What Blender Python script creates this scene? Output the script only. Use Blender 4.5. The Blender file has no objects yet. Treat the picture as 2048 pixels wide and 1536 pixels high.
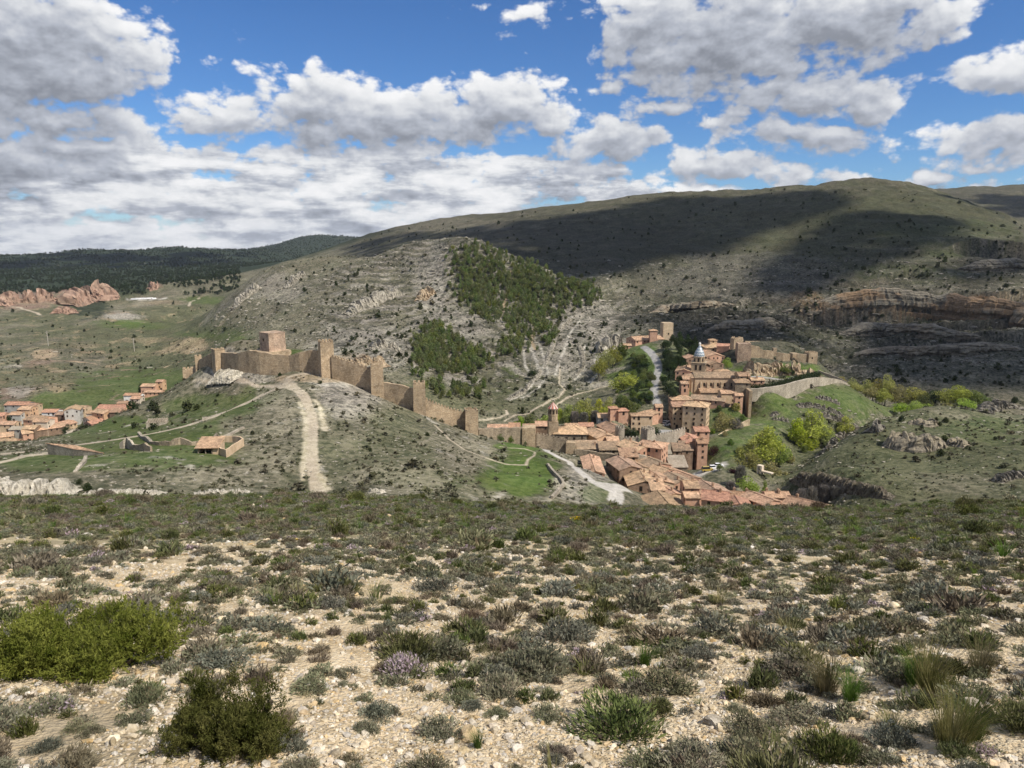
import bpy, bmesh, math, random
import numpy as np
from mathutils import Vector, Matrix
R = math.radians
random.seed(7); rng = np.random.default_rng(7)
scene = bpy.context.scene
COL = scene.collection

# ---------------------------------------------------------------- camera
F_PX, PITCH = 1462.0, R(11.15)          # focal length for a 2048 px wide frame, camera tilt down
cam_d = bpy.data.cameras.new('camera'); cam = bpy.data.objects.new('camera', cam_d); COL.objects.link(cam)
cam_d.sensor_width = 36.0; cam_d.lens = 36.0 * F_PX / 2048.0
cam_d.clip_start = 0.05; cam_d.clip_end = 30000
cam.location = (0, 0, 0); cam.rotation_euler = (R(90) - PITCH, 0, 0)
scene.camera = cam
CT, ST = math.cos(PITCH), math.sin(PITCH)
def ray(u, v):
    a, b = (u - 1024) / F_PX, (768 - v) / F_PX
    return a, CT + b * ST, -ST + b * CT
def P(u, v, d):
    """a sight line read off the photograph, followed to the survey distance d -> world point"""
    x, y, z = ray(u, v); k = d / y
    return Vector((x * k, d, z * k))
def uv_of(x, y, z):
    dep = y * CT - z * ST
    return 1024 + F_PX * x / dep, 768 - F_PX * (y * ST + z * CT) / dep

# ---------------------------------------------------------------- light
SUN_EL, SUN_AZ = R(50), R(124)           # azimuth clockwise from +Y (view direction)
SUN = Vector((math.sin(SUN_AZ) * math.cos(SUN_EL), math.cos(SUN_AZ) * math.cos(SUN_EL), math.sin(SUN_EL)))
sl = bpy.data.lights.new('sun', 'SUN'); sl.energy = 4.9; sl.angle = R(0.53); sl.color = (1.0, 0.93, 0.82)
so = bpy.data.objects.new('sun', sl); COL.objects.link(so)
so.rotation_euler = (-SUN).to_track_quat('-Z', 'Y').to_euler()
scene.view_settings.view_transform = 'Standard'; scene.view_settings.look = 'None'
scene.view_settings.gamma = 1; scene.view_settings.exposure = 0.22
scene.cycles.max_bounces = 6; scene.cycles.diffuse_bounces = 2; scene.cycles.glossy_bounces = 2
scene.cycles.transmission_bounces = 4; scene.cycles.volume_bounces = 0; scene.cycles.transparent_max_bounces = 4
scene.cycles.use_adaptive_sampling = True; scene.cycles.adaptive_threshold = .025; scene.cycles.adaptive_min_samples = 32
scene.cycles.use_denoising = True; scene.cycles.denoiser = "OPENIMAGEDENOISE"; scene.cycles.denoising_prefilter = "ACCURATE"; scene.cycles.denoising_input_passes = "RGB_ALBEDO_NORMAL"

# ---------------------------------------------------------------- node helper
class NT:
    def __init__(s, tree): s.t = tree
    def n(s, typ, **kw):
        nd = s.t.nodes.new(typ)
        for k, v in kw.items(): setattr(nd, k, v)
        return nd
    def link(s, a, b): s.t.links.new(a, b)
    def put(s, sock, val):
        if hasattr(val, 'is_linked') or hasattr(val, 'links'): s.link(val, sock)
        elif val is not None: sock.default_value = val
    def math(s, op, a, b=None, c=None, clamp=False):
        nd = s.n('ShaderNodeMath', operation=op); nd.use_clamp = clamp
        for i, v in enumerate((a, b, c)):
            if v is not None: s.put(nd.inputs[i], v)
        return nd.outputs[0]
    def vmath(s, op, a, b=None):
        nd = s.n('ShaderNodeVectorMath', operation=op)
        s.put(nd.inputs[0], a)
        if b is not None: s.put(nd.inputs[1], b)
        return nd.outputs['Value'] if op in ('LENGTH', 'DOT_PRODUCT', 'DISTANCE') else nd.outputs[0]
    def step(s, x, lo, hi):
        if lo > hi: return s.math('SUBTRACT', 1.0, s.step(x, hi, lo))
        nd = s.n('ShaderNodeMapRange', interpolation_type='SMOOTHSTEP')
        s.put(nd.inputs[0], x); nd.inputs[1].default_value = lo; nd.inputs[2].default_value = hi
        return nd.outputs[0]
    def lin(s, x, lo, hi, a=0.0, b=1.0):
        nd = s.n('ShaderNodeMapRange')
        s.put(nd.inputs[0], x)
        for i, v in enumerate((lo, hi, a, b)): nd.inputs[1 + i].default_value = v
        return nd.outputs[0]
    def mix(s, f, a, b, blend='MIX'):
        nd = s.n('ShaderNodeMix', data_type='RGBA', blend_type=blend)
        s.put(nd.inputs[0], f)
        for i, v in ((6, a), (7, b)):
            if isinstance(v, tuple): v = (*v, 1.0) if len(v) == 3 else v
            s.put(nd.inputs[i], v)
        return nd.outputs[2]
    def noise(s, vec, scale, detail=4, rough=0.55, dim='3D', typ='FBM', dist=0.0):
        nd = s.n('ShaderNodeTexNoise', noise_dimensions=dim)
        try: nd.noise_type = typ
        except Exception: pass
        if vec is not None: s.put(nd.inputs['Vector'], vec)
        nd.inputs['Scale'].default_value = scale; nd.inputs['Detail'].default_value = detail
        nd.inputs['Roughness'].default_value = rough; nd.inputs['Distortion'].default_value = dist
        return nd.outputs[0]
    def vor(s, vec, scale, feat='F1', out='Distance', rnd=1.0):
        nd = s.n('ShaderNodeTexVoronoi', feature=feat)
        s.put(nd.inputs['Vector'], vec); nd.inputs['Scale'].default_value = scale; nd.inputs['Randomness'].default_value = rnd
        return nd.outputs[out]
    def attr(s, name, out='Color'):
        return s.n('ShaderNodeAttribute', attribute_name=name).outputs[out]

def new_mat(name):
    m = bpy.data.materials.new(name); m.use_nodes = True
    t = NT(m.node_tree); b = m.node_tree.nodes['Principled BSDF']
    b.inputs['Roughness'].default_value = 0.9; b.inputs['Specular IOR Level'].default_value = 0.25
    return m, t, b

# ---------------------------------------------------------------- sky and clouds (all by direction)
def build_world():
    w = bpy.data.worlds.new('World'); scene.world = w; w.use_nodes = True
    w.node_tree.nodes.clear(); t = NT(w.node_tree)
    sky = t.n('ShaderNodeTexSky', sky_type='NISHITA'); sky.sun_disc = False
    sky.sun_elevation = SUN_EL; sky.sun_rotation = SUN_AZ
    sky.altitude = 1200; sky.air_density = 1.0; sky.dust_density = 0.3; sky.ozone_density = 2.5
    tc = t.n('ShaderNodeTexCoord').outputs['Generated']
    sep = t.n('ShaderNodeSeparateXYZ'); t.link(tc, sep.inputs[0])
    x, y, z = sep.outputs
    az = t.math('ARCTAN2', x, y); el = t.math('ARCSINE', z)
    comb = t.n('ShaderNodeCombineXYZ'); t.link(az, comb.inputs[0]); t.link(el, comb.inputs[1])
    q = comb.outputs[0]
    def ang(u, v):
        a, b, c = ray(u, v); return math.atan2(a, b), math.atan2(c, math.hypot(a, b))
    # a cumulus is a few soft ellipses; (u, v, half width, half height, weight)
    blobs = [(20,70,240,110,1.0),(190,95,130,85,.9),(90,150,170,62,1.0),(-160,120,200,120,1.0),(120,240,180,38,.85),(-20,305,190,46,.9),(-60,236,160,40,.9),
             (455,235,115,50,.85),(640,205,140,66,1.0),(820,235,190,66,1.05),(1000,215,150,58,1.0),(1090,250,90,42,.8),(700,265,190,46,.95),
             (1215,285,125,50,.85),(1300,272,50,32,.7),(580,150,34,14,.5),(1050,27,44,26,.55),(985,0,40,8,.5),
             (1290,50,115,85,.95),(1450,70,170,115,1.05),(1680,30,230,84,1.05),(1860,25,110,55,.85),(1350,115,120,58,.9),(1520,130,110,52,.85),
             (1640,185,160,48,.9),(1750,195,85,40,.8),(1560,212,110,28,.75),(1590,272,135,34,.9),(1455,252,70,22,.75),(1665,285,85,27,.7),
             (1222,171,56,14,.7),(1352,224,72,20,.75),(2000,158,92,36,.85),(2100,140,110,50,.9),(1955,290,115,32,.8),(2060,262,90,36,.8),(1985,332,95,15,.7),
             (1430,340,150,30,.8),(1600,352,130,26,.75),(1885,358,60,14,.6),(2010,366,90,12,.6),(1655,327,40,10,.5),
             (-500,200,260,110,.9),(2500,120,240,110,.9),(2350,330,190,50,.7),(900,-420,330,110,.9),(200,-520,330,140,.9),(1750,-430,380,120,.9)]
    g = bpy.data.node_groups.new('cloud_density', 'ShaderNodeTree')
    g.interface.new_socket('q', in_out='INPUT', socket_type='NodeSocketVector')
    g.interface.new_socket('d', in_out='OUTPUT', socket_type='NodeSocketFloat')
    g.interface.new_socket('s', in_out='OUTPUT', socket_type='NodeSocketFloat')
    g.interface.new_socket('b', in_out='OUTPUT', socket_type='NodeSocketFloat')
    k = NT(g); gi = k.n('NodeGroupInput'); go = k.n('NodeGroupOutput')
    v0 = gi.outputs[0]
    wv = k.n('ShaderNodeTexNoise', noise_dimensions='2D'); k.link(v0, wv.inputs['Vector']); wv.inputs['Scale'].default_value = 9; wv.inputs['Detail'].default_value = 3
    off = k.vmath('MULTIPLY', k.vmath('SUBTRACT', wv.outputs['Color'], (.5, .5, .5)), (.085, .05, 0))
    vw = k.vmath('ADD', v0, off)
    m = None
    for (u, v, ru, rv, wt) in blobs:
        a, e = ang(u, v)
        l = k.vmath('LENGTH', k.vmath('MULTIPLY', k.vmath('SUBTRACT', vw, (a, e, 0)), (F_PX / ru * .86, F_PX / rv * .86, 0)))
        f = k.math('MULTIPLY_ADD', l, -wt*1.1, wt*1.15)
        m = f if m is None else k.math('SMOOTH_MAX', m, f, .18)
    k.link(m, go.inputs[2])
    # the layer of flat cumulus towards the horizon
    s2 = k.n('ShaderNodeSeparateXYZ'); k.link(v0, s2.inputs[0])
    low = k.noise(k.vmath('MULTIPLY', v0, (1.0, 6.0, 0)), 5.0, 6, .55, '2D')
    band = k.math('MULTIPLY', k.step(s2.outputs[1], .142, .088), k.step(s2.outputs[0], .30, .12))
    right = k.math('MULTIPLY', k.step(s2.outputs[1], .09, .06), .55)
    lay = k.math('ADD', k.math('MULTIPLY', k.math('MAXIMUM', band, right), 1.25), k.math('MULTIPLY_ADD', low, 1.9, -1.32))
    m = k.math('SMOOTH_MAX', m, k.math('MINIMUM', lay, .85), .15)
    an = k.vmath('MULTIPLY', v0, (1, 1.55, 0))
    n1 = k.noise(an, 17, 10, .60, '2D')
    vo = k.n('ShaderNodeTexVoronoi', feature='SMOOTH_F1', voronoi_dimensions='2D'); k.link(k.vmath('ADD', an, k.vmath('MULTIPLY', off, (.35, .35, 0))), vo.inputs['Vector'])
    vo.inputs['Scale'].default_value = 26; vo.inputs['Detail'].default_value = 3; vo.inputs['Roughness'].default_value = .55; vo.inputs['Smoothness'].default_value = .35
    puff = k.math('MULTIPLY_ADD', vo.outputs['Distance'], -.62, .26)
    d = k.math('ADD', m, k.math('ADD', k.math('MULTIPLY_ADD', n1, 1.25, -.50), puff))
    k.link(d, go.inputs[0])
    sm = k.noise(an, 17, 2.2, .6, '2D'); k.link(k.math('ADD', m, k.math('MULTIPLY_ADD', sm, 1.1, -.45)), go.inputs[1])
    def D(vec):
        nd = t.n('ShaderNodeGroup'); nd.node_tree = g; t.put(nd.inputs[0], vec); return nd.outputs
    d0, s0, b0 = D(q)
    up1, su1, _ = D(t.vmath('ADD', q, (.004, .009, 0))); _, su2, _ = D(t.vmath('ADD', q, (.010, .030, 0))); _, su3, _ = D(t.vmath('ADD', q, (.014, .060, 0)))
    alpha = t.step(d0, .0, .42)
    pos = lambda s: t.math('MAXIMUM', s, 0.0)
    occ = t.math('ADD', t.math('MULTIPLY', pos(su1), .55), t.math('ADD', t.math('MULTIPLY', pos(su2), .85), t.math('MULTIPLY', pos(su3), .45)))
    lit = t.math('POWER', 2.718, t.math('MULTIPLY', occ, -.92))
    rel = t.math('MULTIPLY', t.math('SUBTRACT', d0, up1), .34)
    lit = t.math('ADD', lit, t.math('MINIMUM', t.math('MAXIMUM', rel, -.14), .20), clamp=True)
    st1 = t.noise(t.vmath('MULTIPLY', q, (1, 4.2, 0)), 11, 8, .60, '2D'); st2 = t.noise(t.vmath('MULTIPLY', q, (1, 3.0, 0)), 3.5, 3, .5, '2D')
    flat = t.math('ADD', t.math('ADD', t.lin(st1, .36, .62, .22, .84), t.lin(st2, .3, .7, -.12, .14)), t.math('MULTIPLY', rel, 1.0), clamp=True)
    wl = t.math('MULTIPLY', t.step(el, .135, .085), t.step(b0, .30, .05))
    lit = t.math('ADD', t.math('MULTIPLY', lit, t.math('SUBTRACT', 1.0, wl)), t.math('MULTIPLY', flat, wl))
    ramp = t.n('ShaderNodeValToRGB'); t.link(lit, ramp.inputs[0])
    e0 = ramp.color_ramp.elements; e0[0].position = 0.0; e0[0].color = (.24, .26, .305, 1); e0[1].position = 1; e0[1].color = (.93, .93, .94, 1)
    e1 = ramp.color_ramp.elements.new(.33); e1.color = (.46, .49, .56, 1)
    e2 = ramp.color_ramp.elements.new(.68); e2.color = (.77, .785, .81, 1)
    hsv = t.n('ShaderNodeHueSaturation'); hsv.inputs['Saturation'].default_value = 1.12; t.link(sky.outputs[0], hsv.inputs['Color'])
    # the same broken cumulus continues overhead and behind the viewer
    oc = t.noise(tc, 3.2, 5, .55); out_ = t.math('MAXIMUM', t.step(el, .42, .62), t.math('MULTIPLY', t.step(t.math('ABSOLUTE', az), .80, 1.05), t.step(el, -.02, .06)))
    oa = t.math('MULTIPLY', out_, t.step(oc, .44, .60))
    alpha = t.math('MAXIMUM', alpha, oa); ccol = t.mix(oa, ramp.outputs[0], t.mix(t.step(oc, .45, .66), (.80, .80, .80), (.42, .43, .45)))
    bg1 = t.n('ShaderNodeBackground'); t.link(t.mix(1.0, hsv.outputs[0], (.62, .83, 1.10), 'MULTIPLY'), bg1.inputs[0]); bg1.inputs[1].default_value = .088
    bg2 = t.n('ShaderNodeBackground'); t.link(ccol, bg2.inputs[0]); bg2.inputs[1].default_value = .88
    mx = t.n('ShaderNodeMixShader'); t.link(alpha, mx.inputs[0]); t.link(bg1.outputs[0], mx.inputs[1]); t.link(bg2.outputs[0], mx.inputs[2])
    out = t.n('ShaderNodeOutputWorld'); t.link(mx.outputs[0], out.inputs[0])
    w.cycles.sampling_method = 'MANUAL'; w.cycles.sample_map_resolution = 512
build_world()
# ---------------------------------------------------------------- terrain survey: (u, v, distance) sight lines
def vc(u): return float(np.interp(u, [-700,0,300,640,900,1100,1300,1500,1700,1800,1950,2048,2700], [997,1002,1002,995,1009,1016,1021,1021,1026,1021,1013,1013,1010]))
SURVEY = [  # polylines that are densified
 # castle hill: track, road, left foot, crest to the left, wall foot
 [(640,982,172),(632,930,188),(620,880,208),(622,840,228),(600,790,255),(575,760,280),(560,752,292)],
 [(-300,985,165),(0,928,190),(100,905,205),(230,880,225),(330,860,240),(430,830,258),(510,800,270),(550,772,282)],
 [(-400,993,150),(0,988,150),(300,985,152),(500,980,160)],
 [(200,940,170),(400,930,178),(500,905,196),(560,870,215)],
 [(-600,960,225),(-200,915,245),(0,893,258),(100,882,272),(200,850,298),(300,800,322),(380,757,336)],
 [(-600,1020,310),(-200,975,330),(0,925,345),(100,910,350),(200,878,378),(300,838,400),(370,800,420)],
 [(-300,930,420),(0,885,425),(100,874,438),(200,850,455),(262,818,472),(320,792,490)],
 [(380,757,336),(440,742,314),(500,748,302),(560,749,299),(640,751,296),(700,766,292),(755,791,287),(838,828,282),(890,850,285),(940,868,287)],
 [(450,705,318),(545,703,312),(600,705,310)],
 [(450,760,380),(560,775,370),(640,785,355),(750,825,345),(850,868,335),(940,895,330)],
 [(750,900,207),(850,925,195)],[(700,835,240),(770,855,236),(850,885,226),(920,905,232)],[(690,790,265),(760,815,262),(830,845,258)],
 [(880,985,170),(760,978,168)],[(500,790,285),(450,790,290),(400,800,300)],
 [(960,993,178),(1040,990,186),(1100,972,200),(1112,957,208)],[(1000,945,222),(1050,925,238),(1000,900,254),(1062,898,262),(1085,915,246)],
 [(985,886,298),(1045,893,300),(1100,903,302),(1150,914,297)],
 [(1120,1002,186),(1170,985,204)],[(1200,960,228),(1160,925,262)],[(1230,1000,212),(1250,975,227)],
 # town spur
 [(1316,806,395),(1300,770,425),(1313,735,455),(1290,697,490),(1260,695,500),(1330,680,510)],
 [(1300,862,352),(1350,862,358),(1420,868,352)],[(1440,842,375),(1480,830,378)],[(1370,800,408),(1370,765,430)],
 [(1400,940,292),(1450,945,284),(1480,950,282)],[(1380,975,262),(1300,1010,235),(1400,1025,228),(1500,1035,224),(1600,1040,218)],
 # river behind the church and the path to the left bank
 [(1000,866,330),(1100,870,328),(1150,852,345)],[(1180,848,362),(1230,815,395),(1222,790,425),(1205,745,480)],
 [(900,845,385),(960,845,395),(1010,836,402),(1070,826,408),(1130,811,425),(1180,792,445),(1235,776,455)],
 # middle hill
 [(780,780,400),(850,800,400),(920,815,400)],[(850,760,440),(900,770,445),(1000,790,440),(1100,780,445)],[(780,700,480),(900,735,490),(1000,720,505),(1100,740,490),(1160,705,525)],
 [(720,700,475),(640,690,520),(600,680,560)],[(700,640,610),(750,608,655),(850,610,660),(930,620,645),(1000,640,615),(1100,660,575),(1190,680,550)],
 [(600,600,730),(700,565,770),(800,545,790),(880,550,750),(950,560,730),(1050,590,690),(1150,612,672)],[(500,600,830),(600,557,860)],
 [(1200,602,690),(1250,648,630),(1290,668,600)],
 [(425,618,950),(480,574,960),(520,543,960),(560,527,950),(620,517,930),(700,517,900),(760,507,860),(820,492,830),(900,479,805),(955,484,795),(1010,506,770),(1100,547,730),(1180,573,705)],
 [(425,650,1150),(480,600,1150),(520,560,1150),(620,535,1150),(700,535,1100),(760,526,1020),(900,500,960),(1000,527,900),(1100,568,850),(1190,605,800),(1260,662,720)],
 # big hill
 [(700,483,1900),(740,469,1900),(800,453,1850),(900,434,1750),(1000,428,1650),(1080,415,1550),(1190,404,1500),(1320,383,1450),(1450,380,1400),(1580,373,1350),(1700,357,1300),(1760,358,1280),(1850,369,1250),(1950,402,1200),(2048,450,1150),(2200,490,1100),(2600,520,1050)],
 [(700,520,2600),(800,490,2500),(1000,460,2300),(1190,440,2000),(1450,415,1900),(1700,400,1750),(1850,420,1700),(1950,450,1600),(2048,480,1550),(2300,500,1500)],
 [(1700,385,2300),(1880,381,2250),(1980,374,2250),(2048,369,2250),(2500,360,2250)],[(1700,420,3000),(2048,400,3000),(2600,400,3000)],
 [(760,490,1500),(900,462,1380),(1000,458,1250),(1100,468,1150),(1200,470,1130),(1300,452,1150),(1400,450,1120),(1500,448,1100),(1600,438,1080),(1700,428,1050),(1800,430,1010),(1900,448,960),(2000,480,910),(2200,520,850)],
 [(1000,495,1040),(1100,530,940),(1200,560,870),(1300,558,885),(1400,558,862),(1500,548,855),(1600,520,880),(1700,500,900),(1800,495,890),(1900,500,860),(2000,512,840),(2200,540,800)],
 [(1280,640,700),(1400,622,745),(1500,628,700),(1600,640,680),(1700,650,662),(1800,652,660),(1900,645,668),(2000,640,655),(2300,650,620)],
 [(1320,672,600),(1400,672,600),(1500,672,600),(1600,715,570),(1700,722,568),(1800,735,525),(1900,748,502),(2048,705,520),(2300,710,500)],
 [(1650,776,500),(1750,808,455),(1850,824,440),(1950,828,425),(2048,820,440)],
 [(1400,745,545),(1500,748,545),(1560,745,550),(1640,765,520)],
 # left background
 [(-400,800,560),(0,770,585),(60,790,520),(150,805,512),(240,790,535)],[(-400,700,880),(0,702,850),(100,690,850),(200,690,850),(300,690,830),(400,702,760)],[(0,745,650),(200,745,680),(300,742,640),(340,765,570)],
 [(-400,640,1180),(0,640,1150),(100,640,1150),(250,647,1100),(350,642,1050),(400,657,930)],[(220,622,1220),(300,615,1260),(400,605,1280)],
 [(-400,600,1480),(60,590,1460),(150,577,1500),(205,577,1480),(226,604,1420)],[(270,601,1420),(330,602,1400),(380,600,1400)],[(300,566,1550),(380,562,1600),(440,566,1500)],[(240,608,1700),(270,603,1600)],
 [(-400,565,1900),(0,562,2000),(100,566,1900),(225,580,1750),(300,558,1950),(400,556,1950),(480,552,1750)],
 [(-400,535,2800),(100,531,2800),(300,530,2700),(450,530,2700),(560,522,3300),(650,502,3900)],
 [(-900,515,3500),(-200,512,3500),(0,511,3500),(80,510,3500),(140,503,3500),(200,500,3400),(240,503,3400),(340,494,3400),(400,500,3700),(430,500,4000),(520,501,4300),(560,490,4700),(600,474,4800),(640,470,4800),(700,475,4600),(730,481,4400)],
 [(-900,540,5500),(0,535,5500),(340,525,5500),(640,500,6500),(800,520,5500),(1100,520,5000),(1500,520,4500),(2048,520,4500),(2600,520,4500)],
 [(-900,560,9500),(0,555,9500),(640,540,9500),(1100,540,9500),(1500,540,9500),(2600,540,9500)],
 # right knoll and the river bend
 [(1650,905,300),(1700,872,318),(1745,843,330),(1800,826,342),(1860,816,352),(1920,818,352),(2000,826,346),(2150,838,330),(2600,860,320)],
 [(1750,856,312),(1850,838,326),(1950,836,326),(2060,842,322)],[(1600,950,270),(1660,945,266),(1700,940,265)],[(1700,905,287),(1800,898,284),(1900,900,276),(2048,900,266)],[(1800,950,246),(1900,950,240),(2048,945,238)],[(1640,965,250),(1720,988,232),(1800,1000,222),(1900,1003,216),(2048,998,210)],
 [(1700,890,365),(1800,862,405),(1900,852,415),(2048,850,410)],[(1575,985,280),(1560,945,310),(1600,925,325),(1640,905,348),(1690,872,372)],
 [(1560,1022,255),(1620,1030,246),(1720,1040,205)],
 [(1465,846,368),(1490,840,374)],[(1484,838,386),(1494,838,384)],[(1510,792,390),(1560,790,398),(1600,778,408),(1690,768,432)],[(1600,832,375),(1700,822,392),(1760,826,402)],[(1450,862,348),(1520,880,336),(1560,862,350),(1620,880,356)],[(1440,902,316),(1490,925,304),(1540,930,310)],
 [(1480,742,456),(1560,752,446),(1640,752,444)],[(1480,697,474),(1560,708,473),(1632,722,469)],[(1500,684,500),(1560,690,508),(1610,704,500)],[(1400,712,470),(1440,738,450)],
]
pts = []
for pl in SURVEY:
    for (a, b) in zip(pl[:-1], pl[1:]):
        n = max(1, int(abs(b[0] - a[0]) / 60 + abs(math.log(b[2] / a[2])) / .08))
        for i in range(n):
            f = i / n; pts.append((a[0] + (b[0]-a[0])*f, a[1] + (b[1]-a[1])*f, a[2] * (b[2]/a[2])**f))
    pts.append(pl[-1])
for u in range(-700, 2701, 110):           # the hidden ground just past the near brow
    right = min(1, max(0, (u - 1000) / 250)); c = vc(u)
    pts += [(u, c + 10, 48), (u, c + 45 + 50*right, 75), (u, c + 38 + 90*right, 105)]
    if right > 0: pts.append((u, c + 70*right + 8, 155))
    else: pts.append((u, c + 10, 138))
EXTRA = []   # ground points added by buildings before the surface is solved

def perlin(x, y, seed=0):
    r = np.random.default_rng(seed); ang = r.random((256, 256)).astype(np.float32) * 6.2832
    gx, gy = np.cos(ang), np.sin(ang)
    xi = np.floor(x); yi = np.floor(y); fx = (x - xi).astype(np.float32); fy = (y - yi).astype(np.float32)
    xi = xi.astype(np.int64) & 255; yi = yi.astype(np.int64) & 255; x1 = (xi + 1) & 255; y1 = (yi + 1) & 255
    sx = fx*fx*fx*(fx*(fx*6-15)+10); sy = fy*fy*fy*(fy*(fy*6-15)+10)
    a = gx[xi, yi]*fx + gy[xi, yi]*fy; b = gx[x1, yi]*(fx-1) + gy[x1, yi]*fy
    c = gx[xi, y1]*fx + gy[xi, y1]*(fy-1); d = gx[x1, y1]*(fx-1) + gy[x1, y1]*(fy-1)
    return (a + (b-a)*sx + ((c + (d-c)*sx) - (a + (b-a)*sx))*sy) * 1.5
def fbm(x, y, wl, octs=4, gain=.5, seed=0, ridged=False):
    o = 0.; a = 1.; s = 0.
    for i in range(octs):
        n = perlin(x / wl + 17.3*i, y / wl - 9.1*i, seed + i)
        o = o + a * ((1 - 2*np.abs(n)) if ridged else n); s += a; a *= gain; wl *= .5
    return o / s
def sstep(a, b, x):
    t = np.clip((x - a) / (b - a), 0, 1); return t*t*(3 - 2*t)

class Terrain: pass
TR = Terrain()
def solve_terrain():
    C = []
    for (u, v, d) in pts:
        p = P(u, v, d); r = math.hypot(p.x, p.y); C.append((math.atan2(p.x, p.y), math.log(r), p.z / r))
    for p in EXTRA:
        r = math.hypot(p[0], p[1]); C.append((math.atan2(p[0], p[1]), math.log(r), p[2] / r))
    C = np.array(C); S = 10.0
    X = C[:, :2] * S
    def K(A, B):
        d2 = ((A[:, None, :] - B[None, :, :])**2).sum(-1) + 1e-9
        return .5 * d2 * np.log(d2)
    N = len(X); M = np.zeros((N+3, N+3)); M[:N, :N] = K(X, X) + np.eye(N) * .0001
    Q = np.c_[np.ones(N), X]; M[:N, N:] = Q; M[N:, :N] = Q.T
    W = np.linalg.solve(M, np.r_[C[:, 2], np.zeros(3)])
    pg = np.arange(-1.0, 1.001, .006); lg = np.arange(math.log(38), math.log(9600) + .02, .011)
    G = np.empty((len(pg), len(lg)))
    for i, ph in enumerate(pg):
        A = np.c_[np.full(len(lg), ph), lg] * S
        G[i] = K(A, X) @ W[:N] + W[N] + A @ W[N+1:]
    ph = np.concatenate([np.arange(-1.5, -.98, .02), np.arange(-.98, -.66, .006), np.arange(-.66, .66, .00125), np.arange(.66, .98, .006), np.arange(.98, 1.51, .02)])
    def seg(a, b, s): return np.arange(math.log(a), math.log(b), s)
    lr = np.concatenate([seg(1.1, 46, .0115), seg(46, 140, .015), seg(140, 900, .0029), seg(900, 2400, .006), seg(2400, 9500, .02)])
    def cubic(x, x0, h, n):
        f = np.clip((x - x0) / h, 1, n - 2.001); i = f.astype(int); t = f - i
        w = [-.5*t**3 + t**2 - .5*t, 1.5*t**3 - 2.5*t**2 + 1, -1.5*t**3 + 2*t**2 + .5*t, .5*t**3 - .5*t**2]
        A = np.zeros((len(x), n))
        for k in range(4): A[np.arange(len(x)), i - 1 + k] += w[k]
        return A
    E = cubic(ph, pg[0], .006, len(pg)) @ G @ cubic(lr, lg[0], .011, len(lg)).T
    r = np.exp(lr)[None, :].repeat(len(ph), 0); PH = ph[:, None].repeat(len(lr), 1)
    x = r * np.sin(PH); y = r * np.cos(PH)
    # the near slope under the camera
    uc = 1024 + F_PX * np.tan(np.clip(ph, -1.1, 1.1)) / 1.04
    ec = []
    for a, u in zip(ph, uc):
        c = P(u, vc(u), 40.); ec.append(c.z / math.hypot(c.x, c.y))
    ec = np.array(ec)[:, None]
    slope = -ec - 1.65 / 40
    zf = -1.65 - slope * r - np.maximum(r - 40, 0)**2 * .004
    zf = zf + fbm(x, y, 6, 3, .5, 11) * .16 * sstep(2, 9, r) + fbm(x, y, 1.3, 3, .55, 21) * .055 + fbm(x, y, .22, 3, .6, 31) * .022
    w = sstep(math.log(43), math.log(75), np.log(r))
    z = (1 - w) * zf + w * E * r
    TR.ph, TR.lr, TR.x, TR.y, TR.r = ph, lr, x, y, r
    # relief that the survey lines do not carry
    far = sstep(60, 160, r)
    u, v = uv_of(x, y, z); TR.u, TR.v = u, v
    U_ = u
    town = np.exp(-((u - 1330) / 190)**4) * sstep(200, 230, y) * sstep(540, 500, y)
    rough = np.clip(sstep(500, 560, y) * sstep(1230, 1330, u) * sstep(560, 640, v), 0, 1)         # crags over the gorge
    mid = sstep(400, 480, y) * sstep(1050, 900, y) * sstep(420, 520, u) * sstep(1300, 1200, u)
    back = sstep(1000, 1500, r)
    calm = far * (1 - .85*town)
    z = z + calm * (fbm(x, y, 42, 5, .5, 41) * (1.0 + 2.4*rough + 1.6*mid + 2*back) + rough * fbm(x, y, 26, 5, .55, 51, True) * 4.2)
    z = z + calm * mid * fbm(x + .5*y, y*.35, 16, 4, .55, 61, True) * .9
    z = z - calm * sstep(600, 800, y) * sstep(1250, 1330, u) * fbm(x + .6*y, y - .3*x, 170, 5, .55, 75, True) * 9.0
    z = z - calm * sstep(380, 450, y) * sstep(480, 400, u) * fbm(x + .4*y, y, 130, 4, .55, 79, True) * 4.0
    z = z - calm * mid * fbm(x - .5*y, y + .3*x, 95, 4, .5, 77, True) * 3.2
    z = z + back * fbm(x, y, 260, 4, .5, 71) * 10 * sstep(1300, 2500, r)
    # stepped limestone beds: (u range, v of the foot, distance, height, length of the tread)
    z = z + calm * sstep(560, 700, y) * sstep(2200, 1700, y) * (U_ > 700) * 1.5 * (np.abs(((z + fbm(x, y, 150, 3, .5, 81)*14) / 15.0) % 1.0 - .5) * 2)**3
    for (u0, u1, dist, bow, h, tread) in [(1565,2120,718,-14,24,55),(1880,2250,868,8,22,70),(1690,2150,640,10,11,40),(1760,2150,590,-6,10,40),(1330,1640,640,14,10,40),(1650,1900,800,6,7,50),(1720,1960,612,-14,8,26),(1300,1560,575,10,8,30),(1480,1700,560,-8,8,30),(1420,1640,760,10,6,40)]:
        d = dist + bow * np.sin((u - u0) / (u1 - u0) * 3.1) + fbm(x, y, 60, 5, .5, int(u0)) * 9
        s = y - d; k = sstep(u0, u0 + 70, u) * sstep(u1, u1 - 80, u) * sstep(1500, 1200, y)
        z = z + k * h * (sstep(-.6, 2.0, s) - .5) * np.exp(-np.abs(s) / tread) * (1 + .15*perlin(x/25, y/40, 7))
    TR.z = z
    TR.u, TR.v = uv_of(x, y, z)
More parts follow.
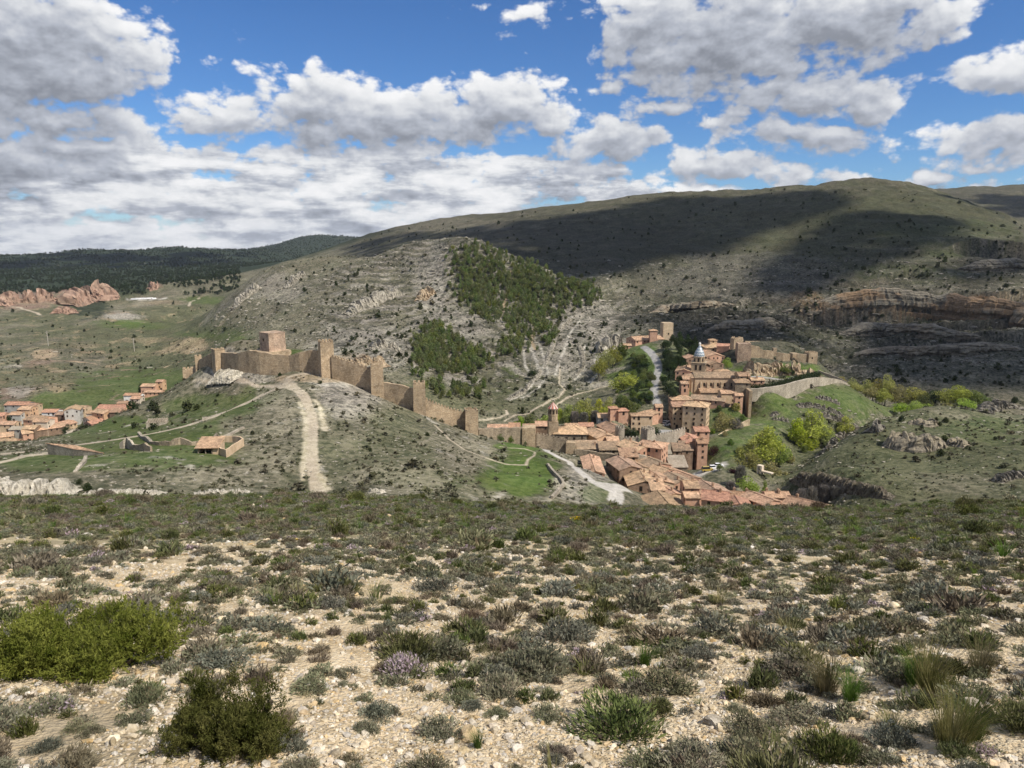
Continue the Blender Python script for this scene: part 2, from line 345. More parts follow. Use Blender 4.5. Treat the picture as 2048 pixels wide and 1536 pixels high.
def H(x, y):
    """ground height by bilinear look-up"""
    ph = math.atan2(x, y); lr = math.log(max(1.11, math.hypot(x, y)))
    i = int(np.clip(np.searchsorted(TR.ph, ph) - 1, 0, len(TR.ph) - 2)); j = int(np.clip(np.searchsorted(TR.lr, lr) - 1, 0, len(TR.lr) - 2))
    a = (ph - TR.ph[i]) / (TR.ph[i+1] - TR.ph[i]); b = (lr - TR.lr[j]) / (TR.lr[j+1] - TR.lr[j])
    Z = TR.z; return float((Z[i,j]*(1-a) + Z[i+1,j]*a)*(1-b) + (Z[i,j+1]*(1-a) + Z[i+1,j+1]*a)*b)
def HV(x, y):
    ph = np.arctan2(x, y); lr = np.log(np.maximum(1.11, np.hypot(x, y)))
    i = np.clip(np.searchsorted(TR.ph, ph) - 1, 0, len(TR.ph) - 2); j = np.clip(np.searchsorted(TR.lr, lr) - 1, 0, len(TR.lr) - 2)
    a = (ph - TR.ph[i]) / (TR.ph[i+1] - TR.ph[i]); b = (lr - TR.lr[j]) / (TR.lr[j+1] - TR.lr[j])
    Z = TR.z; return (Z[i,j]*(1-a) + Z[i+1,j]*a)*(1-b) + (Z[i,j+1]*(1-a) + Z[i+1,j+1]*a)*b

def put_props(o, label=None, cat=None, group=None, kind=None):
    if label: o['label'] = label
    if cat: o['category'] = cat
    if group: o['group'] = group
    if kind: o['kind'] = kind
    return o
def mesh_np(name, V, Fc, mats=(), smooth=False, parent=None, mat_idx=None):
    """V (n,3), Fc (m,k) all faces with k corners"""
    V = np.asarray(V, np.float32); Fc = np.asarray(Fc, np.int32); k = Fc.shape[1]
    me = bpy.data.meshes.new(name); me.vertices.add(len(V)); me.vertices.foreach_set('co', V.ravel())
    me.loops.add(Fc.size); me.loops.foreach_set('vertex_index', Fc.ravel())
    me.polygons.add(len(Fc)); me.polygons.foreach_set('loop_start', np.arange(0, Fc.size, k, dtype=np.int32))
    try: me.polygons.foreach_set('loop_total', np.full(len(Fc), k, np.int32))
    except Exception: pass
    for m in mats: me.materials.append(m)
    if mat_idx is not None: me.polygons.foreach_set('material_index', np.asarray(mat_idx, np.int32))
    me.polygons.foreach_set('use_smooth', np.full(len(Fc), bool(smooth)))
    me.update(calc_edges=True)
    o = bpy.data.objects.new(name, me); COL.objects.link(o)
    if parent is not None: o.parent = parent
    return o
# ---------------------------------------------------------------- ground cover (true colours of what grows or lies there)
def G(u, v, dmin=100.0, lift=0.0):
    """where the sight line of a pixel first meets the ground beyond dmin"""
    a, b, c = ray(u, v); ph = math.atan2(a, b); e = c / math.hypot(a, b)
    i = int(np.clip(np.searchsorted(TR.ph, ph), 1, len(TR.ph) - 1))
    j0 = int(np.searchsorted(TR.lr, math.log(dmin)))
    k = (ph - TR.ph[i-1]) / (TR.ph[i] - TR.ph[i-1])
    er = (TR.z[i-1, j0:] * (1-k) + TR.z[i, j0:] * k) / np.exp(TR.lr[j0:])
    hit = np.nonzero(er >= e)[0]
    j = int(hit[0]) if len(hit) else len(er) - 1
    if j > 0:
        t = (e - er[j-1]) / max(1e-9, er[j] - er[j-1]); lr = TR.lr[j0+j-1] + np.clip(t, 0, 1) * (TR.lr[j0+j] - TR.lr[j0+j-1])
    else: lr = TR.lr[j0]
    r = math.exp(lr); x, y = r * math.sin(ph), r * math.cos(ph)
    return Vector((x, y, H(x, y) + lift))
PAL = {'scrub': ((.060,.064,.038), (.205,.185,.130)), 'dry': ((.105,.098,.066), (.31,.28,.205)), 'grass': ((.050,.076,.020), (.108,.130,.048)),
       'bright': ((.062,.100,.022), (.118,.160,.046)), 'rock': ((.115,.108,.092), (.40,.365,.30)), 'white': ((.21,.20,.17), (.56,.52,.44)),
       'track': ((.35,.30,.22), (.49,.425,.325)), 'road': ((.25,.245,.235), (.36,.35,.33)), 'red': ((.15,.095,.07), (.34,.235,.18)), 'forest': ((.010,.018,.010), (.042,.056,.032)),
       'ochre': ((.20,.155,.095), (.45,.35,.23)), 'cliff': ((.060,.054,.043), (.25,.22,.165)), 'orange': ((.20,.12,.06), (.42,.27,.145)), 'dark': ((.022,.027,.017), (.115,.108,.082)),
       'olive': ((.050,.058,.028), (.135,.135,.075)), 'lane': ((.36,.34,.30), (.50,.475,.43)), 'verge': ((.34,.30,.20), (.56,.50,.375)), 'river': ((.05,.06,.04), (.10,.11,.08))}
# (cover, u, v, half width, half height, nearest, farthest, strength)
PATCH = [
 ('dry',100,640,330,60,800,1300,.4),('scrub',250,720,260,80,500,1150,.8),('olive',330,740,120,40,500,900,.8),('grass',300,770,150,34,440,760,.9),('grass',160,800,110,22,440,700,.9),('grass',430,668,85,26,600,1200,.95),('grass',300,648,110,13,700,1400,.9),('bright',262,646,32,8,700,1400,.8),('grass',410,600,45,9,900,1700,.9),('bright',345,618,22,6,900,1700,.6),
 ('olive',330,690,150,20,560,1100,.7),('olive',430,640,120,30,600,1200,.7),
 ('dry',285,622,75,20,900,1450,.9),('white',245,632,40,8,900,1450,.7),('ochre',330,606,40,5,1000,1600,.5),
 ('red',45,600,70,20,1200,1650,.8),('red',170,590,62,18,1200,1650,.95),('red',120,578,70,8,1200,1650,.7),('red',310,572,18,6,1300,1750,.7),('forest',180,612,40,24,1150,1480,.9),('forest',250,560,60,40,1500,2200,1),
 ('red',35,760,50,40,480,900,.5),('red',85,735,28,18,480,900,.5),('white',15,735,28,16,480,900,.6),('white',40,770,28,25,480,900,.5),('ochre',115,760,30,24,480,900,.75),('ochre',90,708,26,10,500,1000,.8),('ochre',370,690,50,16,500,1000,.75),('ochre',270,705,60,9,500,1000,.5),('ochre',300,680,90,6,500,1000,.4),('ochre',160,690,70,6,500,1000,.4),
 # castle hill
 ('grass',300,870,170,40,180,330,.75),('grass',150,925,170,22,160,240,.8),('grass',340,915,190,28,160,260,.85),('grass',330,875,100,14,180,260,.95),('grass',420,815,110,26,200,330,.8),('grass',250,850,60,20,220,330,.85),('grass',520,790,40,22,220,300,.6),
 ('scrub',300,968,330,14,120,190,.7),('dry',540,890,70,70,150,270,.65),('dry',450,950,120,22,140,210,.55),('scrub',500,860,60,30,180,260,.6),
 ('dry',720,800,70,60,190,290,.7),('rock',700,795,70,50,200,290,.85),('dry',820,830,90,40,190,285,.6),('dry',560,830,50,50,200,290,.6),('grass',800,900,90,40,170,260,.35),('grass',850,960,120,20,140,200,.4),('white',700,762,90,12,250,300,.75),('ochre',640,757,80,8,260,310,.7),('scrub',780,880,110,70,160,280,.55),('olive',790,850,60,40,180,280,.5),('dry',930,900,60,60,160,280,.6),('dry',800,960,120,30,140,200,.55),
 ('grass',1035,950,82,58,160,265,1),('bright',1040,955,62,40,160,265,.9),('bright',1030,893,50,8,235,300,.9),('rock',1160,975,55,40,170,245,.7),('grass',1200,985,40,20,170,245,.6),
 ('rock',500,752,45,14,270,312,.8),('white',455,748,32,10,270,312,.5),('grass',575,706,40,8,300,330,.9),
 # middle hill
 ('dry',700,600,260,110,430,1000,.4),('scrub',650,590,230,100,430,1000,.7),('rock',865,565,36,85,480,900,.85),('white',872,560,16,70,480,900,.4),('rock',730,700,110,50,430,620,.75),('ochre',700,720,45,14,430,560,.55),('rock',900,660,80,45,480,720,.65),('rock',1140,680,110,80,440,720,.75),('rock',1230,620,75,45,520,760,.6),('rock',560,575,60,30,700,1000,.5),
 ('olive',900,790,120,35,380,500,.7),('olive',1000,765,70,30,400,500,.6),('grass',1025,740,25,16,400,560,.6),('dry',900,730,90,20,400,540,.5),('olive',1080,800,120,28,380,470,.7),('olive',1000,560,100,70,500,850,.5),
 # big hill and gorge
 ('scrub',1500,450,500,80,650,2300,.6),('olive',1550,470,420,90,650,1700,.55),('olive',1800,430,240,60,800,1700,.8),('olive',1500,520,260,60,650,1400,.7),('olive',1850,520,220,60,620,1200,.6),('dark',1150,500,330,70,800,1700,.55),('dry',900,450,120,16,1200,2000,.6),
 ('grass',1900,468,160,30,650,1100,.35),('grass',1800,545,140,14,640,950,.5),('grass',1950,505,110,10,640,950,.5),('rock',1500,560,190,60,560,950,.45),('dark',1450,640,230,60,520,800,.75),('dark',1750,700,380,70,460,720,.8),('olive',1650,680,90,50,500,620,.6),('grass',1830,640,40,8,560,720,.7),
 ('cliff',1800,605,250,30,600,800,.6),('orange',1790,608,75,20,680,800,.95),('orange',1985,612,75,22,680,800,.95),('orange',1690,612,40,12,680,800,.6),('orange',1620,600,40,25,640,780,.5),('cliff',1990,525,80,18,820,950,.5),
 # spur
 ('bright',1600,830,150,60,300,440,.85),('grass',1700,800,120,40,330,450,.8),('bright',1560,742,90,16,425,470,.95),('bright',1500,900,80,40,290,350,.8),('grass',1450,835,60,45,330,390,.8),('dry',1545,766,50,5,410,440,.8),('bright',1260,730,60,60,390,500,.85),('bright',1370,740,50,60,390,520,.5),('bright',1440,905,30,14,290,330,.9),('dark',1620,850,70,18,320,400,.35),
 ('olive',1800,915,330,110,190,370,.95),('grass',1980,860,90,30,240,360,.4),('dry',1930,965,120,25,190,300,.3),
]
TRACKS = [  # cover, width in metres, soft edge, pixels along it, nearest distance
 ('track',3.2,.6,[(640,985),(632,965),(626,940),(622,910),(623,880),(625,850),(622,825),(612,800),(598,782),(580,772),(560,770)],120),
 ('verge',1.0,1.1,[(655,978),(640,950),(635,920)],120),('verge',.8,.9,[(606,960),(608,920),(610,880),(612,850),(606,820),(598,805)],120),('verge',1.2,1.1,[(650,860),(645,835),(640,815),(630,800)],120),
 ('track',4.4,.9,[(-200,948),(0,908),(60,903),(150,890),(250,876),(330,862),(420,836),(480,812),(520,792),(550,778),(580,770)],150),
 ('track',4.4,1.2,[(-60,940),(0,925),(50,912),(95,906)],150),
 ('track',3.0,1.5,[(575,770),(572,758),(590,750),(620,747),(680,752),(730,770),(760,790)],240),
 ('track',1.2,1.0,[(580,770),(545,772),(500,766),(440,762),(390,760)],240),('track',.5,.4,[(578,768),(595,758),(615,748)],240),
 ('white',1.6,1.5,[(845,830),(858,838),(868,845)],220),('dry',.6,.6,[(870,850),(872,862),(858,880),(840,890)],180),('dry',.6,.5,[(935,868),(990,880),(1010,890)],240),
 ('track',.5,.5,[(870,850),(900,880),(930,900),(985,920),(1010,928),(1052,930)],180),('track',.5,.5,[(1052,930),(1056,920),(1068,912),(1070,904),(1050,898),(1000,893)],220),('dry',.8,.6,[(1095,928),(1115,955),(1126,970),(1110,985),(1098,1000)],160),
 ('lane',2.6,.6,[(1078,893),(1095,903),(1118,915),(1140,925),(1152,935),(1160,943),(1180,960),(1200,972),(1220,980)],210),
 ('lane',5.0,.8,[(1208,970),(1232,974),(1248,975)],200),('lane',4.0,.8,[(1232,978),(1235,990),(1228,1005)],180),
 ('road',4.2,.5,[(1288,694),(1302,705),(1313,720),(1318,735),(1313,752),(1308,770),(1308,790),(1314,806)],385),
 ('road',7,2,[(1318,868),(1345,862),(1352,870)],330),('lane',5,2,[(1395,950),(1420,940),(1440,930)],265),
 ('track',.9,.5,[(1085,812),(1100,800),(1118,795),(1130,780),(1118,768),(1120,740),(1118,725)],400),('track',1.1,.5,[(1010,842),(1030,830),(1055,828),(1080,812),(1100,800)],385),('track',1.1,.5,[(1110,812),(1135,795),(1165,785),(1200,775),(1225,770),(1235,775),(1233,790)],390),
 ('track',1.0,.5,[(960,840),(1000,835),(1015,828),(1012,820)],380),
 ('ochre',2.2,2.0,[(1003,625),(1010,600),(1018,570),(1020,545)],500),('ochre',2.0,1.5,[(1070,700),(1062,680),(1072,650)],450),
 ('white',1.6,1.0,[(1145,632),(1113,655),(1100,690),(1095,715),(1085,740),(1060,770)],430),('white',1.6,1.0,[(1060,690),(1072,720),(1080,745),(1060,775),(1020,800)],420),('white',1.3,.9,[(1160,640),(1135,680),(1120,720),(1110,750)],430),('white',1.3,.9,[(1170,690),(1165,720),(1170,740),(1150,760)],430),('white',1.2,.9,[(1200,690),(1190,720),(1196,745),(1180,765)],430),('white',1.1,.9,[(1080,690),(1088,715),(1096,745),(1078,775),(1045,795)],425),('white',1.2,.9,[(1048,700),(1050,730),(1066,752)],425),('white',1.3,.9,[(1170,690),(1165,720),(1170,740),(1150,760)],430),
 ('track',3,1.5,[(378,612),(382,603),(405,594)],900),('track',4,2,[(-50,604),(40,615),(80,630)],900),('ochre',2,1.5,[(105,722),(140,722),(190,728)],480),('ochre',2,1.5,[(330,735),(360,722)],420),('lane',6,3,[(255,600),(330,597)],1100),
 ('road',3,1,[(1480,770),(1545,757),(1590,754)],405),
]
def build_terrain():
    x, y, z, r = TR.x, TR.y, TR.z, TR.r
    shp = z.shape
    dzr = np.gradient(z, axis=1) / np.gradient(r, axis=1); dzp = np.gradient(z, TR.ph, axis=0) / r
    slope = np.hypot(dzr, dzp)
    nz = fbm(x, y, 28, 5, .55, 91); nz2 = fbm(x, y, 7, 4, .6, 95); nzb = fbm(x, y, 120, 4, .5, 97)
    A = np.empty(shp + (3,), np.float32); B = np.empty_like(A); A[:] = PAL['scrub'][0]; B[:] = PAL['scrub'][1]
    def lay(name, w):
        w = np.clip(w, 0, 1)[..., None].astype(np.float32)
        A[:] = A * (1-w) + np.array(PAL[name][0], np.float32) * w; B[:] = B * (1-w) + np.array(PAL[name][1], np.float32) * w
    far = r > 60
    lay('olive', sstep(-.1, .4, nzb) * .6 * far); lay('dry', sstep(.05, .45, nz) * .5 * far)
    lay('forest', sstep(1560, 1800, y) * sstep(900, 650, TR.u) * (1 - .5*sstep(.35, .5, nz)))
    U, V = TR.u, TR.v
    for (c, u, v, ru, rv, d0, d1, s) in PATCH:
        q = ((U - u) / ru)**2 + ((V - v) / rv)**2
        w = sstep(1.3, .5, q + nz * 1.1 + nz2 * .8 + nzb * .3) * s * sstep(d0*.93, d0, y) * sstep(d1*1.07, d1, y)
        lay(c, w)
    lb = sstep(380, 450, y) * sstep(1500, 1300, y) * sstep(500, 400, U) * (A[..., 1] < A[..., 0]*1.3)
    lay('olive', lb * sstep(-.3, .1, nzb + .4*nz) * .85); lay('dark', lb * sstep(.12, .4, nz2*.7 - nz*.5) * .5); lay('ochre', lb * sstep(.22, .45, nz + .45*nz2) * .6)
    cl = sstep(.75, 1.25, slope + nz2 * .5) * far
    lay('orange', sstep(.9, 1.4, slope) * (U > 1560) * sstep(560, 600, V) * sstep(640, 600, V) * sstep(660, 700, y) * .45)
    lay('rock', cl * .8 * sstep(1300, 600, y) * (U < 1250)); lay('cliff', cl * .8 * (.55 + .45*np.sin(z*1.9 + nz*3)) * sstep(1300, 1000, y) * (U >= 1250))
    # bedding of the fold on the middle hill: pale ribs that follow the strata
    mid = sstep(420, 470, y) * sstep(900, 800, y) * sstep(600, 680, U) * sstep(1290, 1230, U)
    xf = x - np.interp(y, [430, 700], [15, 45]); st = z - .35*np.sqrt(xf**2 + 900) * sstep(-140, -40, xf) - .02 * y + nz * 4
    lay('rock', mid * sstep(.25, .75, np.sin(st * 6.283 / 5.2) * .5 + .35 + nz2 * .6) * sstep(-.2, .2, nz + .12) * .9)
    lay('dark', mid * sstep(.2, .5, -np.sin(st * 6.283 / 5.2 + .7) * .5 + nz2 * .5) * .75)
    # rock showing through on the castle hill
    hill = sstep(120, 150, y) * sstep(330, 300, y) * (U < 1250)
    st2 = x * .55 - y * .35 + z * 1.2
    lay('white', hill * sstep(.15, .4, nz2) * sstep(.0, .3, nz - .05) * .7)
    lay('rock', hill * sstep(.3, .7, np.sin(st2 * 1.9) * .4 + nz2) * np.exp(-((U-705)/70)**2 - ((V-790)/45)**2) * .9)
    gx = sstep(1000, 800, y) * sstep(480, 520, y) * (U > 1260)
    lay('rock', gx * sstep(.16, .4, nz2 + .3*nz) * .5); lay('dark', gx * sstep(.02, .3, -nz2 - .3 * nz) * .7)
    for (c, wid, soft, px, dmin) in TRACKS:
        q = [G(u, v, dmin) for u, v in px]
        best = np.full(shp, 1e9, np.float32)
        for a, b in zip(q[:-1], q[1:]):
            m = (x > min(a.x, b.x) - 14) & (x < max(a.x, b.x) + 14) & (y > min(a.y, b.y) - 14) & (y < max(a.y, b.y) + 14)
            if not m.any(): continue
            ax, ay = b.x - a.x, b.y - a.y; L = ax*ax + ay*ay + 1e-9
            t = np.clip(((x[m] - a.x) * ax + (y[m] - a.y) * ay) / L, 0, 1)
            best[m] = np.minimum(best[m], np.hypot(x[m] - a.x - t*ax, y[m] - a.y - t*ay))
        lay(c, sstep(wid/2 + soft, wid/2 - soft*.4, best + nz2 * soft * 1.3))
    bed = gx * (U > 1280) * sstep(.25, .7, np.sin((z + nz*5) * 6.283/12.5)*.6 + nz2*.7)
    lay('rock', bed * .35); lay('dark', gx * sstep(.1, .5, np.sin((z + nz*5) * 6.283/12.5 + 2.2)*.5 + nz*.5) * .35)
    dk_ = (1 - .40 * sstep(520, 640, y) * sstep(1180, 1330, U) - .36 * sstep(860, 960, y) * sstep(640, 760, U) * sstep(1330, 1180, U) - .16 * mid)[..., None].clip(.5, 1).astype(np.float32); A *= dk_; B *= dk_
    n1, n2 = shp; idx = np.arange(n1*n2).reshape(shp)
    Fc = np.stack([idx[:-1,:-1], idx[1:,:-1], idx[1:,1:], idx[:-1,1:]], -1)[..., ::-1].reshape(-1, 4)
    near = (r[:-1, :-1] < 56).astype(np.int32).ravel()
    m_far, t, b = new_mat('hillside')
    pos = t.n('ShaderNodeNewGeometry').outputs['Position']
    a, bb = t.attr('cover_a'), t.attr('cover_b')
    f1 = t.noise(pos, .45, 7, .68); f2 = t.noise(pos, .07, 5, .6); f3 = t.noise(pos, 1.6, 3, .6)
    s = t.math('ADD', t.math('MULTIPLY', f1, .62), t.math('ADD', t.math('MULTIPLY', f2, .26), t.math('MULTIPLY', f3, .12)))
    col = t.mix(t.step(s, .41, .60), a, bb)
    tint = t.noise(pos, .03, 4, .6)
    hs = t.n('ShaderNodeHueSaturation'); t.link(col, hs.inputs['Color']); t.put(hs.inputs['Hue'], t.lin(tint, .3, .7, .488, .512)); t.put(hs.inputs['Value'], t.lin(tint, .3, .7, .85, 1.15))
    t.link(hs.outputs[0], b.inputs['Base Color'])
    bp = t.n('ShaderNodeBump'); bp.inputs['Strength'].default_value = .55; bp.inputs['Distance'].default_value = 1.0
    t.link(t.math('ADD', t.math('MULTIPLY', f1, 1.6), t.math('MULTIPLY', f2, 3)), bp.inputs['Height']); t.link(bp.outputs[0], b.inputs['Normal'])
    b.inputs['Specular IOR Level'].default_value = .1
    m_near, t, b = new_mat('stony_soil')
    pos = t.n('ShaderNodeNewGeometry').outputs['Position']
    g1 = t.noise(pos, 3.2, 6, .65); g2 = t.noise(pos, .5, 4, .6); v1 = t.vor(pos, 26, out='Distance'); v2 = t.vor(pos, 26, out='Color'); v3 = t.vor(pos, 70)
    soil = t.mix(t.step(g1, .35, .65), (.40,.305,.18), (.62,.50,.33))
    peb = t.mix(t.lin(v2, 0, 1), (.47,.39,.255), (.72,.63,.475))
    col = t.mix(t.math('MULTIPLY', t.step(v1, .55, .25), t.step(t.noise(pos, 1.3, 4, .6), .40, .58)), soil, peb)
    yy = t.n('ShaderNodeSeparateXYZ'); t.link(pos, yy.inputs[0])
    gr = t.math('MULTIPLY', t.step(yy.outputs[1], 9, 26), t.step(t.noise(pos, .28, 5, .6), .34, .50))
    col = t.mix(gr, col, t.mix(g1, (.075,.110,.026), (.16,.185,.065)))
    col = t.mix(t.math('MULTIPLY', t.step(g2, .52, .66), .5), col, (.17,.145,.095))
    t.link(col, b.inputs['Base Color'])
    bp = t.n('ShaderNodeBump'); bp.inputs['Strength'].default_value = .8; bp.inputs['Distance'].default_value = .03
    t.link(t.math('ADD', t.math('SUBTRACT', g1, t.math('MULTIPLY', v1, .8)), t.math('MULTIPLY', v3, -.35)), bp.inputs['Height']); t.link(bp.outputs[0], b.inputs['Normal'])
    Vx = np.stack([x, y, z], -1).reshape(-1, 3)
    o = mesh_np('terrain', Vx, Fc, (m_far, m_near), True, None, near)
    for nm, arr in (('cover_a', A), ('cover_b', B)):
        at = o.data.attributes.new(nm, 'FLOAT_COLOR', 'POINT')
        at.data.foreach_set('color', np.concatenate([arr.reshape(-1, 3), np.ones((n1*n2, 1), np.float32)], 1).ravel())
    put_props(o, 'stony limestone hillside falling to a walled town, with hills beyond', None, None, 'structure')
    TR.slope = slope; TR.A = A
    return o
# ---------------------------------------------------------------- building materials
def mat_roof(name, lo, hi, moss=.35):
    m, t, b = new_mat(name)
    tc = t.n('ShaderNodeTexCoord').outputs['Object']; rnd = t.n('ShaderNodeObjectInfo').outputs['Random']
    pos = t.n('ShaderNodeNewGeometry').outputs['Position']
    n1 = t.noise(pos, .75, 7, .78); n2 = t.noise(pos, .16, 4, .6); vc_ = t.vor(pos, 2.3, out='Color')
    f = t.math('ADD', t.math('MULTIPLY', t.step(n1, .36, .62), .6), t.math('MULTIPLY', t.lin(vc_, 0, 1), .4))
    col = t.mix(f, lo, hi)
    col = t.mix(t.math('MULTIPLY', t.step(n2, .45, .62), moss), col, (.13, .115, .08))
    hs = t.n('ShaderNodeHueSaturation'); t.link(col, hs.inputs['Color'])
    t.put(hs.inputs['Value'], t.lin(rnd, 0, 1, .78, 1.2)); t.put(hs.inputs['Hue'], t.lin(t.math('FRACT', t.math('MULTIPLY', rnd, 7.3)), 0, 1, .488, .508))
    t.link(hs.outputs[0], b.inputs['Base Color'])
    w = t.n('ShaderNodeTexWave', wave_type='BANDS', bands_direction='X'); t.link(tc, w.inputs['Vector']); w.inputs['Scale'].default_value = 1.35; w.inputs['Distortion'].default_value = .6
    bp = t.n('ShaderNodeBump'); bp.inputs['Strength'].default_value = .8; bp.inputs['Distance'].default_value = .12
    t.link(t.math('ADD', w.outputs['Fac'], t.math('MULTIPLY', n1, 1.3)), bp.inputs['Height']); t.link(bp.outputs[0], b.inputs['Normal'])
    return m
def mat_wall(name, lo, hi, stone=0.0, scale=1.6):
    m, t, b = new_mat(name)
    pos = t.n('ShaderNodeNewGeometry').outputs['Position']; rnd = t.n('ShaderNodeObjectInfo').outputs['Random']
    n1 = t.noise(pos, .55, 5, .65); n2 = t.noise(t.vmath('MULTIPLY', pos, (1.6, 1.6, .25)), .5, 4, .6)
    col = t.mix(t.step(t.math('ADD', t.math('MULTIPLY', n1, .6), t.math('MULTIPLY', n2, .4)), .36, .64), lo, hi)
    if stone:
        big = t.noise(t.vmath('MULTIPLY', pos, (1, 1, .6)), .16, 6, .7); col = t.mix(t.math('MULTIPLY', t.step(big, .46, .60), .8), col, tuple(c*.5 for c in lo))
        crs = t.noise(t.vmath('MULTIPLY', pos, (.35, .35, 3.2)), 1.0, 4, .6); col = t.mix(t.math('MULTIPLY', t.step(crs, .50, .62), .45), col, tuple(c*.6 for c in lo))
        pz = t.vmath('MULTIPLY', pos, (1, 1, 1.7)); cell = t.vor(pz, scale, out='Color'); edge = t.vor(pz, scale, 'DISTANCE_TO_EDGE')
        col = t.mix(t.math('MULTIPLY', t.lin(cell, 0, 1), .5 * stone), col, t.mix(.5, hi, (.62, .55, .43)))
        col = t.mix(t.math('MULTIPLY', t.step(edge, .10, .02), .55 * stone), col, tuple(c * .45 for c in lo))
        bp = t.n('ShaderNodeBump'); bp.inputs['Strength'].default_value = .7; bp.inputs['Distance'].default_value = .15
        t.link(t.math('ADD', t.math('MINIMUM', edge, .15), t.math('MULTIPLY', n1, .3)), bp.inputs['Height']); t.link(bp.outputs[0], b.inputs['Normal'])
    hs = t.n('ShaderNodeHueSaturation'); t.link(col, hs.inputs['Color']); t.put(hs.inputs['Value'], t.lin(rnd, 0, 1, .86, 1.14))
    t.link(hs.outputs[0], b.inputs['Base Color'])
    return m
def mat_plain(name, col, rough=.8, spec=.3, var=.15, sc=3.0):
    m, t, b = new_mat(name); pos = t.n('ShaderNodeNewGeometry').outputs['Position']
    n = t.noise(pos, sc, 4, .6)
    t.link(t.mix(t.step(n, .35, .65), tuple(c*(1-var) for c in col), tuple(min(1, c*(1+var)) for c in col)), b.inputs['Base Color'])
    b.inputs['Roughness'].default_value = rough; b.inputs['Specular IOR Level'].default_value = spec
    return m
MT = {
 'tan': mat_roof('clay_tile', (.215,.135,.085), (.74,.50,.315)), 'red': mat_roof('red_clay_tile', (.24,.13,.085), (.70,.42,.265), .2),
 'brown': mat_roof('weathered_clay_tile', (.15,.105,.072), (.55,.385,.26), .45), 'pale': mat_roof('pale_roof_tile', (.25,.21,.16), (.44,.38,.30), .3),
 'pink': mat_wall('pink_plaster', (.44,.255,.17), (.60,.375,.26)), 'tanw': mat_wall('tan_plaster', (.43,.315,.20), (.58,.44,.30)), 'cream': mat_wall('cream_plaster', (.55,.46,.35), (.70,.61,.49)),
 'white': mat_wall('white_plaster', (.60,.58,.54), (.78,.76,.72)), 'grey': mat_wall('grey_render', (.33,.32,.29), (.45,.44,.40)), 'orange': mat_wall('orange_plaster', (.50,.31,.18), (.62,.41,.26)),
 'stone': mat_wall('rubble_stone', (.20,.155,.105), (.36,.285,.195), 1.0, 1.5), 'brownw': mat_wall('brown_plaster', (.21,.135,.09), (.32,.215,.145), .4, 1.2),
 'castle': mat_wall('castle_stone', (.32,.23,.14), (.50,.375,.24), .9, 1.1), 'ashlar': mat_wall('ashlar', (.40,.30,.19), (.54,.42,.28), .7, .8), 'rubble': mat_wall('pale_rubble', (.30,.26,.20), (.50,.44,.35), 1.0, 1.8),
 'redstone': mat_wall('red_sandstone', (.33,.225,.155), (.50,.355,.255), .8, .7),
 'dark': mat_plain('painted_dark_recess', (.012,.011,.010), .5, .4), 'frame': mat_plain('weathered_wood', (.10,.065,.04)), 'chim': mat_plain('chimney_render', (.36,.24,.16)),
 'glazed': None, 'metal': mat_plain('iron', (.10,.10,.10), .5), 'timber': mat_plain('grey_timber', (.28,.23,.17)),
}
class MB:
    def __init__(s): s.v, s.f, s.m = [], [], []
    def face(s, pts, mi=0):
        n = len(s.v); s.v += [tuple(p) for p in pts]; s.f.append(tuple(range(n, n + len(pts)))); s.m.append(mi)
    def box(s, x0, x1, y0, y1, z0, z1, mi=0, top=None):
        tx0, tx1, ty0, ty1 = top or (x0, x1, y0, y1)
        a = [(x0,y0,z0),(x1,y0,z0),(x1,y1,z0),(x0,y1,z0)]; b = [(tx0,ty0,z1),(tx1,ty0,z1),(tx1,ty1,z1),(tx0,ty1,z1)]
        n = len(s.v); s.v += a + b
        for q in ((3,2,1,0),(4,5,6,7),(0,1,5,4),(1,2,6,5),(2,3,7,6),(3,0,4,7)): s.f.append(tuple(n+i for i in q)); s.m.append(mi)
    def prism(s, ring, z0, z1, mi=0, ring2=None):
        ring2 = ring2 or ring; n = len(s.v); k = len(ring)
        s.v += [(x, y, z0) for x, y in ring] + [(x, y, z1) for x, y in ring2]
        s.f.append(tuple(range(n+k-1, n-1, -1))); s.m.append(mi); s.f.append(tuple(range(n+k, n+2*k))); s.m.append(mi)
        for i in range(k): s.f.append((n+i, n+(i+1)%k, n+k+(i+1)%k, n+k+i)); s.m.append(mi)
    def slab(s, q, th, mi=0):
        """a plate under the polygon q"""
        n = len(s.v); k = len(q); s.v += [tuple(p) for p in q] + [(p[0], p[1], p[2] - th) for p in q]
        s.f.append(tuple(range(n, n+k))); s.m.append(mi); s.f.append(tuple(range(n+2*k-1, n+k-1, -1))); s.m.append(mi)
        for i in range(k): s.f.append((n+(i+1)%k, n+i, n+k+i, n+k+(i+1)%k)); s.m.append(mi)
    def bar(s, a, b, w, mi=0):
        a, b = Vector(a), Vector(b); d = (b - a); q = d.to_track_quat('Z', 'Y'); L = d.length; n = len(s.v)
        for z in (0, L):
            for x, y in ((-w,-w),(w,-w),(w,w),(-w,w)): s.v.append(tuple(a + q @ Vector((x, y, z))))
        for f in ((3,2,1,0),(4,5,6,7),(0,1,5,4),(1,2,6,5),(2,3,7,6),(3,0,4,7)): s.f.append(tuple(n+i for i in f)); s.m.append(mi)
    def build(s, name, mats, parent=None):
        me = bpy.data.meshes.new(name); me.from_pydata(s.v, [], s.f)
        for m in (mats if isinstance(mats, (list, tuple)) else [mats]): me.materials.append(m)
        me.polygons.foreach_set('material_index', s.m); me.update()
        o = bpy.data.objects.new(name, me); COL.objects.link(o)
        if parent is not None: o.parent = parent
        return o
